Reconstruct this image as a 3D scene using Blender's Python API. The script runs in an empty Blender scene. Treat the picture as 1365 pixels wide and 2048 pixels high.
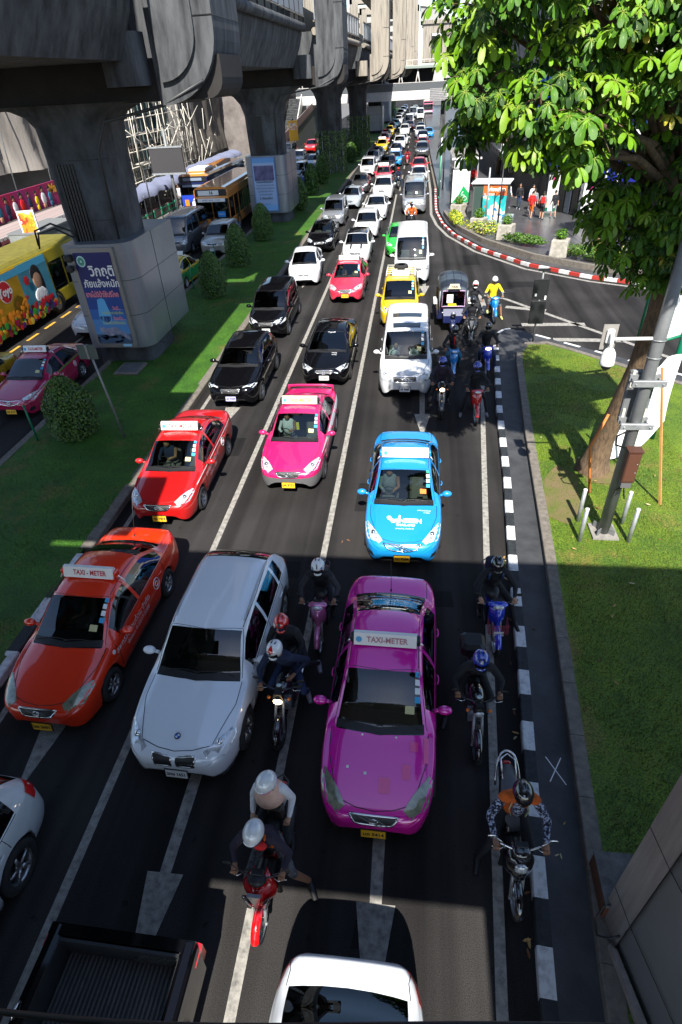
import bpy, bmesh, math, random
from math import sin, cos, pi, radians, sqrt, atan2
from mathutils import Vector, Matrix, noise
from mathutils.bvhtree import BVHTree

SC = bpy.context.scene
COL = SC.collection
V = Vector
random.seed(7)

# ------------------------------------------------------------------ camera
H0, PITCH, ROLL, HEAD = 8.754, radians(36.97), radians(-3.31), 0.1448
def _rz(v, a): return V((cos(a)*v[0]-sin(a)*v[1], sin(a)*v[0]+cos(a)*v[1], v[2]))
_F = V((0, cos(PITCH), -sin(PITCH))); _R = V((1, 0, 0)); _U = V((0, sin(PITCH), cos(PITCH)))
_R2 = cos(ROLL)*_R + sin(ROLL)*_U; _U2 = -sin(ROLL)*_R + cos(ROLL)*_U
CF, CR, CU = _rz(_F, HEAD), _rz(_R2, HEAD), _rz(_U2, HEAD)
cam = bpy.data.objects.new('camera', bpy.data.cameras.new('camera'))
COL.objects.link(cam)
M4 = Matrix((CR, CU, -CF)).transposed().to_4x4(); M4.translation = V((0, 0, H0))
cam.matrix_world = M4
cam.data.sensor_fit = 'VERTICAL'; cam.data.sensor_height = 24; cam.data.lens = 1150/2048*24
cam.data.clip_start = 0.1; cam.data.clip_end = 3000
SC.camera = cam

# ------------------------------------------------------------------ light
SUN_EL = radians(48.2); SUN_DIR = V((0.10, -1.0, 0)).normalized()*cos(SUN_EL) + V((0, 0, sin(SUN_EL)))
world = bpy.data.worlds.new('World'); SC.world = world; world.use_nodes = True
wn = world.node_tree
bg = wn.nodes['Background']
sky = wn.nodes.new('ShaderNodeTexSky'); sky.sky_type = 'NISHITA'; sky.sun_disc = False
sky.sun_elevation = SUN_EL; sky.sun_rotation = atan2(SUN_DIR.x, SUN_DIR.y)
sky.air_density = 1.0; sky.dust_density = 0.6; sky.ozone_density = 1.5; sky.altitude = 0
wn.links.new(sky.outputs[0], bg.inputs[0]); bg.inputs[1].default_value = 0.112
sl = bpy.data.lights.new('sun', 'SUN'); sl.energy = 5.0; sl.angle = radians(0.5); sl.color = (1, .955, .88)
so = bpy.data.objects.new('sun', sl); COL.objects.link(so)
so.rotation_euler = SUN_DIR.to_track_quat('Z', 'Y').to_euler(); so.location = (0, 0, 40)
SC.view_settings.view_transform = 'Standard'; SC.view_settings.look = 'None'
SC.view_settings.exposure = 1.02; SC.view_settings.gamma = 1.0
SC.cycles.max_bounces = 8; SC.cycles.transparent_max_bounces = 8
SC.cycles.caustics_reflective = False; SC.cycles.caustics_refractive = False

# ------------------------------------------------------------------ materials
MATS = {}
def mat(name, col=(.5, .5, .5), rough=.6, metal=0., coat=0., spec=.5, emit=None, es=0., vary=0., vscale=3., bump=0., bscale=20., col2=None, stretch=None, w=.5, sharp=.17):
    """procedural principled material with optional noise between col and col2 / value variation"""
    if name in MATS: return MATS[name]
    m = bpy.data.materials.new(name); m.use_nodes = True; nt = m.node_tree; b = nt.nodes['Principled BSDF']
    b.inputs['Base Color'].default_value = (*col, 1); b.inputs['Roughness'].default_value = rough
    b.inputs['Metallic'].default_value = metal; b.inputs['Coat Weight'].default_value = coat; b.inputs['Coat Roughness'].default_value = .04; b.inputs['Coat IOR'].default_value = 1.85
    b.inputs['Specular IOR Level'].default_value = spec
    if emit: b.inputs['Emission Color'].default_value = (*emit, 1); b.inputs['Emission Strength'].default_value = es
    m.diffuse_color = (*col, 1)
    if vary or bump or col2:
        tc = nt.nodes.new('ShaderNodeTexCoord'); mp = nt.nodes.new('ShaderNodeMapping')
        nt.links.new(tc.outputs['Object'], mp.inputs[0])
        if stretch: mp.inputs['Scale'].default_value = stretch
        n1 = nt.nodes.new('ShaderNodeTexNoise'); n1.inputs['Scale'].default_value = vscale; n1.inputs['Detail'].default_value = 6; n1.inputs['Roughness'].default_value = .65
        nt.links.new(mp.outputs[0], n1.inputs['Vector'])
        cr = nt.nodes.new('ShaderNodeValToRGB'); nt.links.new(n1.outputs[0], cr.inputs[0])
        c2 = col2 if col2 else tuple(max(0, c*(1-vary)) for c in col); c1 = col if col2 else tuple(min(1, c*(1+vary*.6)) for c in col)
        cr.color_ramp.elements[0].position = w-sharp; cr.color_ramp.elements[1].position = w+sharp
        cr.color_ramp.elements[0].color = (*c2, 1); cr.color_ramp.elements[1].color = (*c1, 1)
        nt.links.new(cr.outputs[0], b.inputs['Base Color'])
        if bump:
            n2 = nt.nodes.new('ShaderNodeTexNoise'); n2.inputs['Scale'].default_value = bscale; n2.inputs['Detail'].default_value = 4
            nt.links.new(mp.outputs[0], n2.inputs['Vector'])
            bp = nt.nodes.new('ShaderNodeBump'); bp.inputs['Strength'].default_value = bump; bp.inputs['Distance'].default_value = .02
            nt.links.new(n2.outputs[0], bp.inputs['Height']); nt.links.new(bp.outputs[0], b.inputs['Normal'])
    MATS[name] = m
    return m
def paint(name, col, rough=.32, metal=0., vary=.0):
    return mat('paint_'+name, col, rough, metal, coat=1., vary=vary, vscale=1.2)
def glass(name, tint, gloss_rough=.02):
    if name in MATS: return MATS[name]
    m = bpy.data.materials.new(name); m.use_nodes = True; nt = m.node_tree
    nt.nodes.remove(nt.nodes['Principled BSDF']); out = nt.nodes['Material Output']
    tr = nt.nodes.new('ShaderNodeBsdfTransparent'); tr.inputs[0].default_value = (*tint, 1)
    gl = nt.nodes.new('ShaderNodeBsdfGlossy'); gl.inputs['Roughness'].default_value = gloss_rough; gl.inputs[0].default_value = (.95, .98, 1, 1)
    fr = nt.nodes.new('ShaderNodeFresnel'); fr.inputs[0].default_value = 1.85
    mx = nt.nodes.new('ShaderNodeMixShader')
    nt.links.new(fr.outputs[0], mx.inputs[0]); nt.links.new(tr.outputs[0], mx.inputs[1]); nt.links.new(gl.outputs[0], mx.inputs[2])
    nt.links.new(mx.outputs[0], out.inputs[0]); MATS[name] = m; m.diffuse_color = (.05, .07, .08, 1)
    return m
GL_W = glass('windscreen_glass', (.42, .52, .50)); GL_S = glass('side_glass', (.14, .16, .17)); GL_D = glass('dark_glass', (.03, .035, .04))
GL_C = glass('clear_glass', (.85, .9, .9))
BLK = mat('black_plastic', (.012, .012, .013), .45); TYRE = mat('tyre_rubber', (.018, .018, .018), .85, vary=.3, vscale=8)
CHR = mat('chrome', (.8, .8, .8), .12, 1.); ALU = mat('alloy_metal', (.55, .56, .58), .3, .9); GREY = mat('grey_plastic', (.12, .12, .125), .5)
WHT = mat('white_plastic', (.8, .8, .78), .35); RED = mat('red_plastic', (.55, .01, .01), .25, coat=.6); LAMP = mat('lamp_lens', (.85, .88, .9), .12, .3, coat=1., col2=(.16, .17, .18), vscale=13, w=.44)
LAMPY = mat('yellowed_lamp_lens', (.30, .31, .20), .18, .25, coat=1., col2=(.10, .105, .07), vscale=9, w=.42); SEATM = mat('seat_cloth', (.17, .15, .13), .9); BLUEP = mat('blue_sticker', (.05, .35, .62), .5)
YEL = mat('yellow_plate', (.85, .48, .02), .5); ORG = mat('orange_plastic', (.8, .2, .02), .5); DKGREY = mat('dark_metal', (.05, .052, .055), .5, .3)
INK = mat('black_ink', (.015, .015, .015), .6); REDINK = mat('red_ink', (.5, .02, .03), .6); WINK = mat('white_ink', (.8, .8, .8), .6); GRNP = mat('green_paint', (.0, .16, .08), .45)
STEEL = mat('galvanised_steel', (.36, .38, .39), .5, .5, vary=.25, vscale=6); GOLD = mat('gold_paint', (.6, .35, .05), .35, .8)
BLUEINK = mat('blue_ink', (.02, .05, .35), .6)

# ------------------------------------------------------------------ mesh builder
class MB:
    def __init__(s): s.v = []; s.f = []; s.m = []; s.ms = []; s.sm = []
    def mi(s, m):
        if m not in s.ms: s.ms.append(m)
        return s.ms.index(m)
    def add(s, vs, fs, m, smooth=False):
        o = len(s.v); s.v += [tuple(v) for v in vs]; k = s.mi(m)
        for f in fs: s.f.append([i+o for i in f]); s.m.append(k); s.sm.append(smooth)
    def box(s, c, d, m, rot=None, bev=0., taper=1.):
        """centre c, full size d, optional z rotation (float) or Matrix; bev chamfers the vertical+horizontal edges"""
        x, y, z = d[0]/2, d[1]/2, d[2]/2
        if bev:
            b = min(bev, x*.9, y*.9, z*.9)
            ring = [(-x+b, -y), (x-b, -y), (x, -y+b), (x, y-b), (x-b, y), (-x+b, y), (-x, y-b), (-x, -y+b)]
            def rg(zz, sx, sy): return [(px*sx, py*sy, zz) for px, py in ring]
            ix, iy = (x-b)/x, (y-b)/y
            P = rg(-z, ix, iy)+rg(-z+b, 1, 1)+[(q[0]*taper, q[1]*taper, q[2]) for q in rg(z-b, 1, 1)]+[(q[0]*taper, q[1]*taper, q[2]) for q in rg(z, ix, iy)]
            F = [list(range(7, -1, -1)), list(range(24, 32))]
            for k in range(3):
                for i in range(8): F.append([k*8+i, k*8+(i+1) % 8, k*8+8+(i+1) % 8, k*8+8+i])
        else:
            t = taper
            P = [(-x, -y, -z), (x, -y, -z), (x, y, -z), (-x, y, -z), (-x*t, -y*t, z), (x*t, -y*t, z), (x*t, y*t, z), (-x*t, y*t, z)]
            F = [[3, 2, 1, 0], [4, 5, 6, 7], [0, 1, 5, 4], [1, 2, 6, 5], [2, 3, 7, 6], [3, 0, 4, 7]]
        if rot is not None:
            R = rot if isinstance(rot, Matrix) else Matrix.Rotation(rot, 3, 'Z'); P = [R @ V(p) for p in P]
        s.add([(p[0]+c[0], p[1]+c[1], p[2]+c[2]) for p in P], F, m)
    def tube(s, path, r, m, n=8, cap=True, flat=1., smooth=True, up=None):
        """tube through points; r a float or list; flat squashes the cross-section"""
        P = [V(p) for p in path]; rr = r if isinstance(r, (list, tuple)) else [r]*len(P); vs = []; fs = []
        d0 = (P[1]-P[0]).normalized(); a = V(up) if up else (V((0, 0, 1)) if abs(d0.z) < .9 else V((1, 0, 0))); u = d0.cross(a).normalized()
        for i, p in enumerate(P):
            d = ((P[min(i+1, len(P)-1)]-P[max(i-1, 0)]))
            if d.length < 1e-9: d = d0
            d = d.normalized(); u = (u-d*u.dot(d)); u = u.normalized() if u.length > 1e-6 else d.orthogonal().normalized(); w = d.cross(u)
            for k in range(n): t = 2*pi*k/n; vs.append(p+u*cos(t)*rr[i]+w*sin(t)*rr[i]*flat)
        for i in range(len(P)-1):
            for k in range(n): fs.append([i*n+k, i*n+(k+1) % n, (i+1)*n+(k+1) % n, (i+1)*n+k])
        s.add(vs, fs, m, smooth)
        if cap:
            o = len(vs); s.add(vs[:n], [list(range(n-1, -1, -1))], m); s.add(vs[-n:], [list(range(n))], m)
    def cyl(s, p0, p1, r0, m, r1=None, n=12, smooth=True): s.tube([p0, p1], [r0, r0 if r1 is None else r1], m, n, smooth=smooth)
    def lathe(s, prof, c, m, n=20, axis='Z', smooth=True, a0=0., a1=2*pi):
        vs = []; fs = []; full = abs(a1-a0-2*pi) < 1e-6; k = n if full else n+1
        for r, h in prof:
            for i in range(k):
                t = a0+(a1-a0)*i/n
                p = {'Z': (r*cos(t), r*sin(t), h), 'X': (h, r*cos(t), r*sin(t)), 'Y': (r*cos(t), h, r*sin(t))}[axis]
                vs.append((p[0]+c[0], p[1]+c[1], p[2]+c[2]))
        for j in range(len(prof)-1):
            for i in range(n):
                a, b = i, (i+1) % k
                fs.append([j*k+a, j*k+b, (j+1)*k+b, (j+1)*k+a])
        s.add(vs, fs, m, smooth)
    def ell(s, c, r, m, n=12, k=8, rot=None, z0=-1., z1=1.):
        vs = []; fs = []
        a0, a1 = math.asin(z0), math.asin(z1)
        for j in range(k+1):
            t = a0+(a1-a0)*j/k
            for i in range(n):
                a = 2*pi*i/n; p = V((r[0]*cos(t)*cos(a), r[1]*cos(t)*sin(a), r[2]*sin(t)))
                if rot is not None: p = rot @ p
                vs.append((p[0]+c[0], p[1]+c[1], p[2]+c[2]))
        for j in range(k):
            for i in range(n): fs.append([j*n+i, j*n+(i+1) % n, (j+1)*n+(i+1) % n, (j+1)*n+i])
        s.add(vs, fs, m, True)
    def prism(s, poly, z0, z1, m, axis='Z', smooth=False, cap=True):
        """extrude a 2D polygon; axis Z: (x,y); axis Y: (x,z) from y0 to y1; axis X: (y,z)"""
        def P(a, b, h): return {'Z': (a, b, h), 'Y': (a, h, b), 'X': (h, a, b)}[axis]
        n = len(poly); vs = [P(a, b, z0) for a, b in poly]+[P(a, b, z1) for a, b in poly]
        fs = [[i, (i+1) % n, n+(i+1) % n, n+i] for i in range(n)]
        s.add(vs, fs, m, smooth)
        if cap: s.add(vs, [list(range(n-1, -1, -1)), list(range(n, 2*n))], m)
    def quad(s, a, b, c, d, m): s.add([a, b, c, d], [[0, 1, 2, 3]], m)
    def build(s, name, parent=None, loc=None, rz=None, autos=None, fixn=True):
        me = bpy.data.meshes.new(name); me.from_pydata(s.v, [], s.f)
        for m in s.ms: me.materials.append(m)
        me.polygons.foreach_set('material_index', s.m); me.polygons.foreach_set('use_smooth', s.sm)
        me.update()
        if fixn:
            bm = bmesh.new(); bm.from_mesh(me); bmesh.ops.remove_doubles(bm, verts=bm.verts, dist=1e-5); bmesh.ops.recalc_face_normals(bm, faces=bm.faces)
            bm.to_mesh(me); bm.free()
        o = bpy.data.objects.new(name, me); COL.objects.link(o)
        if parent: o.parent = parent
        if loc: o.location = loc
        if rz: o.rotation_euler = (0, 0, rz)
        return o

def thing(name, label, cat, loc=(0, 0, 0), rz=0., group=None):
    o = bpy.data.objects.new(name, None); COL.objects.link(o); o.empty_display_size = .3
    o.location = loc; o.rotation_euler = (0, 0, rz); return tag(o, label, cat, group)
def tag(o, label, cat, group=None):
    o['label'] = label; o['category'] = cat
    if group: o['group'] = group
    return o
def struct(o): o['kind'] = 'structure'; return o
def copy_tree(o, parent=None):
    c = o.copy(); COL.objects.link(c)
    if parent is not None: c.parent = parent
    for ch in list(o.children): copy_tree(ch, c)
    return c
def purge(o):
    for ch in list(o.children): purge(ch)
    bpy.data.objects.remove(o)

def text_mesh(body, size, bold=0.):
    """returns (verts2d, faces) of text centred on the origin"""
    c = bpy.data.curves.new('t', 'FONT'); c.body = body; c.size = size; c.align_x = 'CENTER'; c.align_y = 'CENTER'; c.resolution_u = 2
    if bold: c.offset = bold
    o = bpy.data.objects.new('t', c); COL.objects.link(o)
    dg = bpy.context.evaluated_depsgraph_get(); me = bpy.data.meshes.new_from_object(o.evaluated_get(dg))
    vs = [(v.co.x, v.co.y) for v in me.vertices]; fs = [list(p.vertices) for p in me.polygons]
    bpy.data.objects.remove(o); bpy.data.curves.remove(c); bpy.data.meshes.remove(me)
    return vs, fs
def put_text(mb, body, size, origin, right, up, m, lift=.003, bold=0., width=None):
    vs, fs = text_mesh(body, size, bold); R = V(right).normalized(); U = V(up).normalized(); N = R.cross(U).normalized()
    sx = 1.
    if width and vs:
        w = max(v[0] for v in vs)-min(v[0] for v in vs); sx = width/w if w > 1e-6 else 1
    mb.add([V(origin)+R*x*sx+U*y+N*lift for x, y in vs], fs, m)

def pchip(pts):
    xs = [p[0] for p in pts]; ys = [p[1] for p in pts]; n = len(xs)
    h = [xs[i+1]-xs[i] for i in range(n-1)]; d = [(ys[i+1]-ys[i])/h[i] for i in range(n-1)]; m = [0.]*n
    m[0] = d[0]; m[-1] = d[-1]
    for i in range(1, n-1):
        if d[i-1]*d[i] > 0: w1 = 2*h[i]+h[i-1]; w2 = h[i]+2*h[i-1]; m[i] = (w1+w2)/(w1/d[i-1]+w2/d[i])
    def f(x):
        if x <= xs[0]: return ys[0]
        if x >= xs[-1]: return ys[-1]
        i = 0
        while x > xs[i+1]: i += 1
        t = (x-xs[i])/h[i]; a, b = ys[i], ys[i+1]
        return a*(1+2*t)*(1-t)**2+h[i]*m[i]*t*(1-t)**2+b*t*t*(3-2*t)+h[i]*m[i+1]*t*t*(t-1)
    return f

# ------------------------------------------------------------------ cars: lofted shells, origin on the ground, nose towards -Y
PAINT0 = mat('paint_body', (.7, .7, .7), .3, coat=1.)
SIGNM = mat('sign_face', (.78, .78, .76), .35)
def outn(l, n, h=1.5):
    c = V((0, max(-h, min(h, l.y)), .55)); return n if n.dot(l-c) > 0 else -n
class BVHo:
    def __init__(s, b, h): s.b = b; s.h = h
    def find_nearest(s, p):
        l, n, i, d = s.b.find_nearest(p); return l, outn(l, n, s.h), i, d
def patch(mb, bvh, pts, m, off=.004, step=.05, mirror=False):
    """polygon of rough 3D points laid onto the nearest body surface"""
    for sx in ((1, -1) if mirror else (1,)):
        P = [V((p[0]*sx, p[1], p[2])) for p in pts]; c = sum(P, V())/len(P)
        n = V((0, 0, 0))
        for i in range(len(P)): n += (P[i]-c).cross(P[(i+1) % len(P)]-c)
        n.normalize(); u = (P[1]-P[0]).normalized(); u = (u-n*u.dot(n)).normalized(); w = n.cross(u)
        bm = bmesh.new(); f = bm.faces.new([bm.verts.new(p) for p in P])
        for ax in (u, w):
            lo = min((p-c).dot(ax) for p in P); hi = max((p-c).dot(ax) for p in P); k = max(1, int((hi-lo)/step))
            for i in range(1, k): bmesh.ops.bisect_plane(bm, geom=bm.verts[:]+bm.edges[:]+bm.faces[:], plane_co=c+ax*(lo+(hi-lo)*i/k), plane_no=ax)
        bm.verts.index_update(); vs = []
        for v in bm.verts:
            l, nn, _, _ = bvh.find_nearest(v.co)
            vs.append(l+nn*off)
        mb.add(vs, [[v.index for v in f.verts] for f in bm.faces], m, True); bm.free()
def seam(mb, bvh, pts, m=None, r=.0065, step=.06, mirror=False):
    for sx in ((1, -1) if mirror else (1,)):
        out = []
        for a, b in zip(pts, pts[1:]):
            a, b = V((a[0]*sx, a[1], a[2])), V((b[0]*sx, b[1], b[2])); k = max(1, int((b-a).length/step))
            for i in range(k): out.append(a.lerp(b, i/k))
        out.append(V((pts[-1][0]*sx, pts[-1][1], pts[-1][2])))
        mb.tube([bvh.find_nearest(p)[0] for p in out], r, m or BLK, n=4)
def snap_text(mb, bvh, body, size, origin, right, up, m, off=.006, bold=0.):
    vs, fs = text_mesh(body, size, bold); R = V(right).normalized(); U = V(up).normalized(); out = []
    for x, y in vs:
        l, n, _, _ = bvh.find_nearest(V(origin)+R*x+U*y); out.append(l+n*off)
    mb.add(out, fs, m)

def shell(S):
    L, W = S['L'], S['W']; hw = pchip(S['hw']); top = pchip(S['top']); belt = pchip(S['belt']); rr = pchip(S['rr']); bow = pchip(S['bow']); crn = pchip(S['crown'])
    bot = pchip(S['bot']); R = S['R']; ax = [S['fa'], S['fa']+S['wb']]; Ra = R+.055
    ts = sorted(set([round(L*i/44, 3) for i in range(45)]+[.03, .07, .13, .2, L-.03, L-.08, L-.16]+[round(a+Ra*k, 3) for a in ax for k in (-1.001, -.97, -.88, -.7, -.45, -.2, 0, .2, .45, .7, .88, .97, 1.001)]+[round(t, 3) for t in (S['c0'], S['c1'], S['r0'], S['r1'])]+[round(b+e, 3) for b in S['pil'] for e in (-.04, .04)]))
    ts2 = [ts[0]]
    for t in ts[1:]:
        if t-ts2[-1] > .012: ts2.append(t)
        elif t in (S['c0'], S['c1'], S['r0'], S['r1']): ts2[-1] = t
    ts = ts2; tumble = S.get('tumble', 1.)
    rows = []
    for t in ts:
        w = hw(t)*W/2; zb = bot(t); zm = S.get('zm', .62)
        for a in ax:
            if abs(t-a) < Ra: zb = max(zb, R+sqrt(Ra*Ra-(t-a)**2))
        zt = top(t); zs = min(belt(t), zt-.02); zb = min(zb, zs-.06); zm = min(max(zm, zb+.03), zs-.02)
        wr = rr(t)*w; c = crn(t); ze = max(zt-c, zs+.01)
        in6 = (w*.955 if wr < w*.955 else wr); p6 = (w*.94, min(zs+.014, ze))
        wr = min(wr, p6[0]-.005)
        half = [(w*.93, zb), (w*.985, zb+.35*(zm-zb)), (w, zb+.7*(zm-zb)), (w, zm), (w*.992, zm+.5*(zs-zm)), (w*.97, zm+.85*(zs-zm)), (w*.955, zs), p6]
        for k in (.33, .66, .92):
            half.append((p6[0]+(wr-p6[0])*k+sin(k*pi)*.02*tumble, p6[1]+(ze-p6[1])*k))
        half += [(wr, ze), (wr*.93, ze+(zt-ze)*.42), (wr*.72, ze+(zt-ze)*.74), (wr*.4, ze+(zt-ze)*.94), (0, zt)]
        b = bow(t); full = half+[(-x, z) for x, z in half[-2::-1]]
        rows.append([(x, t-L/2+b*(1-(x/max(W/2*.9, 1e-3))**2), z) for x, z in full])
    n = len(rows[0]); N = n//2   # N index of centre
    body = MB(); ws = MB(); rw = MB(); sides = {}; flat = [p for r in rows for p in r]
    FB = []; FW = []; FR = []; FSg = {}
    for j in range(len(ts)-1):
        tm = (ts[j]+ts[j+1])/2
        for i in range(n-1):
            k = i if i < N else n-2-i; f = [j*n+i, j*n+i+1, (j+1)*n+i+1, (j+1)*n+i]
            sgn = 1 if i < N else -1; hgt = rows[j][11][2]-rows[j][7][2]
            if k >= 12 and S['c0'] < tm < S['c1']: FW.append(f); continue
            if k >= 12 and S['r0'] < tm < S['r1']: FR.append(f); continue
            if 7 <= k <= 9 and S['s0'] < tm < S['s1'] and hgt > .09:
                z = 0; hit = False
                for q, pz in enumerate(S['pil']):
                    if abs(tm-pz) <= .041: hit = True
                    if tm > pz: z = q+1
                if not hit: FSg.setdefault((sgn, z), []).append(f); continue
            FB.append(f)
    body.add(flat, FB, PAINT0, True)
    body.add(rows[0], [list(range(n))], PAINT0, True); body.add(rows[-1], [list(range(n-1, -1, -1))], PAINT0, True)
    allf = BVHTree.FromPolygons(flat, FB+FW+FR+[f for k in FSg.values() for f in k]+[list(range(n)), [len(flat)-n+i for i in range(n)]])
    def sub(fs, m):
        mb = MB(); idx = {}; vs = []
        for f in fs:
            for i in f:
                if i not in idx: idx[i] = len(vs); vs.append(flat[i])
        mb.add(vs, [[idx[i] for i in f] for f in fs], m, True); return mb
    return body, sub(FW, S.get('gw', GL_W)), sub(FR, S.get('gr', GL_D)), {k: sub(f, S.get('gs', GL_S)) for k, f in FSg.items()}, allf, (hw, top, belt, rr)

def wheel(root, x, y, R, w, spokes=5, rimm=None, out=1):
    t = MB(); t.lathe([(R*.66, -w/2), (R*.9, -w/2), (R, -w*.33), (R, w*.33), (R*.9, w/2), (R*.66, w/2), (R*.64, 0)], (0, 0, 0), TYRE, 24, 'X')
    o = t.build('wheel', root, (x, y, R))
    r = MB(); rimm = rimm or ALU
    r.lathe([(R*.67, w*.40*out), (R*.63, w*.44*out), (R*.58, w*.30*out), (R*.57, -w*.3*out), (R*.66, -w*.45*out)], (0, 0, 0), rimm, 24, 'X')
    r.lathe([(0, w*.02*out), (R*.57, w*.02*out)], (0, 0, 0), BLK, 20, 'X')
    r.lathe([(0, w*.40*out), (R*.12, w*.38*out), (R*.15, w*.1*out)], (0, 0, 0), rimm, 12, 'X')
    for k in range(spokes):
        a = 2*pi*k/spokes+.3; d = V((0, cos(a), sin(a)))
        r.tube([V((w*.33*out, 0, 0))+d*R*.08, V((w*.36*out, 0, 0))+d*R*.6], [R*.10, R*.07], rimm, 6, flat=.6, up=(1, 0, 0))
    r.build('rim', o)
    return o

def seats(root, S, rows, driver=True):
    L = S['L']; m = MB(); y0 = S['c0']-L/2; zf = .32
    m.box((0, 0, zf-.02), (S['W']*.82, L*.62, .05), BLK)
    m.box((0, y0+.22, S['belt'][3][1]-.10), (S['W']*.80, .42, .12), DKGREY, bev=.04)
    for t, n, z in rows:
        y = t-L/2
        for k in range(n):
            x = (k-(n-1)/2)*(.72 if n == 2 else .48)
            m.box((x, y, z-.28), (.46, .46, .14), SEATM, bev=.05); m.box((x, y+.26, z), (.46, .13, .56), SEATM, bev=.05, rot=Matrix.Rotation(-.2, 3, 'X')); m.box((x, y+.34, z+.36), (.25, .09, .16), SEATM, bev=.03)
    m.build('interior', root)
    s = MB(); c = V((-.36, y0+.52, S['belt'][3][1]-.04)); tilt = Matrix.Rotation(radians(65), 3, 'X')
    s.tube([c+tilt @ V((.18*cos(a), .18*sin(a), 0)) for a in [2*pi*i/18 for i in range(19)]], .013, BLK, 6, cap=False)
    s.tube([c+tilt @ V((-.18, 0, 0)), c+tilt @ V((.18, 0, 0))], .015, BLK, 6); s.build('steering_wheel', root)

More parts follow.
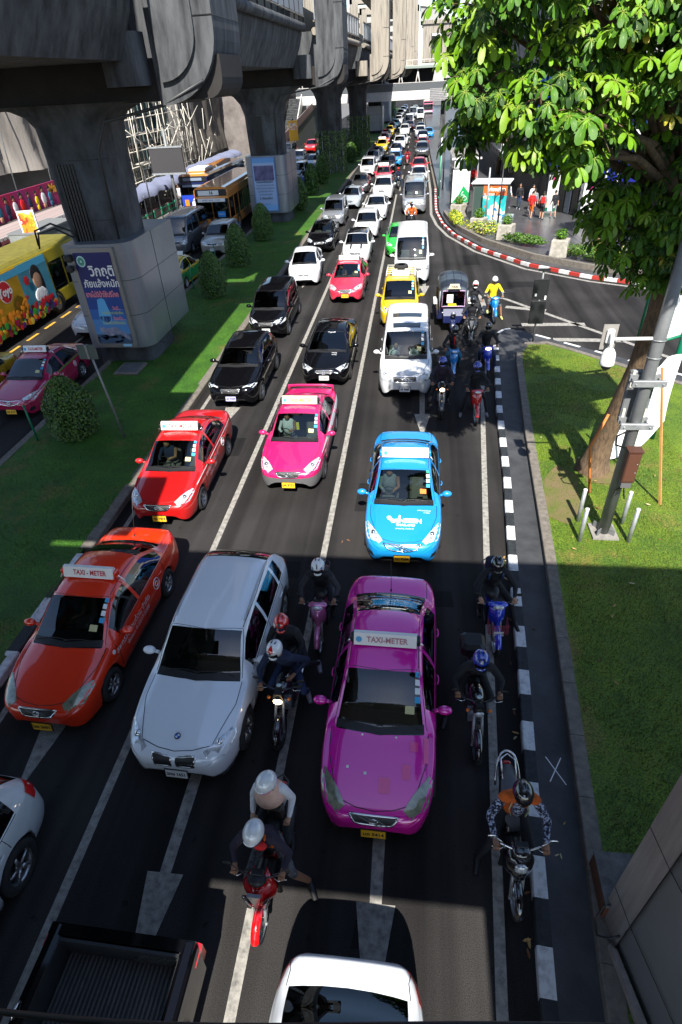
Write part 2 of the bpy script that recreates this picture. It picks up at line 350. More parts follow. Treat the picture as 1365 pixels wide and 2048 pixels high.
def build_car(name, S):
    """prototype tree for one type of vehicle"""
    L, W = S['L'], S['W']; root = thing(name, '', ''); body, ws, rw, sd, bvh, cv = shell(S); hw, top, belt, rr = cv
    h = L/2; zt = lambda t: top(t); bvh = BVHo(bvh, h-.75)
    R = S['R']; fa = S['fa']; ra = fa+S['wb']
    # underbody and arches
    body.box((0, 0, .3), (W*.72, L*.86, .16), BLK)
    for a in (fa, ra):
        for s in (-1, 1): body.lathe([(R+.05, W/2*.70*s), (R+.058, W/2*.925*s)], (0, a-h, R), BLK, 18, 'X', a0=0, a1=pi)
    body.build('body', root)
    ws.build('windscreen', root); rw.build('rear_window', root)
    for k, m in sd.items(): m.build('side_window', root)
    for a in (fa, ra):
        for s in (-1, 1): wheel(root, s*(W/2-.105), a-h, R, .2, S.get('spokes', 5), S.get('rim'), s)
    # shut lines
    m = MB(); c0 = S['c0']; wc = hw(c0)*W/2
    if S.get('hood', True):
        seam(m, bvh, [(wc*.86, c0-h-.02, zt(c0)), (wc*.84, (c0*.5+.25)-h, zt(c0*.5)), (wc*.62, .22-h, zt(.22)), (wc*.3, .13-h, zt(.13)), (0, .10-h, zt(.1))], mirror=True)
    if S.get('boot', True):
        r1 = S['r1']; seam(m, bvh, [(W*.40, r1-h+.03, zt(r1)), (W*.385, L-.2-h, zt(L-.2)), (W*.38, L-.02-h, .8)], mirror=True)
    doors = S['doors']
    for dt in doors: seam(m, bvh, [(W/2, dt-h, .32), (W/2, dt-h+.02, .7), (W/2*.95, dt-h, belt(dt))], mirror=True)
    seam(m, bvh, [(W/2, doors[0]-h, .3), (W/2, doors[-1]-h, .3)], mirror=True)
    if S.get('roofseam', True): seam(m, bvh, [(rr(S['c1'])*hw(S['c1'])*W/2*.95, S['c1']-h+.02, zt(S['c1'])), (rr((S['c1']+S['r0'])/2)*W/2*.95, (S['c1']+S['r0'])/2-h, 1.45), (rr(S['r0'])*W/2*.95, S['r0']-h, zt(S['r0']))], mirror=True, r=.007)
    if S.get('boot', True) is not None:
        rc = rr(S['c1'])*hw(S['c1'])*W/2; seam(m, bvh, [(-rc*.93, S['c1']-h+.0, zt(S['c1'])-.03), (0, S['c1']-h+S['bow'][3][1], zt(S['c1'])), (rc*.93, S['c1']-h, zt(S['c1'])-.03)], r=.005)
        seam(m, bvh, [(rc*.95, S['c1']-h, zt(S['c1'])-.04), (wc*.84, c0-h+.03, zt(c0))], mirror=True, r=.006)
        seam(m, bvh, [(W/2*.97, t_-h, belt(t_)+.005) for t_ in [S['s0']+(S['s1']-S['s0'])*q/8 for q in range(9)]], mirror=True, r=.007)
        seam(m, bvh, [(W/2, S['fa']+.5-h, .30), (W/2, ra-.5-h, .30)], mirror=True, r=.018)
    m.build('panel_gap', root)
    # window surrounds, cowl
    m = MB(); patch(m, bvh, [(-wc*.80, c0-h-.02, zt(c0)), (0, c0-h-.02+S['bow'][2][1], zt(c0)+.02), (wc*.80, c0-h-.02, zt(c0)), (wc*.78, c0-h+.10, zt(c0+.1)), (0, c0-h+.09+S['bow'][2][1], zt(c0+.1)), (-wc*.78, c0-h+.10, zt(c0+.1))], BLK, .006); m.build('cowl', root)
    for x0, x1 in ((-.62, .05), (-.05, .62)):
        m = MB(); yb = c0-h+.05+S['bow'][2][1]*.7; P = [bvh.find_nearest(V((x0+(x1-x0)*k/6, yb+.05*sin(k/6*pi)+.03, zt(c0)+.05)))for k in range(7)]
        m.tube([p[0]+p[1]*.012 for p in P], .008, BLK, 5); m.build('wiper', root)
    # lamps, grille
    for s in (1, -1):
        m = MB(); patch(m, bvh, [(x*s, y-h, z) for x, y, z in S['head']], S.get('lampm', LAMP), .008, .05)
        if S.get('bulb', True):
            x, y, z = [sum(p[i] for p in S['head'])/len(S['head']) for i in range(3)]; l, n, _, _ = bvh.find_nearest(V((x*s, y-h, z))); m.ell(l+n*-.005, (.055, .055, .045), CHR, 10, 6)
        m.build('headlight', root)
        m = MB(); patch(m, bvh, [(x*s, L-y-h, z) for x, y, z in S['tail']], RED, .008, .05); m.build('tail_light', root)
        if 'fog' in S: m = MB(); patch(m, bvh, [(x*s, y-h, z) for x, y, z in S['fog']], BLK, .006, .05); x, y, z = S['fog'][0]; m.build('fog_light', root)
        # mirrors
        mx, mt, mz = S['mir']; m = MB(); cx = hw(mt)*W/2*.94
        m.tube([(s*(cx-.02), mt-h, mz-.03), (s*(cx+.10), mt-h-.01, mz+.01)], [.035, .03], PAINT0, 6); m.ell((s*(cx+.16), mt-h-.02, mz+.04), (.115, .075, .075), PAINT0, 12, 8)
        m.build('mirror', root)
    for dt in S['handles']:
        for s in (1, -1):
            l, n, _, _ = bvh.find_nearest(V((s*W/2, dt-h, belt(dt)-.12))); m = MB(); m.tube([l+n*.015+V((0, -.09, 0)), l+n*.035+V((0, -.03, 0)), l+n*.035+V((0, .05, 0)), l+n*.015+V((0, .09, 0))], .013, S.get('handm', PAINT0), 6); m.build('door_handle', root)
    m = MB(); patch(m, bvh, [(x, y-h, z) for x, y, z in S['grille']], S.get('grm', BLK), .009, .04)
    P = [V((x, y-h-.012, z+.004)) for x, y, z in S['grille']]
    if S.get('grbars', True):
        seam(m, bvh, P+[P[0]], CHR, .019)
        for q in range(1, 4):
            f = q/4; a = P[0].lerp(P[-1], f); b = P[len(P)//2-1].lerp(P[len(P)//2], f); seam(m, bvh, [a, b], S.get('barm', GREY), .015)
    m.build('grille', root)
    if 'lower' in S: m = MB(); patch(m, bvh, [(x, y-h, z) for x, y, z in S['lower']], BLK, .006, .06); m.build('air_intake', root)
    if 'bumperm' in S:
        m = MB(); zt_ = S['bumperz']
        for s in (1, -1): patch(m, bvh, [(0, -h, .24), (s*W*.33, .08-h, .24), (s*W*.46, .35-h, .24), (s*W*.49, .52-h, .26), (s*W*.49, .50-h, zt_), (s*W*.44, .22-h, zt_), (s*W*.30, .04-h, zt_), (0, -.02-h, zt_)], S['bumperm'], .01, .06)
        m.build('bumper', root)
    # emblem
    e = S.get('emblem'); 
    if e:
        l, n, _, _ = bvh.find_nearest(V((0, e[0]-h, e[1]))); m = MB(); q = n.to_track_quat('Z', 'Y').to_matrix(); T = lambda a, rx, ry: l+n*.018+q @ V((rx*cos(a), ry*sin(a), 0))
        m.tube([T(2*pi*i/16, .06, .04) for i in range(17)], .007, CHR, 5, cap=False)
        if e[2] == 'oval': m.tube([T(2*pi*i/12, .022, .038) for i in range(13)], .005, CHR, 5, cap=False); m.tube([T(pi+pi*i/8, .05, .018) for i in range(9)], .005, CHR, 5)
        m.build('emblem', root)
    if S.get('rails'):
        for s in (1, -1):
            m = MB(); xr = rr((S['c1']+S['r0'])/2)*W/2*.93; seam(m, bvh, [(s*xr, S['c1']-h+.15, zt(S['c1']+.15)), (s*xr, (S['c1']+S['r0'])/2-h, zt(2.4)), (s*xr, S['r0']-h-.05, zt(S['r0']-.05))], ALU if S['rails'] == 1 else BLK, .02); m.build('roof_rail', root)
    seats(root, S, S['seats'])
    S['bvh'] = bvh; root['_h'] = h
    return root

def sedan_spec(**k):
    L = k.get('L', 4.53); d = L-4.53; s = dict(L=L, W=1.72, R=.305, fa=.90, wb=2.60+d*.6, c0=1.20, c1=2.0, r0=3.12+d, r1=3.86+d, s0=1.5, s1=3.58+d, pil=[2.42+d*.5], zm=.60,
        hw=[(0, .50), (.05, .66), (.14, .79), (.3, .89), (.55, .955), (.95, .985), (1.5, 1), (3.1+d, 1), (3.8+d, .985), (4.2+d, .95), (4.38+d, .89), (4.48+d, .78), (4.53+d, .62)],
        top=[(0, .58), (.04, .655), (.12, .70), (.3, .765), (.6, .845), (.9, .905), (1.2, .965), (1.6, 1.20), (2.0, 1.405), (2.25, 1.455), (2.6, 1.475), (2.9+d, 1.46), (3.12+d, 1.41), (3.5+d, 1.23), (3.86+d, 1.065), (4.2+d, 1.05), (4.42+d, 1.015), (4.49+d, .95), (4.53+d, .82)],
        belt=[(0, .54), (.1, .62), (.3, .69), (1.1, .87), (2.2, .915), (3.3+d, .95), (3.9+d, .955), (4.3+d, .90), (4.53+d, .76)],
        rr=[(0, .9), (.6, .86), (1.15, .83), (1.6, .745), (2.0, .685), (2.5, .67), (3.1+d, .68), (3.5+d, .74), (3.9+d, .82), (4.5+d, .86)],
        bow=[(0, -.02), (.5, -.04), (1.1, -.10), (2.0, -.08), (2.5, 0), (3.1+d, .06), (3.9+d, .09), (4.3+d, .03), (4.53+d, .0)],
        crown=[(0, .03), (.6, .05), (1.1, .06), (2.0, .075), (2.6, .085), (3.1+d, .08), (3.86+d, .06), (4.5+d, .04)],
        bot=[(0, .40), (.05, .27), (.2, .2), (4.2+d, .22), (4.45+d, .3), (4.53+d, .42)],
        doors=[1.32, 2.42+d*.5, 3.45+d], handles=[2.28+d*.5, 3.25+d], mir=(0, 1.62, .93), seats=[(2.15, 2, .78), (3.05, 3, .78)],
        head=[(.40, .16, .64), (.50, .10, .60), (.70, .28, .64), (.80, .58, .76), (.74, .62, .80), (.52, .34, .74)],
        tail=[(.45, .02, .82), (.72, .12, .84), (.80, .38, .90), (.76, .34, .98), (.66, .10, .97), (.45, .03, .93)],
        grille=[(-.34, .07, .66), (-.26, .03, .565), (0, .0, .55), (.26, .03, .565), (.34, .07, .66), (0, .05, .685)], emblem=(.02, .615, 'oval'),
        lower=[(-.45, .02, .30), (.45, .02, .30), (.42, .02, .38), (-.42, .02, .38)])
    s.update(k); return s
def tall_spec(L=4.4, W=1.78, H=1.56, nose=.98, c0=1.12, c1=1.85, slope=.5, R=.33, wb=2.65, fa=.88, **k):
    """hatchbacks, crossovers, people carriers and vans share this one-box/two-box profile"""
    r0 = L-slope-.12; r1 = L-.12; b = k.pop('beltz', H*.62); hz = k.pop('hoodz', b+.06); ro = k.pop('roofr', .74); bow = k.pop('bowf', -.09); hn = k.pop('nosez', .64); rrear = k.pop('rearr', .74)
    s = dict(L=L, W=W, R=R, fa=fa, wb=wb, c0=c0, c1=c1, r0=r0, r1=r1, s0=c0+.28, s1=r0+.12, pil=[c0+1.32, c0+2.25], zm=.66,
        hw=[(0, .56), (.05, .70), (.14, .82), (.3, .915), (.55, .97), (1.2, .995), (L*.5, 1), (L-.9, 1), (L-.35, .96), (L-.15, .90), (L-.05, .82), (L, .66)],
        top=[(0, hn-.05), (.05, hn+.03), (.14, hn+.09), (c0*.45, hn+.09+(hz-hn-.09)*.55), (c0*.8, hz-.03), (c0, hz), (c0+(c1-c0)*.5, hz+(H-.09-hz)*.56), (c1, H-.08), (c1+.3, H-.02), (L*.58, H), (r0-.3, H-.02), (r0, H-.06), ((r0+r1)/2, (H-.06+b+.10)/2+.06), (r1, b+.08), (L-.04, b-.06), (L, b-.2)],
        belt=[(0, hn-.10), (.12, hn), (.35, hn+.08), (c0, b-.03), (c1+.4, b), (L-.8, b+.03), (L-.15, b), (L, b-.25)],
        rr=[(0, .9), (.6, .87), (c0, .86), ((c0+c1)/2, ro+.05), (c1, ro), (L*.6, ro), (r0, rrear), (r1, rrear+.08), (L, .85)],
        bow=[(0, -.03), (.6, -.06), (c0, bow), (c1, bow), (L*.5, 0), (r0, .03), (r1, .05), (L, .02)],
        crown=[(0, .03), (.6, .05), (c0, .06), (c1, .07), (L*.6, .08), (r0, .07), (L, .04)],
        bot=[(0, .42), (.05, .3), (.2, .24), (L-.3, .26), (L-.06, .34), (L, .46)],
        doors=[c0+.2, c0+1.32, c0+2.3], handles=[c0+1.18, c0+2.1], mir=(0, c0+.42, b+.05), seats=[(c0+1.0, 2, b-.12), (c0+1.95, 3, b-.12)],
        head=[(.36*W/1.78, .10, hn-.02), (.62*W/1.78, .14, hn-.05), (.80*W/1.78, .45, hn+.03), (.78*W/1.78, .50, hn+.10), (.55*W/1.78, .24, hn+.08), (.38*W/1.78, .12, hn+.05)],
        tail=[(.62*W/1.78, .05, b-.22), (.80*W/1.78, .22, b-.22), (.80*W/1.78, .26, b+.02), (.72*W/1.78, .12, b+.06), (.60*W/1.78, .05, b+.0)],
        grille=[(-.32, .06, hn+.03), (-.28, .02, hn-.07), (0, 0, hn-.08), (.28, .02, hn-.07), (.32, .06, hn+.03), (0, .05, hn+.05)], emblem=(.03, hn-.02, 'o'),
        lower=[(-.5, .02, .34), (.5, .02, .34), (.45, .02, .44), (-.45, .02, .44)], boot=False)
    s.update(k); return s

PROTO = {}; SPEC = {}
def proto(key, name, S):
    SPEC[key] = S; PROTO[key] = build_car(name, S)
proto('sedan', 'car', sedan_spec(lampm=LAMP))
proto('sedanold', 'car', sedan_spec(lampm=LAMPY, bulb=False))
proto('sedan2', 'car', sedan_spec(L=4.54, W=1.76, head=[(.42, .17, .65), (.50, .12, .61), (.72, .30, .64), (.83, .70, .78), (.78, .70, .81), (.56, .36, .76)], grille=[(-.42, .10, .68), (-.30, .03, .58), (0, 0, .54), (.30, .03, .58), (.42, .10, .68), (0, .06, .67)], grm=PAINT0, barm=BLK,
    fog=[(.56, .12, .34), (.70, .22, .34), (.72, .24, .46), (.60, .14, .44)], spokes=8, tail=[(.45, .02, .84), (.70, .12, .84), (.80, .36, .88), (.78, .36, .97), (.66, .10, .97), (.45, .03, .95)]))
proto('shortboot', 'car', sedan_spec(L=4.4, W=1.70, r0=3.30, r1=4.02, s1=3.7, top=[(0, .58), (.04, .655), (.12, .70), (.3, .765), (.6, .845), (.9, .905), (1.2, .965), (1.6, 1.20), (2.0, 1.405), (2.25, 1.455), (2.6, 1.475), (3.0, 1.46), (3.30, 1.41), (3.68, 1.25), (4.02, 1.10), (4.2, 1.08), (4.33, 1.04), (4.38, .96), (4.4, .82)],
    hw=[(0, .50), (.05, .66), (.14, .79), (.3, .89), (.55, .955), (.95, .985), (1.5, 1), (3.3, 1), (3.8, .98), (4.1, .93), (4.27, .86), (4.36, .76), (4.4, .62)]))
proto('civic', 'car', sedan_spec(L=4.5, W=1.75, c0=1.05, c1=1.98, top=[(0, .56), (.04, .63), (.12, .68), (.3, .75), (.6, .84), (.85, .905), (1.05, .95), (1.5, 1.18), (1.98, 1.37), (2.25, 1.42), (2.6, 1.44), (2.85, 1.425), (3.1, 1.38), (3.5, 1.22), (3.83, 1.08), (4.2, 1.07), (4.39, 1.03), (4.46, .95), (4.5, .82)], gw=GL_D, spokes=10,
    head=[(.40, .16, .63), (.55, .10, .58), (.76, .34, .64), (.80, .56, .72), (.62, .34, .71)]))
proto('crossover', 'car', tall_spec(L=4.46, W=1.80, H=1.54, nose=.9, c0=1.30, c1=2.02, slope=.62, R=.345, wb=2.76, fa=.86, rails=1, beltz=.98, hoodz=1.03, nosez=.72, rim=ALU, spokes=10,
    head=[(.44, .16, .72), (.52, .12, .66), (.72, .26, .68), (.83, .55, .80), (.80, .58, .84), (.58, .28, .80)],
    grille=[(-.34, .10, .72), (-.30, .05, .60), (-.06, .02, .60), (-.04, .06, .73)], grbars=True, emblem=(.16, .80, 'o')))
proto('suv', 'car', tall_spec(L=4.5, W=1.84, H=1.66, c0=1.30, c1=1.98, slope=.55, R=.36, wb=2.7, fa=.86, rails=1, beltz=1.02, hoodz=1.10, nosez=.80, gw=GL_D))
proto('darksuv', 'car', tall_spec(L=4.28, W=1.77, H=1.52, c0=1.32, c1=2.02, slope=.55, R=.34, wb=2.57, fa=.88, beltz=.98, hoodz=1.02, nosez=.72, gw=GL_D, spokes=10, rails=2, roofr=.70, head=[(.40, .14, .68), (.70, .24, .72), (.82, .50, .80), (.66, .30, .78), (.42, .17, .73)]))
proto('hatch', 'car', tall_spec(L=3.85, W=1.69, H=1.5, c0=.95, c1=1.62, slope=.42, R=.295, wb=2.43, fa=.76, beltz=.92, hoodz=.97, nosez=.66, gw=GL_D))
proto('mpv', 'car', tall_spec(L=4.26, W=1.70, H=1.70, c0=.86, c1=1.62, slope=.32, R=.31, wb=2.74, fa=.80, beltz=1.0, hoodz=1.04, nosez=.72, gw=GL_D, roofr=.78, rearr=.78))
proto('alphard', 'van', tall_spec(L=4.84, W=1.81, H=1.92, c0=.96, c1=1.62, slope=.22, R=.335, wb=2.90, fa=.94, beltz=1.10, hoodz=1.12, nosez=.80, roofr=.80, rearr=.82, bowf=-.10,
    grille=[(-.38, .06, .86), (-.36, .03, .70), (0, 0, .68), (.36, .03, .70), (.38, .06, .86), (0, .05, .88)], head=[(.42, .08, .84), (.44, .05, .70), (.72, .18, .70), (.84, .48, .80), (.82, .52, .93), (.60, .18, .90)], barm=CHR))
proto('hiace', 'van', tall_spec(L=5.3, W=1.88, H=2.22, c0=.42, c1=1.12, slope=.16, R=.335, wb=2.57, fa=1.05, beltz=1.22, hoodz=1.18, nosez=.86, roofr=.84, rearr=.85, bowf=-.08, gw=GL_W,
    s0=.85, hood=False, pil=[1.75, 3.05], doors=[.72, 1.72, 2.95], handles=[1.6, 2.1], mir=(0, .78, 1.3), grille=[(-.5, .05, .90), (-.5, .03, .76), (0, 0, .75), (.5, .03, .76), (.5, .05, .90), (0, .03, .91)], head=[(.56, .06, .92), (.56, .05, .70), (.78, .14, .70), (.89, .34, .80), (.87, .36, .98), (.66, .12, .96)]))

# ------------------------------------------------------------------ people and two-wheelers, facing -Y
def cloth(name, col, vary=.25): return mat('cloth_'+name, col, .85, vary=vary, vscale=9, bump=.9, bscale=9)
SKIN = mat('skin', (.32, .155, .085), .5, vary=.12, vscale=8); SKIN2 = mat('skin_light', (.48, .27, .17), .5, vary=.1, vscale=8); HAIR = mat('hair', (.012, .01, .009), .5, vary=.3, vscale=30)
CB = cloth('black', (.011, .012, .016)); CN = cloth('navy', (.012, .02, .055)); CP = cloth('dark_purple', (.022, .016, .034)); CJ = cloth('jeans', (.016, .035, .095)); CW = cloth('white', (.7, .7, .72), .1)
CY = cloth('yellow', (.75, .6, .01), .1); CG = cloth('grey', (.22, .23, .24)); CO = cloth('orange', (.60, .11, .01), .3); CR_ = cloth('red', (.6, .012, .012), .1); CT = cloth('tan', (.45, .30, .17), .15); CBL = cloth('blue_jeans', (.02, .16, .26))
SHOE = cloth('shoe', (.25, .26, .3)); CPEACH = cloth('peach', (.72, .45, .36), .12)
PAT = mat('printed_cloth', (.42, .46, .62), .85, col2=(.01, .012, .03), vscale=30, w=.53, sharp=.03); CAMO = mat('patterned_shorts', (.16, .16, .17), .85, col2=(.02, .02, .022), vscale=24)
def cone_pts(mb, a, b, ra, rb, m, fl=1., up=None): mb.tube([V(a)-(V(b)-V(a)).normalized()*ra*.5, V(a), V(b), V(b)+(V(b)-V(a)).normalized()*rb*.5], [ra*.6, ra, rb, rb*.6], m, 10, flat=fl, up=up)
def hand(mb, w, g, side, m, grip=True, bar=None):
    """five-fingered hand; w wrist, g grip point (or finger direction target), bar axis of the handlebar"""
    w, g = V(w), V(g); d = (g-w).normalized(); bar = V(bar or (1, 0, 0)).normalized(); n = d.cross(bar).normalized()
    if n.z < 0: n = -n
    p0 = g-d*.045+n*.018; mb.tube([w, w.lerp(p0, .55), p0, g-d*.01+n*.024], [.026, .034, .040, .036], m, 8, flat=.5, up=n)
    ln = [.9, 1., .95, .78]
    for i in range(4):
        o = bar*((i-1.5)*.021*side); k = g+o+n*.022-d*.004; L = ln[i]
        if grip: P = [k, k+d*.032*L-n*.002, k+d*.036*L-n*.034*L, k+d*.008-n*.046*L]
        else: P = [k, k+d*.034*L-n*.004, k+d*.06*L-n*.014, k+d*.078*L-n*.03]
        mb.tube(P, [.0105, .0095, .0088, .0065], m, 6)
    t = g-d*.04-bar*side*.034; mb.tube([t, t-bar*side*.012+d*.028-n*.006, t-bar*side*.0+d*.052-n*.022], [.013, .011, .008], m, 6)
def shoe(mb, a, t, m, sole=None):
    a, t = V(a), V(t); d = (t-a).normalized(); mb.tube([a-d*.06+V((0, 0, -.03)), a+V((0, 0, -.015)), a+d*.09-V((0, 0, .035)), t-V((0, 0, .02))], [.035, .045, .045, .034], m, 8, flat=.75)
def person(parent_name, J, C, label, cat='person', group=None, face_dir=(0, -1, 0), voxel=.016, fine=True, loc=(0, 0, 0), rz=0., sc=1.):
    """J joints (dict of 3D points, l = +x side), C materials: top, arm, leg, shin, skin, hand, foot; body is one remeshed surface plus fingers and face"""
    mb = MB(); seg = []
    def cap(a, b, ra, rb, m, fl=1., up=None): cone_pts(mb, a, b, ra, rb, INK, fl, up); seg.append((V(a), V(b), m, (ra+rb)/2))
    P, Cc, N, Hd = V(J['pel']), V(J['chest']), V(J['neck']), V(J['head'])
    X = V((1, 0, 0)); mid = P.lerp(Cc, .5)
    sh = {s: V(J['sh'+s]) for s in 'lr'}; up = (V(sh['l'])-V(sh['r'])).normalized()
    cap(P, mid, .145, .14, C['top'], .72, None); mb.ell(P, (.165, .125, .12), INK, 12, 8); seg.append((P-X*.08, P+X*.08, C['leg'], .09))
    mb.tube([P, mid, Cc, Cc.lerp(N, .55)], [.155, .155, .19, .12], INK, 14, flat=.66, up=(P-N).cross(up)); seg.append((mid, Cc, C['top'], .15)); seg.append((sh['l'], sh['r'], C['top'], .08))
    cap(sh['l'], sh['r'], .075, .075, C['top']); cap(Cc.lerp(N, .6), N.lerp(Hd, .45), .06, .052, C['skin'])
    mb.ell(Hd, (.077, .095, .115), INK, 12, 8); seg.append((Hd-V((0, 0, .03)), Hd+V((0, 0, .05)), C['skin'], .09))
    fd = V(face_dir).normalized(); jaw = Hd+fd*.045-V((0, 0, .07)); mb.ell(jaw, (.05, .05, .05), INK, 10, 6); seg.append((jaw, jaw, C['skin'], .05))
    for s in 'lr':
        cap(sh[s], J['el'+s], .068, .056, C['arm']); cap(J['el'+s], J['wr'+s], .053, .038, C.get('fore', C['arm']))
        hp = V(J['hip'+s]); cap(hp, J['kn'+s], .092, .062, C['leg']); cap(J['kn'+s], J['an'+s], .060, .042, C['shin'])
    tmp = mb.build('tmp'); md = tmp.modifiers.new('r', 'REMESH'); md.mode = 'VOXEL'; md.voxel_size = voxel; md2 = tmp.modifiers.new('s', 'SMOOTH'); md2.factor = .5; md2.iterations = 4
    me = bpy.data.meshes.new_from_object(tmp.evaluated_get(bpy.context.evaluated_depsgraph_get())); bpy.data.objects.remove(tmp)
    out = MB(); vs = [v.co.copy() for v in me.vertices]; groups = {}
    for p in me.polygons:
        c = p.center; best = None; bd = 1e9
        for a, b, m, r in seg:
            ab = b-a; t = 0 if ab.length < 1e-6 else max(0, min(1, (c-a).dot(ab)/ab.length_squared)); d = (c-(a+ab*t)).length-r
            if d < bd: bd = d; best = m
        groups.setdefault(best.name, (best, []))[1].append(list(p.vertices))
    bpy.data.meshes.remove(me); o = len(out.v); out.v = [tuple(v) for v in vs]
    for m, fs in groups.values():
        k = out.mi(m)
        for f in fs: out.f.append(f); out.m.append(k); out.sm.append(True)
    hm = C.get('hand', C['skin'])
    for s in 'lr':
        hand(out, J['wr'+s], J.get('gr'+s, V(J['wr'+s])+(V(J['wr'+s])-V(J['el'+s])).normalized()*.085), 1 if s == 'l' else -1, hm, ('gr'+s) in J, J.get('bar'+s))
        shoe(out, J['an'+s], J['to'+s], C['foot'])
    # face
    rt = fd.cross(V((0, 0, 1))).normalized(); dn = V((0, 0, -1))
    out.ell(Hd+fd*.102-V((0, 0, .018)), (.014, .018, .024), C['skin'], 8, 5)
    for s in (-1, 1): out.ell(Hd+fd*.085+rt*s*.032+V((0, 0, .012)), (.011, .008, .006), INK, 6, 4); out.ell(Hd+rt*s*.078-V((0, 0, .01)), (.012, .018, .03), C['skin'], 8, 5)
    out.ell(Hd+fd*.088-V((0, 0, .058)), (.022, .010, .006), mat('lips', (.3, .09, .07), .5), 8, 4)
    ob = out.build(parent_name, None, loc, rz, fixn=False); ob.scale = (sc, sc, sc)
    tag(ob, label, cat, group); return ob
def helmet(par, Hd, kind, base, vis=GL_D, fd=(0, -1, 0), extra=(), name='helmet'):
    """full: closed shell with visor and chin bar; open: three-quarter dome with rim"""
    Hd = V(Hd); fd = V(fd).normalized(); z = V((0, 0, 1)); zt = (z+fd*.0); zt = (zt-fd*zt.dot(fd)*.0).normalized(); rt = fd.cross(z).normalized(); up = rt.cross(fd).normalized()
    R = Matrix((rt, -fd, up)).transposed(); m = MB(); c = Hd+up*.03-fd*.01
    rx, ry, rz_ = .128, .155, .150
    vs = []; fs = []; n, k = 28, 14
    for j in range(k+1):
        t = -pi/2*.62+(pi/2+pi/2*.62)*j/k
        for i in range(n):
            a = 2*pi*i/n; vs.append((rx*cos(t)*cos(a), ry*cos(t)*sin(a), rz_*sin(t)))
    keep = []; eye = []
    for j in range(k):
        for i in range(n):
            q = [j*n+i, j*n+(i+1) % n, (j+1)*n+(i+1) % n, (j+1)*n+i]; cc = [sum(vs[w][d] for w in q)/4 for d in range(3)]
            front = cc[1] < -.04 and abs(cc[0]) < .10
            if kind == 'full':
                (eye if front and -.055 < cc[2] < .045 else keep).append(q)
            else:
                if cc[2] < .0 and cc[1] < -.02: continue
                if cc[2] < -.05 and cc[1] < .03: continue
                keep.append(q)
    W = [R @ V(v)+c for v in vs]; m.add(W, keep, base, True)
    if kind == 'full': m.ell(c+fd*.115-up*.085, (.075, .055, .038), base, 12, 6, rot=R)
    o = m.build(name, par)
    sd = o.modifiers.new('s', 'SOLIDIFY'); sd.thickness = .012; sd.offset = -1
    if kind == 'full':
        e = MB(); e.add([R @ (V(v)*1.015)+c for v in vs], eye, vis, True); e.build('visor', o)
        e = MB()
        for s in (-1, 1): e.tube([c+R @ V((s*.03, .02, rz_*.99)), c+R @ V((s*.035, .08, rz_*.86))], [.012, .006], BLK, 6, flat=.5)
        e.build('vent', o)
    else:
        e = MB(); e.tube([c+R @ V((rx*1.01*cos(a), ry*1.01*sin(a), -.0)) for a in [pi*1.07+pi*.86*i/12 for i in range(13)]], .008, extra[0] if extra else BLK, 6); e.build('rim_trim', o)
        e = MB(); e.tube([c+R @ V((.12, -.01, -.05)), c+R @ V((.06, -.05, -.16)), c+R @ V((-.06, -.05, -.16)), c+R @ V((-.12, -.01, -.05))], .006, BLK, 5); e.build('chin_strap', o)
        e = MB(); e.ell(c+R @ V((0, -.115, .03)), (.085, .05, .012), base, 12, 5, rot=R @ Matrix.Rotation(-.25, 3, 'X')); e.build('peak', o)
    for (az, el, w, h_, mm) in (extra if kind == 'full' else extra[1:]):
        e = MB(); pts = []; g = 5
        for a in range(g+1):
            for b in range(g+1):
                A = az+w*(a/g-.5); B = el+h_*(b/g-.5); pts.append(R @ (V((rx*cos(B)*sin(A), -ry*cos(B)*cos(A), rz_*sin(B)))*1.02)+c)
        e.add(pts, [[a*(g+1)+b, (a+1)*(g+1)+b, (a+1)*(g+1)+b+1, a*(g+1)+b+1] for a in range(g) for b in range(g)], mm, True); e.build('decal', o)
    return o
def hairdo(par, Hd, m=None, long=False):
    e = MB(); Hd = V(Hd); e.ell(Hd+V((0, .018, .03)), (.088, .10, .108), m or HAIR, 14, 8, z0=-.25)
    if long: e.tube([Hd+V((0, .06, .03)), Hd+V((0, .10, -.08)), Hd+V((0, .11, -.24))], [.07, .075, .04], m or HAIR, 10, flat=.6)
    return e.build('hair', par)
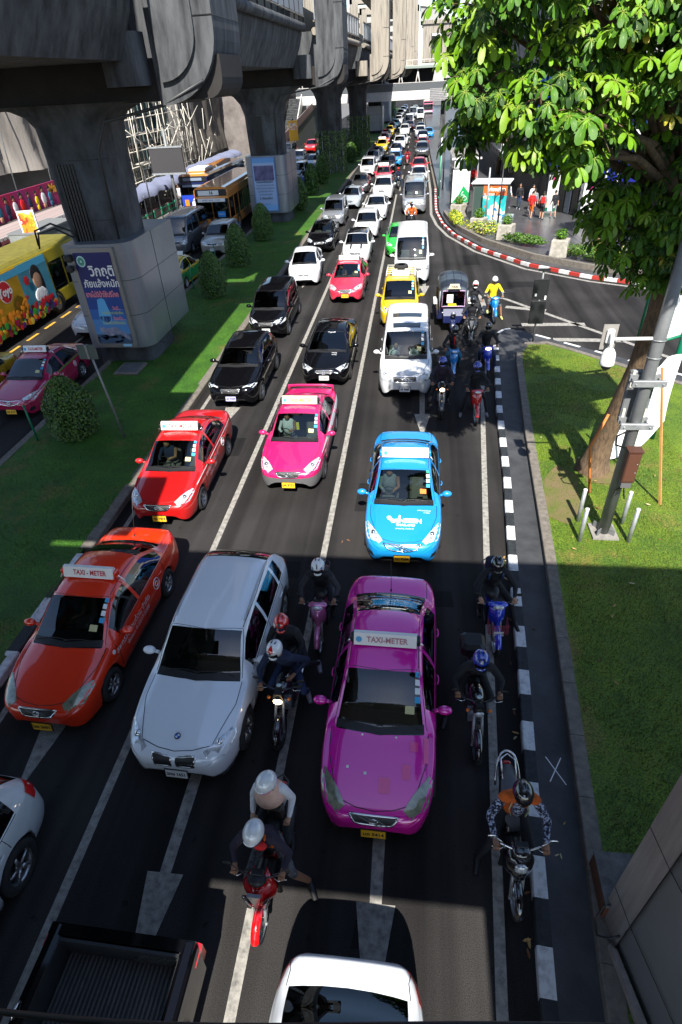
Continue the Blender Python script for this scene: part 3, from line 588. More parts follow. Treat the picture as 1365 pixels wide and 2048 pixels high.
def rider_joints(lean=.14, turn=0., seat=.80, sy=.28, bar=(.30, -.36, 1.02), feet=('peg', 'peg'), fl=None, fr=None, h=1., hx=0., slim=1.):
    """seated on a two-wheeler with hands on the bar"""
    P = V((0, sy, seat+.09)); Cc = P+V((hx*.5, -lean*.75, .36*h)); N = P+V((hx*.9, -lean*1.15, .56*h)); Hd = N+V((hx*.3, -.055, .15))
    J = dict(pel=P, chest=Cc, neck=N, head=Hd); w = .19*slim
    for s, q in (('l', 1), ('r', -1)):
        J['sh'+s] = N+V((q*w, .01, -.075)); g = V((q*bar[0], bar[1], bar[2]+.01)); J['gr'+s] = g; wr = g+V((q*.01, .095, .035)); J['wr'+s] = wr
        m = J['sh'+s].lerp(wr, .5); J['el'+s] = m+V((q*.11, .05, -.10)); J['hip'+s] = P+V((q*.09, 0, -.03))
        f = feet[0 if s == 'l' else 1]; ov = fl if s == 'l' else fr
        if f == 'down': J['kn'+s] = V((q*.30, sy-.34, seat-.18)); J['an'+s] = V((q*.40, sy-.30, .09)); J['to'+s] = V((q*.43, sy-.50, .05))
        elif f == 'board': J['kn'+s] = V((q*.20, sy-.46, seat-.10)); J['an'+s] = V((q*.17, sy-.46, .36)); J['to'+s] = V((q*.18, sy-.66, .33))
        else: J['kn'+s] = V((q*.24, sy-.42, seat-.06)); J['an'+s] = V((q*.21, sy-.20, .36)); J['to'+s] = V((q*.22, sy-.40, .30))
        if ov: J['kn'+s], J['an'+s], J['to'+s] = [V(v) for v in ov]
    return J
def stand_joints(step=.12, arm=.1, carry=None):
    J = dict(pel=V((0, 0, .93)), chest=V((0, -.02, 1.28)), neck=V((0, -.02, 1.46)), head=V((0, -.05, 1.62)))
    for s, q in (('l', 1), ('r', -1)):
        J['sh'+s] = V((q*.17, -.01, 1.40)); J['el'+s] = V((q*.24, .02+q*arm*.3, 1.13)); J['wr'+s] = V((q*.25, -.06-q*arm, .90)); J['hip'+s] = V((q*.09, 0, .90))
        J['kn'+s] = V((q*.10, -.04-q*step*.6, .50)); J['an'+s] = V((q*.10, q*step*-1+.02, .09)); J['to'+s] = V((q*.12, q*step*-1-.17, .05))
    return J

# two-wheelers
def tyre_wheel(root, y, R, w, m=ALU, sp=6, name='wheel'):
    a = MB(); a.lathe([(R*.80, -w*.42), (R*.93, -w/2), (R, -w*.18), (R, w*.18), (R*.93, w/2), (R*.80, w*.42)], (0, 0, 0), TYRE, 26, 'X'); o = a.build('wheel', root, (0, y, R))
    b = MB(); b.lathe([(R*.81, -w*.40), (R*.76, 0), (R*.81, w*.40)], (0, 0, 0), m, 24, 'X'); b.cyl((-w*.5, 0, 0), (w*.5, 0, 0), R*.14, m)
    for k in range(sp): t = 2*pi*k/sp; b.tube([(0, cos(t)*R*.1, sin(t)*R*.1), (0, cos(t)*R*.78, sin(t)*R*.78)], [.012, .009], m, 5)
    b.lathe([(R*.28, w*.32), (R*.52, w*.32)], (0, 0, 0), STEEL, 20, 'X'); b.build('rim', o)
def bike(kind, col, loc, rz, label, group=None, steer=0., colb=None, basket=None, lit=False, plate=None, mirrors=True, box=False, chromey=False):
    """scooter: leg shield, floor, apron; wave: underbone; naked: tank, round lamp, exposed engine; retro: round-nosed scooter with hoop"""
    t = thing('motorcycle' if kind == 'naked' else 'scooter', label, 'motorcycle' if kind == 'naked' else 'scooter', loc, rz, group)
    colb = colb or col; R = .29 if kind in ('naked', 'wave') else .255; fy, ry = -.62, .60; tw = .11 if kind == 'naked' else .085
    tyre_wheel(t, fy, R, tw, DKGREY if kind == 'naked' else ALU); tyre_wheel(t, ry, R, tw*1.15, DKGREY if kind == 'naked' else ALU)
    hb = {'naked': (-.30, 1.02), 'wave': (-.34, 1.0), 'scooter': (-.36, 1.02), 'retro': (-.34, 1.04)}[kind]
    # fork + fender
    for s in (-1, 1):
        m = MB(); m.tube([(s*.065, fy, R), (s*.065, fy+.09, R+.26), (s*.06, hb[0]-.04, .86)], [.022, .024, .022], GOLD if (kind == 'naked' and col == 'gold') else STEEL, 8); m.ell((s*.075, fy, R), (.02, .03, .03), STEEL, 8, 5); m.build('fork', t)
    m = MB(); m.lathe([(R+.012, -.055), (R+.045, -.03), (R+.052, 0), (R+.045, .03), (R+.012, .055)], (0, fy, R), colb, 16, 'X', a0=radians(30 if kind == 'naked' else -5), a1=radians(160)); m.build('front_fender', t)
    # bar
    m = MB(); m.tube([(-.35, hb[0]+.06, hb[1]), (-.24, hb[0]+.02, hb[1]+.01), (-.08, hb[0]-.03, hb[1]-.01), (.08, hb[0]-.03, hb[1]-.01), (.24, hb[0]+.02, hb[1]+.01), (.35, hb[0]+.06, hb[1])], .012, DKGREY if not chromey else CHR, 8); hbo = m.build('handlebar', t)
    for s in (-1, 1):
        m = MB(); m.cyl((s*.25, hb[0]+.03, hb[1]+.01), (s*.37, hb[0]+.07, hb[1]), .018, BLK); m.build('grip', hbo)
        m = MB(); m.tube([(s*.20, hb[0]-.01, hb[1]), (s*.26, hb[0]-.04, hb[1]), (s*.36, hb[0]-.01, hb[1]-.01)], .006, CHR, 5); m.build('lever', hbo)
        if mirrors: m = MB(); m.tube([(s*.2, hb[0], hb[1]), (s*.24, hb[0]-.01, hb[1]+.12), (s*.33, hb[0]+.02, hb[1]+.17)], .006, BLK if not chromey else CHR, 5); m.ell((s*.37, hb[0]+.02, hb[1]+.18), (.06, .012, .035), BLK if not chromey else CHR, 10, 6); m.build('mirror', hbo)
    lampm = mat('lit_lamp', (1, .9, .7), .3, emit=(1, .75, .45), es=6.) if lit else LAMP
    if kind == 'naked':
        m = MB(); m.ell((0, -.08, .84), (.13, .24, .13), col if col != 'gold' else BLK, 16, 10); m.ell((0, -.05, .955), (.05, .05, .012), CHR, 14, 6); m.build('fuel_tank', t)
        m = MB(); m.ell((0, hb[0]-.12, .92), (.09, .075, .10), BLK, 14, 8); m.prism([(-.09, .90), (.09, .90), (.06, 1.05), (-.06, 1.05)], hb[0]-.16, hb[0]-.08, BLK, 'Y'); m.build('headlight_housing', t)
        m = MB(); m.ell((0, hb[0]-.185, .90), (.075, .03, .06), lampm, 14, 8); m.build('headlight', t)
        m = MB(); m.tube([(0, hb[0]+.02, .80), (0, -.1, .55), (0, .0, .32), (0, .35, .36), (0, .5, .75)], .03, BLK, 8); m.tube([(0, .05, .72), (0, .5, .78), (0, .82, .88)], .03, BLK, 8); m.build('frame', t)
        m = MB(); m.box((0, .0, .45), (.28, .34, .30), DKGREY, bev=.05); m.box((0, -.2, .52), (.2, .14, .2), STEEL, bev=.03)
        for k in range(4): m.box((0, -.21, .44+k*.05), (.24, .17, .012), STEEL)
        m.build('engine', t)
        m = MB(); m.ell((0, .32, .82), (.13, .26, .06), BLK, 14, 8); m.ell((0, .68, .88), (.10, .18, .06), BLK, 14, 8); m.build('seat', t)
        m = MB(); m.box((0, hb[0]-.01, hb[1]+.03), (.11, .06, .05), BLK, bev=.02); m.ell((0, hb[0]-.0, hb[1]+.062), (.045, .035, .012), mat('dial', (.5, .6, .6), .3), 14, 5); m.build('instrument', t)
        m = MB(); m.tube([(.08, -.18, .4), (.1, -.1, .24), (.12, .3, .26), (.16, .75, .42)], [.025, .025, .03, .05], CHR, 10); m.build('exhaust', t)
        for s in (-1, 1): m = MB(); m.ell((s*.17, hb[0]-.1, .88), (.03, .03, .025), ORG, 8, 5); m.tube([(s*.08, hb[0]-.08, .88), (s*.15, hb[0]-.1, .88)], .007, BLK, 5); m.build('indicator', t)
    else:
        nose = -.50 if kind != 'wave' else -.50; wd = {'scooter': .215, 'wave': .15, 'retro': .19}[kind]
        # front apron: lofted shell from steering head down to the wheel
        m = MB(); rowsz = [(.98, -.40, .08), (.92, -.47, .14), (.82, -.52, wd), (.68, -.52, wd*1.02), (.54, -.48, wd*.85), (.42, -.40, wd*.55)]
        vs = []; n = 12
        for z, y, w in rowsz:
            for i in range(n+1): a = -pi/2+pi*i/n; vs.append((w*sin(a), y+.16-.17*cos(a)-(.05 if abs(a) < .3 else 0), z))
        m.add(vs, [[j*(n+1)+i, j*(n+1)+i+1, (j+1)*(n+1)+i+1, (j+1)*(n+1)+i] for j in range(len(rowsz)-1) for i in range(n)], col, True)
        o = m.build('front_apron', t); sd = o.modifiers.new('s', 'SOLIDIFY'); sd.thickness = .01
        m = MB()
        if kind == 'retro': m.ell((0, -.52, .86), (.085, .05, .10), lampm, 14, 8); m.lathe([(.085, 0), (.10, .01), (.085, .02)], (0, -.535, .86), CHR, 18, 'Y')
        elif kind == 'scooter':
            for s in (-1, 1): m.ell((s*.105, -.555, .72), (.042, .035, .17), mat('smoked_lamp', (.03, .03, .035), .08, coat=1.), 12, 8, rot=Matrix.Rotation(s*.38, 3, 'Y')); m.ell((s*.10, -.585, .72), (.018, .012, .09), LAMP, 10, 6, rot=Matrix.Rotation(s*.38, 3, 'Y'))
        else: m.ell((0, hb[0]-.13, 1.0), (.10, .04, .045), lampm, 14, 8)
        m.build('headlight', t)
        # bar cowl
        m = MB(); m.ell((0, hb[0]-.05, hb[1]), (.19 if kind == 'wave' else .12, .09, .06), col if kind != 'scooter' else BLK, 16, 8); m.box((0, hb[0]+.01, hb[1]+.055), (.16, .08, .02), BLK, bev=.008); m.build('bar_cowl', t)
        if kind == 'scooter': m = MB(); m.prism([(-.085, .99), (.085, .99), (.0, .60)], -.60, -.56, mat('grey_trim', (.2, .21, .22), .3, .3), 'Y'); m.build('centre_panel', t)
        # legshield back, floor, body
        m = MB(); m.box((0, -.28, .62), (wd*2.1, .04, .55), BLK, bev=.03); m.box((0, -.06, .34), (.30, .42, .06), BLK, bev=.02); m.tube([(0, -.3, .5), (0, .1, .42), (0, .35, .55)], [.08, .09, .1], BLK, 10); m.build('floor', t)
        m = MB(); m.tube([(0, .02, .56), (0, .3, .60), (0, .62, .68), (0, .86, .80)], [.12, .15, .13, .06], col, 14, flat=.95); m.build('side_panel', t)
        m = MB(); m.tube([(0, -.02, .74), (0, .12, .80), (0, .42, .80), (0, .62, .84), (0, .84, .86)], [.06, .13, .14, .12, .06], BLK if kind != 'retro' else mat('grey_leather', (.1, .1, .11), .5), 14, flat=.42); m.build('seat', t)
        m = MB(); m.tube([(-.09, .62, .86), (-.1, .9, .90), (0, .98, .91), (.1, .9, .90), (.09, .62, .86)], .013, CHR if kind == 'retro' else DKGREY, 8); m.build('grab_rail', t)
        m = MB(); m.tube([(.12, .1, .28), (.15, .4, .3), (.16, .8, .38)], [.03, .045, .05], DKGREY, 10); m.build('exhaust', t)
        m = MB(); m.box((0, .3, .33), (.2, .35, .2), DKGREY, bev=.04); m.build('engine', t)
        if kind == 'retro':
            m = MB(); m.tube([(-.17*cos(a)*(1 if sin(a) > .0 else 1), .66+.36*sin(a), .62+.30*min(1, sin(a)*1.2)) for a in [pi*k/16 for k in range(17)]], .016, CHR, 8); m.build('chrome_hoop', t)
    m = MB(); m.ell((0, .93, .76), (.07, .03, .035), RED, 10, 6); m.build('tail_light', t)
    m = MB(); m.tube([(0, ry-.02, R+.36), (0, ry+.25, R+.26), (0, ry+.34, R+.12)], [.06, .07, .06], BLK, 8, flat=.4); m.build('rear_fender', t)
    if basket:
        m = MB(); x, y0, y1, z0, z1 = .17, -.72, -.50, .56, .78
        for k in range(5):
            z = z0+(z1-z0)*k/4; m.tube([(-x, y1, z), (-x, y0, z), (x, y0, z), (x, y1, z)], .005, basket, 4)
        for k in range(9): u = -x+2*x*k/8; m.tube([(u, y1, z0), (u, y0, z0), (u, y0, z1)], .004, basket, 4)
        m.build('basket', t)
    if plate:
        m = MB(); m.box((0, -.585 if not basket else -.74, .60), (.18, .006, .11), WHT); put_text(m, plate, .075, (0, -.589 if not basket else -.744, .60), (1, 0, 0), (0, 0, 1), INK); m.build('licence_plate', t)
    if box: m = MB(); m.box((0, .78, 1.02), (.40, .38, .28), BLK, bev=.06); m.build('top_box', t)
    return t

# ------------------------------------------------------------------ ground, roads, kerbs
def asphalt(name, c, sc=1.):
    m = bpy.data.materials.new(name); m.use_nodes = True; nt = m.node_tree; b = nt.nodes['Principled BSDF']; b.inputs['Roughness'].default_value = .82; b.inputs['Specular IOR Level'].default_value = .12
    tc = nt.nodes.new('ShaderNodeTexCoord')
    def noi(s, d, st=None):
        n = nt.nodes.new('ShaderNodeTexNoise'); n.inputs['Scale'].default_value = s; n.inputs['Detail'].default_value = d
        if st: mp = nt.nodes.new('ShaderNodeMapping'); mp.inputs['Scale'].default_value = st; nt.links.new(tc.outputs['Object'], mp.inputs[0]); nt.links.new(mp.outputs[0], n.inputs[0])
        else: nt.links.new(tc.outputs['Object'], n.inputs[0])
        return n
    def ramp(n, a, b_, p0, p1):
        r = nt.nodes.new('ShaderNodeValToRGB'); r.color_ramp.elements[0].position = p0; r.color_ramp.elements[1].position = p1; r.color_ramp.elements[0].color = (a, a, a, 1); r.color_ramp.elements[1].color = (b_, b_, b_, 1); nt.links.new(n.outputs[0], r.inputs[0]); return r
    def mul(a, b_):
        x = nt.nodes.new('ShaderNodeMix'); x.data_type = 'RGBA'; x.blend_type = 'MULTIPLY'; x.inputs[0].default_value = 1; nt.links.new(a, x.inputs[6])
        if isinstance(b_, tuple): x.inputs[7].default_value = b_
        else: nt.links.new(b_, x.inputs[7])
        return x.outputs[2]
    o = mul(ramp(noi(90, 3), .55, 1.5, .35, .68).outputs[0], ramp(noi(.35, 5), .75, 1.25, .35, .65).outputs[0])
    o = mul(o, ramp(noi(1., 4, (1.6, .04, 1)), .55, 1.3, .36, .60).outputs[0])
    o = mul(o, ramp(noi(7, 2), .55, 1., .24, .31).outputs[0])
    o = mul(o, (*c, 1)); nt.links.new(o, b.inputs['Base Color'])
    bp = nt.nodes.new('ShaderNodeBump'); bp.inputs['Strength'].default_value = .35; bp.inputs['Distance'].default_value = .01; nt.links.new(noi(140, 2).outputs[0], bp.inputs['Height']); nt.links.new(bp.outputs[0], b.inputs['Normal'])
    return m
ASPH = asphalt('asphalt', (.0265, .0250, .0245)); ROADW = mat('road_paint', (.33, .315, .28), .8, vary=.0, col2=(.10, .095, .09), vscale=9, w=.43, bump=.2, bscale=60); ROADY = mat('road_paint_yellow', (.62, .33, .03), .8, col2=(.2, .12, .03), vscale=6, w=.38)
PAVE = mat('paving', (.048, .050, .054), .7, vary=.35, vscale=2.2, bump=.2, bscale=50); CONC = mat('kerb_concrete', (.17, .15, .125), .85, vary=.35, vscale=7, bump=.4, bscale=60)
KW = mat('kerb_white', (.66, .67, .67), .75, col2=(.25, .25, .25), vscale=7, w=.36, bump=.3, bscale=30); KB = mat('kerb_black', (.022, .026, .030), .7, vary=.5, vscale=8, bump=.3, bscale=30); KR = mat('kerb_red', (.42, .03, .02), .7, col2=(.2, .06, .05), vscale=8, w=.36)
EARTH = mat('bare_earth', (.20, .13, .075), .95, vary=.3, vscale=5)
def grassmat(name, a, b, c, w=.5):
    m = mat(name, a, .75, col2=b, vscale=.9, w=w, bump=.6, bscale=45); nt = m.node_tree; ps = nt.nodes['Principled BSDF']
    tc = nt.nodes['Texture Coordinate']; n = nt.nodes.new('ShaderNodeTexNoise'); n.inputs['Scale'].default_value = 35; n.inputs['Detail'].default_value = 5; nt.links.new(tc.outputs['Object'], n.inputs[0])
    r = nt.nodes.new('ShaderNodeValToRGB'); r.color_ramp.elements[0].position = .38; r.color_ramp.elements[1].position = .62; r.color_ramp.elements[0].color = (.45, .5, .4, 1); r.color_ramp.elements[1].color = (1.35, 1.3, 1, 1); nt.links.new(n.outputs[0], r.inputs[0])
    n2 = nt.nodes.new('ShaderNodeTexNoise'); n2.inputs['Scale'].default_value = .55; n2.inputs['Detail'].default_value = 6; n2.inputs['Roughness'].default_value = .7; nt.links.new(tc.outputs['Object'], n2.inputs[0])
    r2 = nt.nodes.new('ShaderNodeValToRGB'); r2.color_ramp.elements[0].position = .55; r2.color_ramp.elements[1].position = .66; nt.links.new(n2.outputs[0], r2.inputs[0])
    mx = nt.nodes.new('ShaderNodeMix'); mx.data_type = 'RGBA'; mx.inputs[7].default_value = (*c, 1); old = ps.inputs['Base Color'].links[0].from_socket; nt.links.new(r2.outputs[0], mx.inputs[0]); nt.links.new(old, mx.inputs[6])
    x = nt.nodes.new('ShaderNodeMix'); x.data_type = 'RGBA'; x.blend_type = 'MULTIPLY'; x.inputs[0].default_value = 1; nt.links.new(mx.outputs[2], x.inputs[6]); nt.links.new(r.outputs[0], x.inputs[7]); nt.links.new(x.outputs[2], ps.inputs['Base Color']); return m
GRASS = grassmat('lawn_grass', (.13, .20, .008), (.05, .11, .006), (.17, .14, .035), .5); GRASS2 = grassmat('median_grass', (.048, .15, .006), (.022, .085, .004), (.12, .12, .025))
m = MB(); m.quad((-400, -150, -.02), (400, -150, -.02), (400, 1500, -.02), (-400, 1500, -.02), mat('far_ground', (.12, .115, .11), .9, vary=.3, vscale=.1)); struct(m.build('ground'))
m = MB(); m.quad((-20.6, -60, 0), (3.5, -60, 0), (3.5, 700, 0), (-20.6, 700, 0), ASPH); m.quad((3.5, 14, 0), (60, 14, 0), (60, 70, 0), (3.5, 70, 0), ASPH); m.quad((3.5, -60, -.004), (60, -60, -.004), (60, 14, -.004), (3.5, 14, -.004), ASPH); struct(m.build('road'))
def strip(mb, pts, w, m, z=.004):
    P = [V((p[0], p[1], 0)) for p in pts]
    vs = []
    for i, p in enumerate(P):
        d = (P[min(i+1, len(P)-1)]-P[max(i-1, 0)]).normalized(); n = V((d.y, -d.x, 0)); vs += [(p.x-n.x*w/2, p.y-n.y*w/2, z), (p.x+n.x*w/2, p.y+n.y*w/2, z)]
    mb.add(vs, [[2*i, 2*i+1, 2*i+3, 2*i+2] for i in range(len(P)-1)], m)
def arrow(mb, x, y, w=.52, head=1.55, tail=3.2, tw=.16, dx=0.):
    mb.add([(x-w/2, y, .004), (x-w*.0, y-head, .004), (x+w/2, y, .004)], [[0, 1, 2]], ROADW)
    mb.add([(x-tw/2, y, .004), (x+tw/2, y, .004), (x+tw/2+.02, y+tail, .004), (x-tw/2-.02, y+tail, .004)], [[0, 1, 2, 3]], ROADW)
m = MB()
for x in (-4.55, -1.9): strip(m, [(x, -40), (x, 60)], .14, ROADW)
for x in (-4.45, -1.65):
    for k in range(22): strip(m, [(x+.02*k, 62+k*8), (x+.02*k, 65+k*8)], .13, ROADW)
strip(m, [(1.15, -20), (1.26, 1.97), (1.47, 5.14), (1.8, 10.05), (2.21, 15.85), (2.45, 19)], .14, ROADW)
strip(m, [(-7.05, -40), (-7.05, 17), (-7.0, 60)], .12, ROADW)
arrow(m, .37, 16.85); arrow(m, -.27, 2.95, tail=2.4); arrow(m, -3.22, 3.05, tail=2.2); arrow(m, -6.0, 17.2); arrow(m, -6.0, 5.4, tail=2); arrow(m, .5, 31); arrow(m, -5.9, 32.5)
strip(m, [(.6, 200), (1.0, 90), (1.22, 62), (1.12, 50), (1.45, 46), (2.1, 42.4), (3.57, 38.0), (5.95, 33.9), (8.78, 31.33), (10.9, 30.1), (20, 27)], .2, ROADW)
# hatched island
for a, b, w in (((3.2, 29.4), (3.25, 26.6), .22), ((3.2, 29.4), (4.3, 28.7), .16), ((4.3, 28.7), (9.6, 21.2), .2), ((4.2, 27.5), (5.9, 26.9), .34), ((4.6, 25.1), (7.2, 25.1), .36), ((5.6, 23.35), (8.2, 23.2), .36)): strip(m, [a, b], w, ROADW, .0045)
for x, z in ((-14.75, 1),): 
    strip(m, [(x, -20), (x, 24.2)], .13, ROADW)
    for k in range(12): strip(m, [(x, 30+8*k), (x, 33+8*k)], .13, ROADW)
for k in range(40): strip(m, [(-17.2+.12*(k % 2)*0, 8+k*1.55), (-17.2, 8.95+k*1.55)], .14, ROADY)
strip(m, [(-12.25, -20), (-12.25, 60)], .1, ROADW)
struct(m.build('road_markings'))
m = MB(); strip(m, [(2.25, 4.75), (2.48, 5.15)], .015, WINK, .154); strip(m, [(2.25, 5.15), (2.48, 4.72)], .015, WINK, .154); struct(m.build('chalk_cross'))
PATCH = asphalt('asphalt_repair', (.015, .0145, .0145)); m = MB()
for x, y, w, l in ((-.9, 12.2, .9, 1.3), (.6, 8.6, .8, .5), (-2.9, 9.3, 1.1, .6), (-5.4, 14.6, .8, 1.1), (5.5, 31, 1.6, 1.0), (3.2, 36, .9, 2.2), (-.3, 2.6, .5, .35)): m.add([(x-w/2, y-l/2, .002), (x+w/2, y-l/2+.05, .002), (x+w/2-.04, y+l/2, .002), (x-w/2+.03, y+l/2-.03, .002)], [[0, 1, 2, 3]], PATCH)
struct(m.build('road_repair'))
for x, y, l in ((-.75, 13.6, 'round iron manhole cover in the road behind the sky blue taxi'), (4.6, 29.9, 'round iron manhole cover in the side road beyond the hatched island')):
    m = MB(); m.lathe([(0, .006), (.30, .006), (.32, .004)], (x, y, 0), mat('iron_cover', (.035, .032, .03), .55, .4, vary=.4, vscale=30), 28); m.lathe([(.24, .008), (.26, .008)], (x, y, 0), BLK, 28); tag(m.build('manhole_cover'), l, 'manhole cover')

def kerb(mb, pts, w, h, mats, step, z0=-.01, bev=.02):
    """kerb of alternating stones following a line (left edge of the stones on the line)"""
    P = [V((p[0], p[1], 0)) for p in pts]; Ls = [0]
    for a, b in zip(P, P[1:]): Ls.append(Ls[-1]+(b-a).length)
    def at(s):
        for i in range(len(P)-1):
            if s <= Ls[i+1] or i == len(P)-2: t = (s-Ls[i])/(Ls[i+1]-Ls[i]); d = (P[i+1]-P[i]).normalized(); return P[i].lerp(P[i+1], t), V((d.y, -d.x, 0))
    n = max(1, int(Ls[-1]/step))
    for k in range(n):
        a, na = at(k*step+.004); b, nb = at(min((k+1)*step-.004, Ls[-1])); mm = mats[k % len(mats)]
        pr = [(0, z0), (0, h-bev), (bev, h), (w, h), (w, z0)]
        vs = [a+na*x+V((0, 0, z)) for x, z in pr]+[b+nb*x+V((0, 0, z)) for x, z in pr]
        mb.add(vs, [[i, (i+1) % 5, 5+(i+1) % 5, 5+i] for i in range(5)]+[[4, 3, 2, 1, 0], [5, 6, 7, 8, 9]], mm)
KP = [(1.63, -1), (1.70, 1.99), (1.93, 5.1), (2.06, 6.7), (2.27, 10.1), (2.50, 13), (2.72, 17.0), (3.2, 22.9)]
m = MB(); kerb(m, [(x-.02, y) for x, y in KP], .19, .15, [KW, KB], .522); struct(m.build('kerb'))
m = MB(); SK = [(2.28, .5), (2.40, 2.4), (2.52, 3.75), (2.70, 6.11), (3.0, 9.96), (3.35, 15.6), (3.80, 21.2), (4.15, 22.2), (4.7, 22.6), (5.3, 22.35), (6.8, 20.8), (12, 15.5), (30, -2)]
kerb(m, SK, .22, .30, [CONC], 1.0, bev=.015); struct(m.build('kerb'))
m = MB(); isl = [(1.75, -1), (1.85, 1.99), (2.05, 5.1), (2.2, 6.7), (2.4, 10.1), (2.62, 13), (2.85, 17.0), (3.32, 22.9), (3.5, 23.7), (3.95, 24.2), (4.5, 23.95), (5.3, 23.1), (7.3, 21.4), (12.6, 16.1), (31, -1.5), (31, -4), (2, -4)]
m.prism(isl, -.01, .148, PAVE); struct(m.build('pavement'))
m = MB(); strip(m, [(3.45, 23.75), (3.7, 24.1), (4.0, 24.25)], .12, KW, .152)
for k in range(5): a = (4.9+k*.95, 23.5-k*.87); strip(m, [a, (a[0]+.5, a[1]-.45)], .14, KW, .153)
struct(m.build('kerb_paint'))
# lawn with an uneven surface
def lawn(name, poly, z, mt, amp=.03, cell=.35, base=None):
    bm = bmesh.new(); f = bm.faces.new([bm.verts.new((x, y, z)) for x, y in poly])
    xs = [p[0] for p in poly]; ys = [p[1] for p in poly]
    for ax, lo, hi in ((V((1, 0, 0)), min(xs), max(xs)), (V((0, 1, 0)), min(ys), max(ys))):
        k = int((hi-lo)/cell)
        for i in range(1, k): bmesh.ops.bisect_plane(bm, geom=bm.verts[:]+bm.edges[:]+bm.faces[:], plane_co=ax*(lo+(hi-lo)*i/k), plane_no=ax)
    for v in bm.verts: v.co.z += amp*noise.noise(v.co*.9)+amp*.4*noise.noise(v.co*4)
    me = bpy.data.meshes.new(name); bm.to_mesh(me); bm.free(); me.materials.append(mt)
    for p in me.polygons: p.use_smooth = True
    o = bpy.data.objects.new(name, me); COL.objects.link(o); return struct(o)
lawn('lawn', [(2.42, .5), (2.55, 2.4), (2.68, 3.75), (2.86, 6.11), (3.17, 9.96), (3.52, 15.6), (3.95, 21.1), (4.25, 22.0), (4.7, 22.35), (5.2, 22.15), (6.7, 20.6), (11.9, 15.3), (26, 0)], .27, GRASS)
# median
m = MB(); kerb(m, [(-7.33, 60), (-7.42, 9.5)], .28, .16, [CONC], 1.2); kerb(m, [(-7.42, 9.4), (-7.45, -10)], .26, .16, [KW, KB], .72); kerb(m, [(-12.15, -10), (-12.15, 60)], .26, .16, [CONC], 1.2)
kerb(m, [(-6.2, 230), (-7.33, 60)], .28, .16, [CONC], 2.4); kerb(m, [(-12.15, 60), (-10.5, 230)], .26, .16, [CONC], 2.4)
struct(m.build('kerb'))
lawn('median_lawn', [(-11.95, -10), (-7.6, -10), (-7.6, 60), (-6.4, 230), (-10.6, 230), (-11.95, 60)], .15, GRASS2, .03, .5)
for P_, k_ in (([(3.25, 11.2), (3.7, 10.9), (4.1, 11.5), (4.2, 12.3), (4.35, 13.0), (3.9, 13.5), (3.5, 12.9), (3.3, 12.0)], 0), ([(4.5, 12.7), (5.2, 12.6), (5.6, 13.2), (5.1, 13.9), (4.4, 13.8)], 2)): lawn('bare_ground', P_, .283, mat('bare_soil', (.17, .115, .06), .95, col2=(.09, .12, .015), vscale=2.2, w=.52, bump=.6, bscale=40), .03, .2)
def blades(name, region, n, z, ms, h=(.03, .07), holes=()):
    mb = MB(); poly = region
    def inside(x, y):
        c = False
        for i in range(len(poly)):
            (x1, y1), (x2, y2) = poly[i-1], poly[i]
            if (y1 > y) != (y2 > y) and x < (x2-x1)*(y-y1)/(y2-y1)+x1: c = not c
        return c
    xs = [p[0] for p in poly]; ys = [p[1] for p in poly]; k = 0; R_ = random.Random(3)
    while k < n:
        x, y = R_.uniform(min(xs), max(xs)), R_.uniform(min(ys), max(ys))
        if not inside(x, y): k += .3; continue
        nn = noise.noise(V((x*.55, y*.55, 3)))
        if nn > .28 and R_.random() < .75: k += .5; continue
        if any((x-a)**2+(y-b)**2 < r*r for a, b, r in holes) and R_.random() < .62: k += .5; continue
        k += 1; a = R_.uniform(0, 2*pi); hh = R_.uniform(*h); w = .006; l = R_.uniform(-.6, .6)*hh; b = R_.uniform(0, 2*pi)
        z0 = z+.03*noise.noise(V((x, y, z))*.9)-.005
        mb.add([(x-w*cos(a), y-w*sin(a), z0), (x+w*cos(a), y+w*sin(a), z0), (x+l*cos(b), y+l*sin(b), z0+hh)], [[0, 1, 2]], ms[int(R_.random()*len(ms))])
    o = mb.build(name, fixn=False); tag(o, name.replace('_', ' ')+' growing thickly on the kerbed green', 'grass'); o['kind'] = 'stuff'
GB = [mat('grass_blade', (.095, .18, .010), .6), mat('grass_blade_dark', (.04, .09, .008), .6), mat('grass_blade_yellow', (.22, .21, .04), .6)]
blades('lawn_grass', [(2.66, 2.4), (2.80, 3.75), (2.98, 6.11), (3.28, 9.96), (3.62, 15.6), (4.0, 21.0), (4.7, 22.3), (7.2, 19.8), (7.2, 6), (5, 3.5)], 60000, .27, GB, holes=((3.75, 12.2, .85), (4.0, 9.8, .55), (4.9, 13.2, .7), (3.6, 11.2, .4)))
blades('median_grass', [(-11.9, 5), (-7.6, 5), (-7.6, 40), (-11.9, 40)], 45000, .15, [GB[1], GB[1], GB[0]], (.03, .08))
# right side plaza
FR = [(1.0, 230), (1.45, 90), (1.78, 62), (1.62, 53), (1.62, 50.5), (1.95, 46), (2.6, 42.4), (3.95, 38.4), (6.2, 34.6), (8.85, 32.0), (11.2, 30.6), (20, 27.6), (60, 20)]
m = MB(); kerb(m, FR[2:], .18, .16, [KR, KW], .62); kerb(m, FR[:3], .18, .16, [CONC], 2.0); struct(m.build('kerb'))
TILE = mat('plaza_tiles', (.075, .075, .078), .32, vary=.35, vscale=1.2, bump=.1, bscale=6)
m = MB(); m.prism([(x+.16, y+.05) for x, y in FR]+[(60, 60), (40, 230)], -.01, .145, TILE); struct(m.build('pavement'))
m = MB(); m.prism([(-60, -60), (-20.6, -60), (-20.6, 700), (-60, 700)], -.01, .148, mat('side_paving', (.14, .135, .13), .8, vary=.3, vscale=2)); struct(m.build('pavement'))
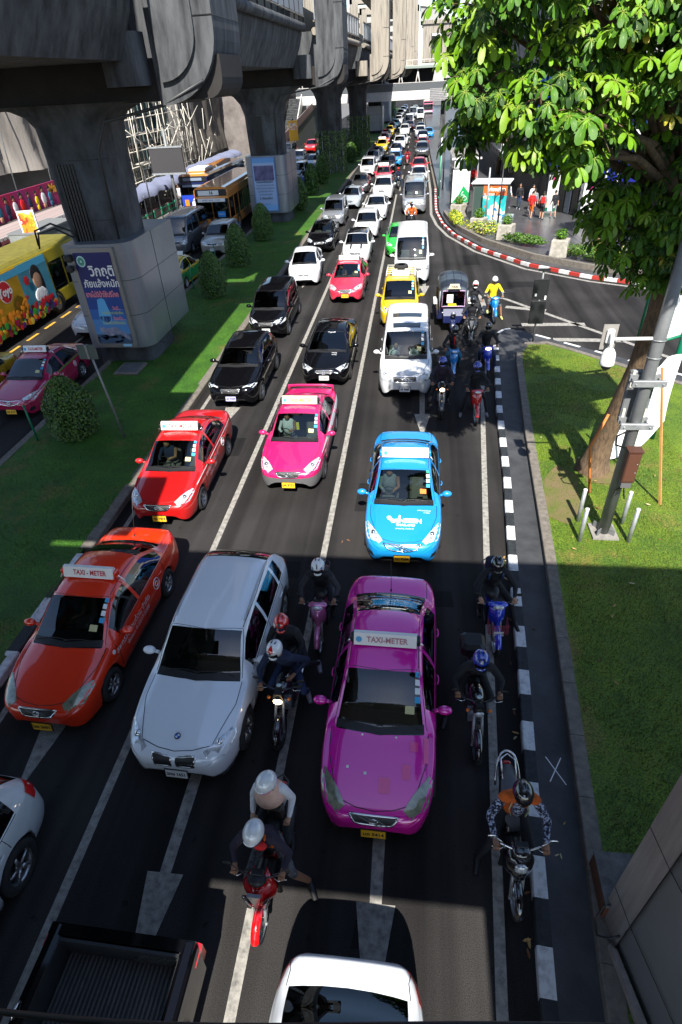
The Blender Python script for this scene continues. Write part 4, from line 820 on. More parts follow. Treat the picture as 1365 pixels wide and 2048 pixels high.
# planter edging along the curve + beds
m = MB(); kerb(m, [(2.25, 49), (2.5, 46.4), (3.1, 43.2), (4.35, 39.5), (6.6, 35.6), (9.2, 33.0), (11.4, 31.7), (14, 30.8)], .25, .42, [CONC], 1.6); o = m.build('planter_edge'); tag(o, 'low curved concrete planter edging behind the red and white kerb', 'planter edge')

# fallen leaves, drain cover, manholes
LEAFD = [mat('dry_leaf', (.42, .27, .10), .7), mat('dry_leaf_pale', (.5, .42, .25), .7), mat('dry_leaf_brown', (.16, .07, .03), .7)]
R_ = random.Random(11)
for k in range(52):
    if k < 16: y = R_.uniform(2, 10); x = 1.75+(y-2)*.075-.05*R_.random()-.12; z = .012
    elif k < 20: y = R_.uniform(3, 9); x = 1.95+(y-2)*.08+R_.random()*.3; z = .155
    elif k < 46: x = R_.uniform(3.4, 6.5); y = R_.uniform(4, 15); z = .32
    else: x = R_.uniform(-1.6, 1.2); y = R_.uniform(9.3, 11); z = .01
    if z > .3 and x < 2.9+(y-6)*.08: continue
    mb = MB(); L = R_.uniform(.06, .14); w = L*.3; a = R_.uniform(0, 2*pi); Q = Matrix.Rotation(a, 3, 'Z')
    mb.add([Q @ V(p) for p in ((-L/2, 0, .0), (-L*.2, w/2, .012), (L*.25, w*.4, .012), (L/2, 0, .02), (L*.25, -w*.4, .008), (-L*.2, -w/2, .006), (0, 0, .0))], [[0, 6, 1], [1, 6, 2], [2, 6, 3], [3, 6, 4], [4, 6, 5], [5, 6, 0]], LEAFD[k % 3])
    o = mb.build('fallen_leaf', None, (x, y, z)); tag(o, 'dry fallen leaf lying on the road edge and lawn under the tree', 'leaf', 'fallen leaves on the road and lawn')
m = MB(); m.box((-10.78, 20.0, .19), (.95, 1.05, .10), CONC, bev=.02); m.box((-10.78, 20.0, .245), (.7, .8, .02), mat('drain_lid', (.11, .115, .12), .7, vary=.3)); o = m.build('drain_cover'); tag(o, 'square concrete drain cover in the grass below the near billboard', 'drain cover')

# ------------------------------------------------------------------ viaduct
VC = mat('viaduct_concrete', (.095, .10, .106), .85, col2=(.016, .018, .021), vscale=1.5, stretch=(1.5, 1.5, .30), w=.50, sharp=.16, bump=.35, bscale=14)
VCL = mat('viaduct_concrete_sunlit', (.32, .285, .235), .85, col2=(.13, .115, .095), vscale=2.2, stretch=(1.3, 1.3, .12), w=.44, sharp=.12, bump=.3, bscale=14)  # cream copy of the concrete: sun on the farther piers put into the colour
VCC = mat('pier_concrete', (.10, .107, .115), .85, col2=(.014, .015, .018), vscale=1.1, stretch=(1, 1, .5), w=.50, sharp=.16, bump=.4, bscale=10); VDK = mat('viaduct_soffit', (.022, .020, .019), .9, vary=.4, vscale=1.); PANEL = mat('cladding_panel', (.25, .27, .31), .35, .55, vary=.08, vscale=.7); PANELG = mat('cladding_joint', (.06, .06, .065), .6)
def rrect(x0, y0, x1, y1, r, n=5, corners=(1, 1, 1, 1)):
    out = []
    for (cx, cy, a), c in zip((((x1-r), (y0+r), -pi/2), ((x1-r), (y1-r), 0), ((x0+r), (y1-r), pi/2), ((x0+r), (y0+r), pi)), corners):
        if c: out += [(cx+r*cos(a+pi/2*k/n), cy+r*sin(a+pi/2*k/n)) for k in range(n+1)]
        else: out.append({-pi/2: (x1, y0), 0: (x1, y1), pi/2: (x0, y1), pi: (x0, y0)}[a])
    return out
PIERS = [(22.2, -11.32, 5.45, 'near pier whose foot carries the blue drought billboard'), (49.3, -11.05, 6.0, 'second pier with the white anniversary poster on its cladding'), (76.5, -9.9, 6.6, 'third pier with a green wall of climbing plants round its foot'), (103.5, -9.1, 6.9, 'fourth pier with a planted green wall, last before the footbridge'), (131, -8.3, 7., 'fifth pier beyond the footbridge, cream and sunlit'), (158, -8.0, 7., 'sixth pier, a thin cream edge beyond the fifth'), (185, -8.0, 7.2, 'farthest pier next to the station box')]
for k, (py, cx, hw_, lab) in enumerate(PIERS):
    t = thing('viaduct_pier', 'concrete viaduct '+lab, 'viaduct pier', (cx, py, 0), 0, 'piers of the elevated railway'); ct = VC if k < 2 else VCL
    # column: rounded rectangle that flares into the crosshead
    m = MB(); g_ = 1 if k == 0 else 1.18; prof = [(0, 1.20*g_, 1.35), (1.2, 1.08*g_, 1.2), (4.5, 1.03*g_, 1.15), (7.0, 1.10*g_, 1.2)]+([(7.9, 1.16, 1.2), (8.2, 1.36, 1.3), (8.38, 1.75, 1.4), (8.5, 2.6, 1.5)] if k == 0 else [(7.6, 1.28*g_, 1.25), (8.05, 1.6*g_, 1.35), (8.32, 2.05*g_, 1.45), (8.46, 2.7, 1.5), (8.5, 4.0, 1.5)])
    ring = [rrect(-a, -b, a, b, .45, 4) for z, a, b in prof]; n = len(ring[0]); vs = [(x, y, z) for (z, a, b), r in zip(prof, ring) for x, y in r]
    m.add(vs, [[j*n+i, j*n+(i+1) % n, (j+1)*n+(i+1) % n, (j+1)*n+i] for j in range(len(prof)-1) for i in range(n)], VCC, True); m.build('column', t)
    m = MB()
    for q in range(6): m.box((-.62+q*.11, -1.18, 4.6), (.07, .08, 4.6), BLK)
    m.build('pipe_recess', t)
    # crosshead beam and the U-shaped frame with rounded lower corners
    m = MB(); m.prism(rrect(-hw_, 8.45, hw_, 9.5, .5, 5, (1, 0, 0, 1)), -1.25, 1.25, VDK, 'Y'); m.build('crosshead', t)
    for s in (1, -1):
        r = 1.75; xo, xi = hw_, hw_-1.55; P = [(xi-.4, 8.35), (xo-r, 8.35)]+[(xo-r+r*cos(a), 8.35+r+r*sin(a)) for a in [-pi/2+pi/2*i/10 for i in range(1, 11)]]+[(xo, 22), (xi, 22), (xi, 10.6), (xi-.4, 10.6)]
        m = MB(); m.prism([(x*s, z) for x, z in P], -1.5, 1.5, ct, 'Y'); m.build('side_frame', t)
        P2 = [(xo-r, 8.9)]+[(xo-r+(r-.55)*cos(a), 8.35+r+(r-.55)*sin(a)) for a in [-pi/2+pi/2*i/10 for i in range(1, 11)]]+[(xo-.55, 21.8), (xo-r, 21.8)]
        m = MB(); m.prism([(x*s, z) for x, z in P2], -1.62, -1.5, ct, 'Y'); m.build('frame_panel', t)
        m = MB(); m.prism(rrect(-.62, -.5, .62, .5, .32, 5), 0, 1.25, ct, 'Z')
        m.build('bearing_block', t, (s*(xi-1.25), -1.5, 8.85))
    m = MB(); m.box((0, 0, 21.4), (hw_*2, 3, 1.2), ct); m.build('top_beam', t)
    if k in (0, 1, 4, 5):
        z0, z1 = (.85, 4.55) if k < 2 else (.6, 4.4); m = MB(); P = rrect(-.98-.4*(k > 0), -1.75, 1.42+.12*(k > 0), 2.6, .6, 8, (1, 0, 0, 0)); m.prism(P, z0, z1, PANEL, smooth=False)
        m.build('cladding', t)
        m = MB(); P = rrect(-.987-.4*(k > 0), -1.757, 1.427+.12*(k > 0), 2.607, .6, 8, (1, 0, 0, 0))
        for z in ((z0*2+z1)/3, (z0+z1*2)/3): m.prism(P, z-.012, z+.012, PANELG, cap=False)
        for x in (.0,): m.box((1.426+.12*(k > 0), x+.4, (z0+z1)/2), (.01, .02, z1-z0), PANELG)
        m.build('panel_joint', t)
        m = MB()
        for q in range(4): m.cyl((-.1+q*.12, -1.2, 0), (-.1+q*.12, -1.2, .86), .03, STEEL)
        m.build('conduit', t)
    else:
        m = MB(); z1 = 4.1
        for q in range(5): m.box((-1.5+q*.75, -1.32, z1/2+.1), (.05, .05, z1), STEEL); m.box((1.52, -1.3+q*.65, z1/2+.1), (.05, .05, z1), STEEL)
        m.build('trellis', t)
        m = MB(); R_ = random.Random(k)
        VG = [mat('climber_leaf', (.05, .12, .02), .5), mat('climber_leaf_dark', (.02, .05, .012), .5), mat('climber_leaf_pale', (.16, .24, .08), .5)]
        for q in range(5200):
            u = R_.random(); z = R_.uniform(.1, z1+.1)
            if noise.noise(V((u*9, z*2.2, k))) > .22: continue
            x, y = (-1.55+u*2/1*1.55, -1.36-R_.random()*.10) if R_.random() < .6 else (1.55+R_.random()*.1, -1.35+u*2.7)
            s = R_.uniform(.04, .09); a, b = R_.uniform(0, 6.28), R_.uniform(-.8, .8); d = V((cos(a)*s, -abs(sin(b))*s*.6, sin(a)*s)); e = V((-sin(a)*s*.6, 0, cos(a)*s*.6))+V((R_.uniform(-.3, .3)*s, R_.uniform(-.6, .6)*s, 0)); c = V((x, y, z))
            m.add([c-d, c+e, c+d, c-e], [[0, 1, 2, 3]], VG[q % 3])
        m.build('climbing_plants', t, fixn=False)
    for z in (10.35, 12.6):
        for s in (1, -1): m = MB(); m.prism([(s*(hw_-1.55), -1.52), (s*(hw_+.01), -1.52), (s*(hw_+.01), 1.5), (s*(hw_-.01), 1.5), (s*(hw_-.01), -1.50), (s*(hw_-1.55), -1.50)], z, z+.025, BLK); m.build('cast_joint', t)
    for z, a, b in ((5.2, 1.045*g_, 1.165), (7.0, 1.10*g_, 1.2)): m = MB(); m.prism(rrect(-a-.004, -b-.004, a+.004, b+.004, .45, 4), z-.012, z+.012, BLK, cap=False); m.build('cast_joint', t)
    m = MB(); m.tube([(hw_-.5, -1.56, 8.9), (hw_-1.9, -1.45, 8.35), (1.5, -1.36, 8.0), (.98, -1.22, 7.2), (.92, -1.2, 4.6)], .045, DKGREY, 8); m.build('drain_pipe', t)
    # hanging cable
    if k == 0:
        m = MB(); m.tube([(1.0, 1.2, .85), (1.45, 1.0, .5), (1.55, .3, .25), (1.45, -.4, .5), (1.2, -.9, .85)], .015, BLK, 5); m.tube([(-2.0, -1.5, 4.5), (-1.9, -1.6, 5.0), (-1.3, -1.5, 5.2), (-.7, -1.3, 4.9), (-.5, -1.2, 4.2)], .035, BLK, 6); m.tube([(-2.0, -1.5, 4.4), (-1.8, -1.6, 4.9), (-1.2, -1.5, 5.05), (-.7, -1.3, 4.7)], .03, BLK, 6); m.build('cable', t)
# girders between piers
ends = [-6, 22.2, 49.3, 76.5, 103.5, 131, 158, 185, 215]; cxs = [-11.3, -11.3, -11.05, -9.9, -9.1, -8.3, -8, -8, -8]
GP = mat('parapet_panel', (.40, .42, .45), .4, .3)
for k in range(len(ends)-1):
    y0, y1 = ends[k]+1.9, ends[k+1]-1.9; a, b = cxs[k], cxs[k+1]; off = 2.75 if k == 0 else 2.6+min(k, 3)*.1; e = .55
    t = thing('viaduct_girder', ['nearest viaduct girder span at the left edge, before the near pier', 'girder span between the near pier and the second pier', 'girder span between the second and third piers', 'girder span between the third and fourth piers', 'girder span between the fourth and fifth piers', 'girder span beyond the fifth pier, in front of the station', 'girder span beyond the sixth pier', 'last girder span running into the station'][k], 'viaduct girder', (0, 0, 0), 0, 'girder spans of the elevated railway')
    def sect(pts, mt, name, sm=False):
        m = MB(); n = len(pts); vs = [(a+x, y0, z) for x, z in pts]+[(b+x, y1, z) for x, z in pts]
        N2 = 10; vs = [(a+(b-a)*q/N2+x, y0+(y1-y0)*q/N2, z) for q in range(N2+1) for x, z in pts]
        m.add(vs, [[q*n+i, q*n+(i+1) % n, (q+1)*n+(i+1) % n, (q+1)*n+i] for q in range(N2) for i in range(n)], mt, sm); m.add(vs[:n], [list(range(n-1, -1, -1))], mt); m.add(vs[-n:], [list(range(n))], mt); return m.build(name, t)
    sect([(-off, 9.45), (off, 9.45), (off+.9*e, 10.5), (off+1.25*e, 11.15), (off+1.25*e, 11.45), (-off-1.25*e, 11.45), (-off-1.25*e, 11.15), (-off-.9*e, 10.5)], VC, 'box_girder')
    for s in (1, -1):
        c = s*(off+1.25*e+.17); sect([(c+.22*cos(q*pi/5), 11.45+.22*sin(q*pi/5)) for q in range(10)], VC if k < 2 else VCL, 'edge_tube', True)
        sect([(c-.06, 11.95), (c+.06, 11.95), (c+.06, 12.02), (c-.06, 12.02)], VCL, 'rail'); sect([(c-.06, 13.3), (c+.06, 13.3), (c+.06, 13.4), (c-.06, 13.4)], VCL, 'rail')
        m = MB(); L = y1-y0; n = int(L/1.5)
        for q in range(n):
            u = (q+.5)/n; x = a+(b-a)*u+c; y = y0+L*u; m.box((x, y, 12.66), (.05, L/n-.14, 1.2), GP); m.box((x, y+L/n/2, 12.4), (.09, .1, 1.9), BLK)
        m.build('parapet', t)
    m = MB(); m.box(((a+b)/2, (y0+y1)/2, 12.2), (off*1.5, y1-y0, 1.4), BLK); m.build('track_bed', t)
    # upper deck that shades the lower one
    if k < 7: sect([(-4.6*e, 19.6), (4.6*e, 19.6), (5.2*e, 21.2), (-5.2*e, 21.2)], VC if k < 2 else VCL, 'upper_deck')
# station box at the end of the viaduct
t = thing('station_building', 'cream concrete railway station block with a dark square opening and flat roof above the road', 'station', (3.9, 205, 0))
m = MB(); m.prism([(-3.6, 11.3), (4.6, 11.3), (4.6, 19.4), (-3.6, 19.4)], 0, 18, VCL, 'Y'); m.prism([(-3.9, 19.4), (4.9, 19.4), (4.6, 20.2), (-3.6, 20.2)], -.4, 18, VCL, 'Y'); m.build('wall', t)
m = MB(); m.box((.2, -.05, 15.6), (3.0, .3, 3.6), BLK); m.build('opening', t); m = MB(); m.box((.2, -.3, 13.95), (3.1, .2, .8), VC)
for q in range(12): m.box((-1.2+q*.26, -.42, 14.1), (.05, .05, .9), VC)
m.build('balcony', t); m = MB(); m.box((.2, -.25, 17.1), (2.6, .2, .5), WHT); m.build('lintel', t)
m = MB(); m.prism([(-4.4, 20.2), (2.5, 20.2), (2.2, 21.6), (.2, 22.8), (-4.4, 23.4)], 2, 20, mat('station_roof', (.3, .3, .28), .7), 'Y'); m.prism([(-4.6, 23.4), (.3, 22.8), (2.6, 21.4), (2.6, 21.7), (.3, 23.2), (-4.6, 23.9)], 1.6, 21, WHT, 'Y'); m.build('roof', t)

# ------------------------------------------------------------------ far footbridge
FB = mat('footbridge_white', (.62, .60, .58), .5, vary=.15, vscale=.8); FD = mat('footbridge_dark', (.05, .05, .055), .6)
t = thing('footbridge', 'white covered footbridge crossing the road in the distance with slanting struts and people on it', 'footbridge', (0, 128, 0))
m = MB(); m.box((-9, -.1, 5.75), (27, .3, 1.35), FB, bev=.03); m.box((-9, 4.4, 5.75), (27, .3, 1.35), FB); m.box((-9, 2.15, 6.3), (27, 4.2, .25), VC); m.build('deck', t)
m = MB(); m.box((-9, 2.1, 9.9), (28, 5.0, .18), mat('bridge_roof', (.5, .52, .5), .5)); m.box((-9, -.45, 9.75), (28, .12, .35), mat('roof_edge', (.25, .3, .27), .5)); m.build('roof', t)
m = MB()
for q in range(28): m.box((-22.5+q, -.4, 10.35), (.06, .06, .8), FB)
m.box((-9, -.4, 10.75), (28, .07, .07), FB); m.build('roof_railing', t)
for q in range(10):
    for s in (-1, 1): m = MB(); m.tube([(-21.5+q*3-s*.12, 0, 9.75), (-21.5+q*3+s*.55, 0, 6.4)], .1, FB, 6); m.build('strut', t)
m = MB(); m.box((-9, -.15, 7.0), (27, .05, 1.1), mat('bridge_panel', (.10, .11, .12), .25)); m.box((-9, -.15, 7.6), (27, .08, .07), FB); m.build('railing', t)
m = MB(); m.box((-9, 4.5, 8), (27, .1, 3.2), FD); m.build('back_wall', t)
m = MB(); m.box((3.2, .2, 8.1), (1.7, .6, 2.6), mat('grey_box', (.42, .42, .42), .6)); m.build('kiosk_panel', t)
m = MB(); m.box((3.2, -.4, 5.7), (3.0, .25, 1.8), mat('grille_grey', (.33, .33, .34), .6, vary=.2)); 
for q in range(7): m.box((3.2, -.54, 4.95+q*.25), (3.0, .03, .05), GREY)
m.build('louvre_panel', t)
for x in (-15, 4.3): m = MB(); m.box((x, 2, 2.6), (.9, 1.2, 5.2), VC); m.build('column', t)
m = MB()
for q in range(24): m.box((-22.6, -.6-q*.42, 6.1-q*.24), (2.2, .44, .18), VC)
m.prism([(-.4, 5.2), (-10.6, -.1), (-10.6, 1.3), (-.4, 6.8)], -21.5, -21.35, FB, 'X'); m.build('stairs', t)
# the bridge the camera stands on: casts the wide shade across the near road
t = thing('footbridge', 'covered concrete footbridge overhead, only its shadow and cables reach the view', 'footbridge', (0, 0, 0))
m = MB(); m.box((-4, -1.5, 6.95), (40, 2.9, .5), VC); m.build('deck', t)
m = MB(); m.box((-4, -1.55, 10.5), (40, 3.9, .16), FB); m.build('roof', t)
m = MB(); m.box((-4, -2.98, 7.75), (40, .08, 1.15), FB); m.box((-4, -.12, 7.75), (40, .08, 1.0), FB); m.build('railing', t)
for x in (-16, -8, 6.5, 12):
    m = MB(); m.box((x, -2.95, 8.8), (.2, .2, 3.4), FB); m.build('post', t)
m = MB(); m.box((-14.75, -6.4, 6.4), (25.6, 6.9, 1.2), VC); m.box((10.95, -6.4, 6.2), (18.4, 6.9, 1.4), VC); m.box((-10.6, 1.55, 10.8), (10.9, 2.1, .35), VC); m.box((-11.4, 5.5, 10.8), (9.5, 5.8, .35), VC); m.build('shade_slab', t)  # unseen slabs added to block sun around the lit road patch and over the median
for x in (-22, 9): m = MB(); m.box((x, -4.5, 3.2), (1.2, 1.2, 6.4), VC); m.build('column', t)
m = MB(); R_ = random.Random(4); P = [(x, .28+.012*sin(x*3), 6.98+(x+1.04)*.342+.008*sin(x*5+1)) for x in [-3+k*.12 for k in range(60)]]; m.tube(P, .007, BLK, 6); o = m.build('cable'); tag(o, 'thin black cable strung across the foot of the view', 'cable')

# clad pillar and planter at the lower right
STN = mat('veined_stone', (.30, .26, .24), .4, col2=(.20, .17, .16), vscale=2.5, stretch=(6, 6, .35), w=.5); STD = mat('dark_stone', (.16, .155, .16), .35, vary=.12, vscale=1.)
t = thing('clad_pillar', 'stone clad pillar with a veined narrow face beside the kerb at lower right', 'pillar', (2.62, 2.3, 0))
m = MB(); P = [(-.05, .75), (0, .38), (.22, -.62), (2.5, -.62), (2.5, .75)]; m.prism([(x+.03, y) for x, y in P], .15, 6.6, STD); m.build('core', t)
m = MB(); m.add([(-.06, .76, .3), (.0, .36, .3), (.0, .36, 6.6), (-.06, .76, 6.6), (.05, .78, 6.6), (.05, .78, .3)], [[0, 1, 2, 3], [0, 3, 4, 5]], STN); m.build('veined_face', t)
m = MB()
for q in range(4):
    z = 1.0+q*1.5; m.tube([(-.062, .765, z), (.0, .36, z), (.235, -.64, z)], .006, BLK, 4)
m.tube([(.0, .36, .3), (.0, .36, 6.6)], .006, BLK, 4); m.build('stone_joint', t)
m = MB(); m.prism([(-.09, .36), (-.02, .30), (.20, -.7), (.10, -.7)], .15, .42, STN); m.build('plinth', t)
m = MB(); m.box((3.15, 3.28, .43), (1.25, .62, .38), mat('brown_paint', (.14, .055, .03), .6, vary=.3)); m.box((3.15, 3.28, .63), (1.27, .64, .03), mat('old_concrete', (.13, .125, .12), .85, vary=.5, vscale=5)); o = m.build('planter_box'); tag(o, 'low brown sided concrete planter beside the stone clad pillar', 'planter')
m = MB(); m.tube([(2.66, 3.0, .7), (2.5, 2.98, .62), (2.42, 2.9, .4), (2.42, 2.75, .36), (2.5, 2.68, .5), (2.64, 2.7, .6)], .013, BLK, 6); o = m.build('cable_loop'); tag(o, 'short black cable loop hanging at the foot of the stone clad pillar', 'cable')

# ------------------------------------------------------------------ foliage
LG = [mat('leaf_bright', (.12, .26, .006), .55, spec=.3, vary=.15, vscale=3), mat('leaf_mid', (.05, .14, .007), .55, spec=.3, vary=.25, vscale=3), mat('leaf_deep', (.015, .05, .005), .6, spec=.25), mat('leaf_yellow', (.42, .36, .03), .5)]
for lm in LG[:3]:
    b = lm.node_tree.nodes['Principled BSDF']; b.inputs['Subsurface Weight'].default_value = 0
RIB = mat('leaf_rib', (.24, .30, .05), .5); LGX = mat('leaf_lime', (.16, .28, .008), .5, vary=.2, vscale=4)
BARK = mat('bark', (.20, .13, .075), .9, col2=(.055, .036, .024), vscale=9, stretch=(2, 2, .5), bump=.8, bscale=16, w=.46)
def rosette(mb, c, out, R_, s=.3, mset=LG):
    """palmate cluster of 6-9 drooping leaflets with a pale midrib; out is the outward direction"""
    out = V(out).normalized(); n = R_.choice((6, 7, 7, 8)); q_ = R_.random(); mt = mset[0] if q_ < .38 else LGX if q_ < .5 else mset[1] if q_ < .86 else mset[2]
    if R_.random() < .006: mt = LG[3]
    up = (V((0, 0, 1))*.8+out*.6+V((R_.uniform(-.25, .25), R_.uniform(-.25, .25), 0))).normalized(); u = up.orthogonal().normalized(); w = up.cross(u); a0 = R_.uniform(0, 6.28)
    for k in range(n):
        a = a0+2*pi*k/n+R_.uniform(-.15, .15); d = u*cos(a)+w*sin(a); L = s*R_.uniform(.78, 1.1); W = L*R_.uniform(.185, .23); sd = d.cross(up).normalized(); dr = R_.uniform(.35, .95)
        pts = []; 
        for j, (t, wd) in enumerate(((.05, .10), (.28, .42), (.52, .80), (.74, 1.), (.90, .86), (1., .3))):
            p = c+d*L*t*(1-.22*dr*t)+up*L*(.10*sin(t*2.2))-V((0, 0, 1))*L*dr*t*t*.75; q = W*wd; cup = up*q*.28*(1 if j < 4 else 0)
            pts += [p-sd*q+cup, p, p+sd*q+cup]
        fs = [[3*j+i, 3*j+i+1, 3*j+4+i, 3*j+3+i] for j in range(5) for i in (0, 1)]
        mb.add(pts, fs, mt, True)
        r = [pts[1], pts[4], pts[10], pts[13]]; z = up*.004
        mb.add([r[0]-sd*.004+z, r[0]+sd*.004+z, r[1]+sd*.003+z, r[1]-sd*.003+z, r[2]+sd*.002+z, r[2]-sd*.002+z], [[0, 1, 2, 3], [3, 2, 4, 5]], RIB)
def leafmass(mb, c, r, n, R_, ms, s=.08, shell=.55):
    for _ in range(n):
        d = V((R_.gauss(0, 1), R_.gauss(0, 1), R_.gauss(0, 1))).normalized(); k = shell+(1-shell)*R_.random()**.5
        if noise.noise(V(c)+d*2.3) > .25: k *= .82
        p = V(c)+V((d.x*r[0], d.y*r[1], d.z*r[2]))*k; a = V((R_.uniform(-1, 1), R_.uniform(-1, 1), R_.uniform(-.6, .6))).normalized(); b = a.cross(d+V((0, 0, .3))).normalized(); q = s*R_.uniform(.6, 1.3)
        mb.add([p-a*q, p+b*q*.45, p+a*q, p-b*q*.45], [[0, 1, 2, 3]], ms[int(R_.random()*len(ms))])
R_ = random.Random(21)
t = thing('tree', 'large leaning tree with big drooping palmate leaves beside the camera pole on the lawn', 'tree', (4.75, 13.3, .25))
m = MB(); tr = [(0, 0, -.1), (.02, -.03, .35), (.05, -.15, 1.0), (.12, -.4, 2.0), (.15, -.75, 3.2), (.12, -1.05, 4.4), (.0, -1.3, 5.5), (-.25, -1.6, 6.6)]
rr_ = [.40, .30, .25, .23, .215, .20, .19, .16]
vs = []; n = 22; P = [V(p) for p in tr]; DN = 6
PP = []; RR = []
for i in range(len(P)-1):
    for q in range(DN): f = q/DN; PP.append(P[i].lerp(P[i+1], f)); RR.append(rr_[i]*(1-f)+rr_[i+1]*f)
PP.append(P[-1]); RR.append(rr_[-1])
for p, r in zip(PP, RR):
    for k in range(n):
        a = 2*pi*k/n; fl = max(0, 1-p.z/1.1); rad = r*(1+.22*fl*max(0, cos(a*4+.7))+.06*noise.noise(V((cos(a)*2, sin(a)*2, p.z*1.2)))+.02*noise.noise(V((cos(a)*9, sin(a)*9, p.z*3)))); vs.append((p.x+rad*cos(a), p.y+rad*sin(a), p.z))
m.add(vs, [[j*n+i, j*n+(i+1) % n, (j+1)*n+(i+1) % n, (j+1)*n+i] for j in range(len(PP)-1) for i in range(n)], BARK, True)
m.build('trunk', t)
m = MB()
CL = [((.80, 9.5, 8.55), .48, 1), ((.85, 9.9, 9.35), .7, 1), ((1.5, 9.1, 8.45), .55, 1), ((2.1, 9.0, 8.25), .55, 1), ((2.25, 9.4, 9.2), .8, 1), ((1.35, 9.0, 9.95), .75, 1), ((3.1, 9.4, 8.9), .75, 1), ((3.1, 9.3, 10.0), .95, 1), ((2.1, 9.6, 10.8), .9, 1), ((1.5, 9.1, 8.0), .35, 1), ((2.0, 9.2, 7.85), .35, 1),
      ((2.65, 9.8, 8.1), .45, 1), ((2.55, 10.2, 8.7), .65, 1), ((.72, 10.4, 8.0), .34, 1), ((4.1, 10.0, 9.6), .95, 1), ((4.9, 10.6, 10.4), 1.1, 1),
      ((3.2, 11.4, 6.8), .42, 0), ((3.45, 11.5, 6.55), .6, 0), ((3.9, 11.4, 6.1), .6, 0), ((4.4, 11.3, 6.3), .7, 0), ((4.25, 11.2, 7.4), .9, 0), ((4.35, 11.9, 5.7), .5, 0), ((4.7, 11.6, 5.9), .6, 0), ((5.1, 12.0, 6.4), .8, 0), ((3.3, 12.2, 7.9), 1., 0), ((1.7, 12.2, 9.1), .85, 0), ((4.2, 12.0, 8.9), 1.2, 0), ((2.8, 12.8, 9.9), 1.3, 0), ((1.2, 11.6, 10.2), 1., 0), ((5.6, 11.6, 8.2), 1.1, 0), ((4.4, 13.2, 10.8), 1.5, 0), ((3.95, 9.0, 9.5), .75, 1), ((4.6, 8.7, 9.7), .8, 1), ((5.1, 9.3, 9.0), .8, 1), ((4.9, 6.2, 12.), 1.15, 0), ((4.0, 6.9, 11.6), .8, 0), ((5.7, 6.6, 11.8), 1.1, 0), ((4.4, 5.4, 12.8), .9, 0), ((4.7, 8.4, 11.6), 1.15, 0), ((4.3, 7.2, 12.4), 1.0, 0), ((5.6, 7.6, 12.4), 1.3, 0), ((3.9, 9.4, 11.8), .9, 0), ((5.5, 9.2, 11.0), 1.0, 0)]
O_ = V((4.75, 13.3, .25))
for c, r, lit in CL:
    c = V(c)-O_; b0 = V((-.25, -1.6, 6.6)) if c.z > 7 else V((0, -1.3, 5.5)); mid = b0.lerp(c, .5)+V((0, 0, .25)); m.tube([b0, mid, c+V((0, 0, -.1*r)), c+V((0, 0, .2*r))], [.09, .05, .028, .012], BARK, 7)
    for q in range(7): d = V((R_.gauss(0, 1), R_.gauss(0, 1)-.4, R_.gauss(0, 1))).normalized()*r*.95; m.tube([c, c+d*.5+V((0, 0, .05)), c+d], [.014, .010, .006], BARK, 4)
m.build('branch', t)
m = MB(); nros = 0
for c, r, lit in CL:
    c = V(c)-O_
    if c.y < -4.8 and c.z > 10.3: leafmass(m, c, (r, r, r), int(2600*r*r), R_, [LG[1], LG[2]], .16, .2); continue  # unseen clumps above the view, added to shade the right-hand leaves
    n_ = int((150 if lit else 125)*r*r*1.4)+8 if c.z < 10.8-O_.z or lit else int(60*r*r)
    for k in range(n_):
        d = V((R_.gauss(0, 1), R_.gauss(0, 1), R_.gauss(0, 1))).normalized(); p = c+d*r*R_.uniform(.55, 1.05); o2 = V((d.x, d.y-.5, d.z*.4))
        rosette(m, p, o2, R_, R_.choice((.12, .15, .17, .19, .22))*R_.uniform(.9, 1.1)); nros += 1
m.build('crown', t, fixn=False)

def shrub(x, y, w, h, label, k, z=.15):
    t = thing('shrub', label, 'shrub', (x, y, z), 0, 'clipped conical shrubs along the median'); R2 = random.Random(k); m = MB(); m.cyl((0, 0, -.05), (0, 0, h*.4), .05, BARK); m.build('trunk', t); m = MB()
    m.lathe([(w*.26, .06), (w*.43, h*.30), (w*.38, h*.55), (w*.24, h*.78), (.02, h*.93)], (0, 0, 0), LG[2], 14)
    for _ in range(int(5200 if y < 45 else 1200)):
        a = R2.uniform(0, 6.28); u = R2.random(); rr2 = w*.54*max(0, 1-(abs(u-.34)/.67)**2.1)**.62*(.90+.13*R2.random()+.12*noise.noise(V((cos(a)*2, sin(a)*2, u*4+k)))); p = V((rr2*cos(a), rr2*sin(a), .06+u*h*.95)); q = R2.uniform(.025, .05)*(1 if y < 45 else 1.8)
        d = V((R2.uniform(-1, 1), R2.uniform(-1, 1), R2.uniform(-1, 1))).normalized(); e = d.cross(V((cos(a), sin(a), .5))).normalized(); m.add([p-d*q, p+e*q*.6, p+d*q, p-e*q*.6], [[0, 1, 2, 3]], MED[int(R2.random()*3)])
    m.build('foliage', t, fixn=False)
MED = [mat('shrub_leaf', (.05, .12, .010), .5), mat('shrub_leaf_dark', (.022, .06, .007), .5), mat('shrub_leaf_pale', (.085, .17, .016), .5)]
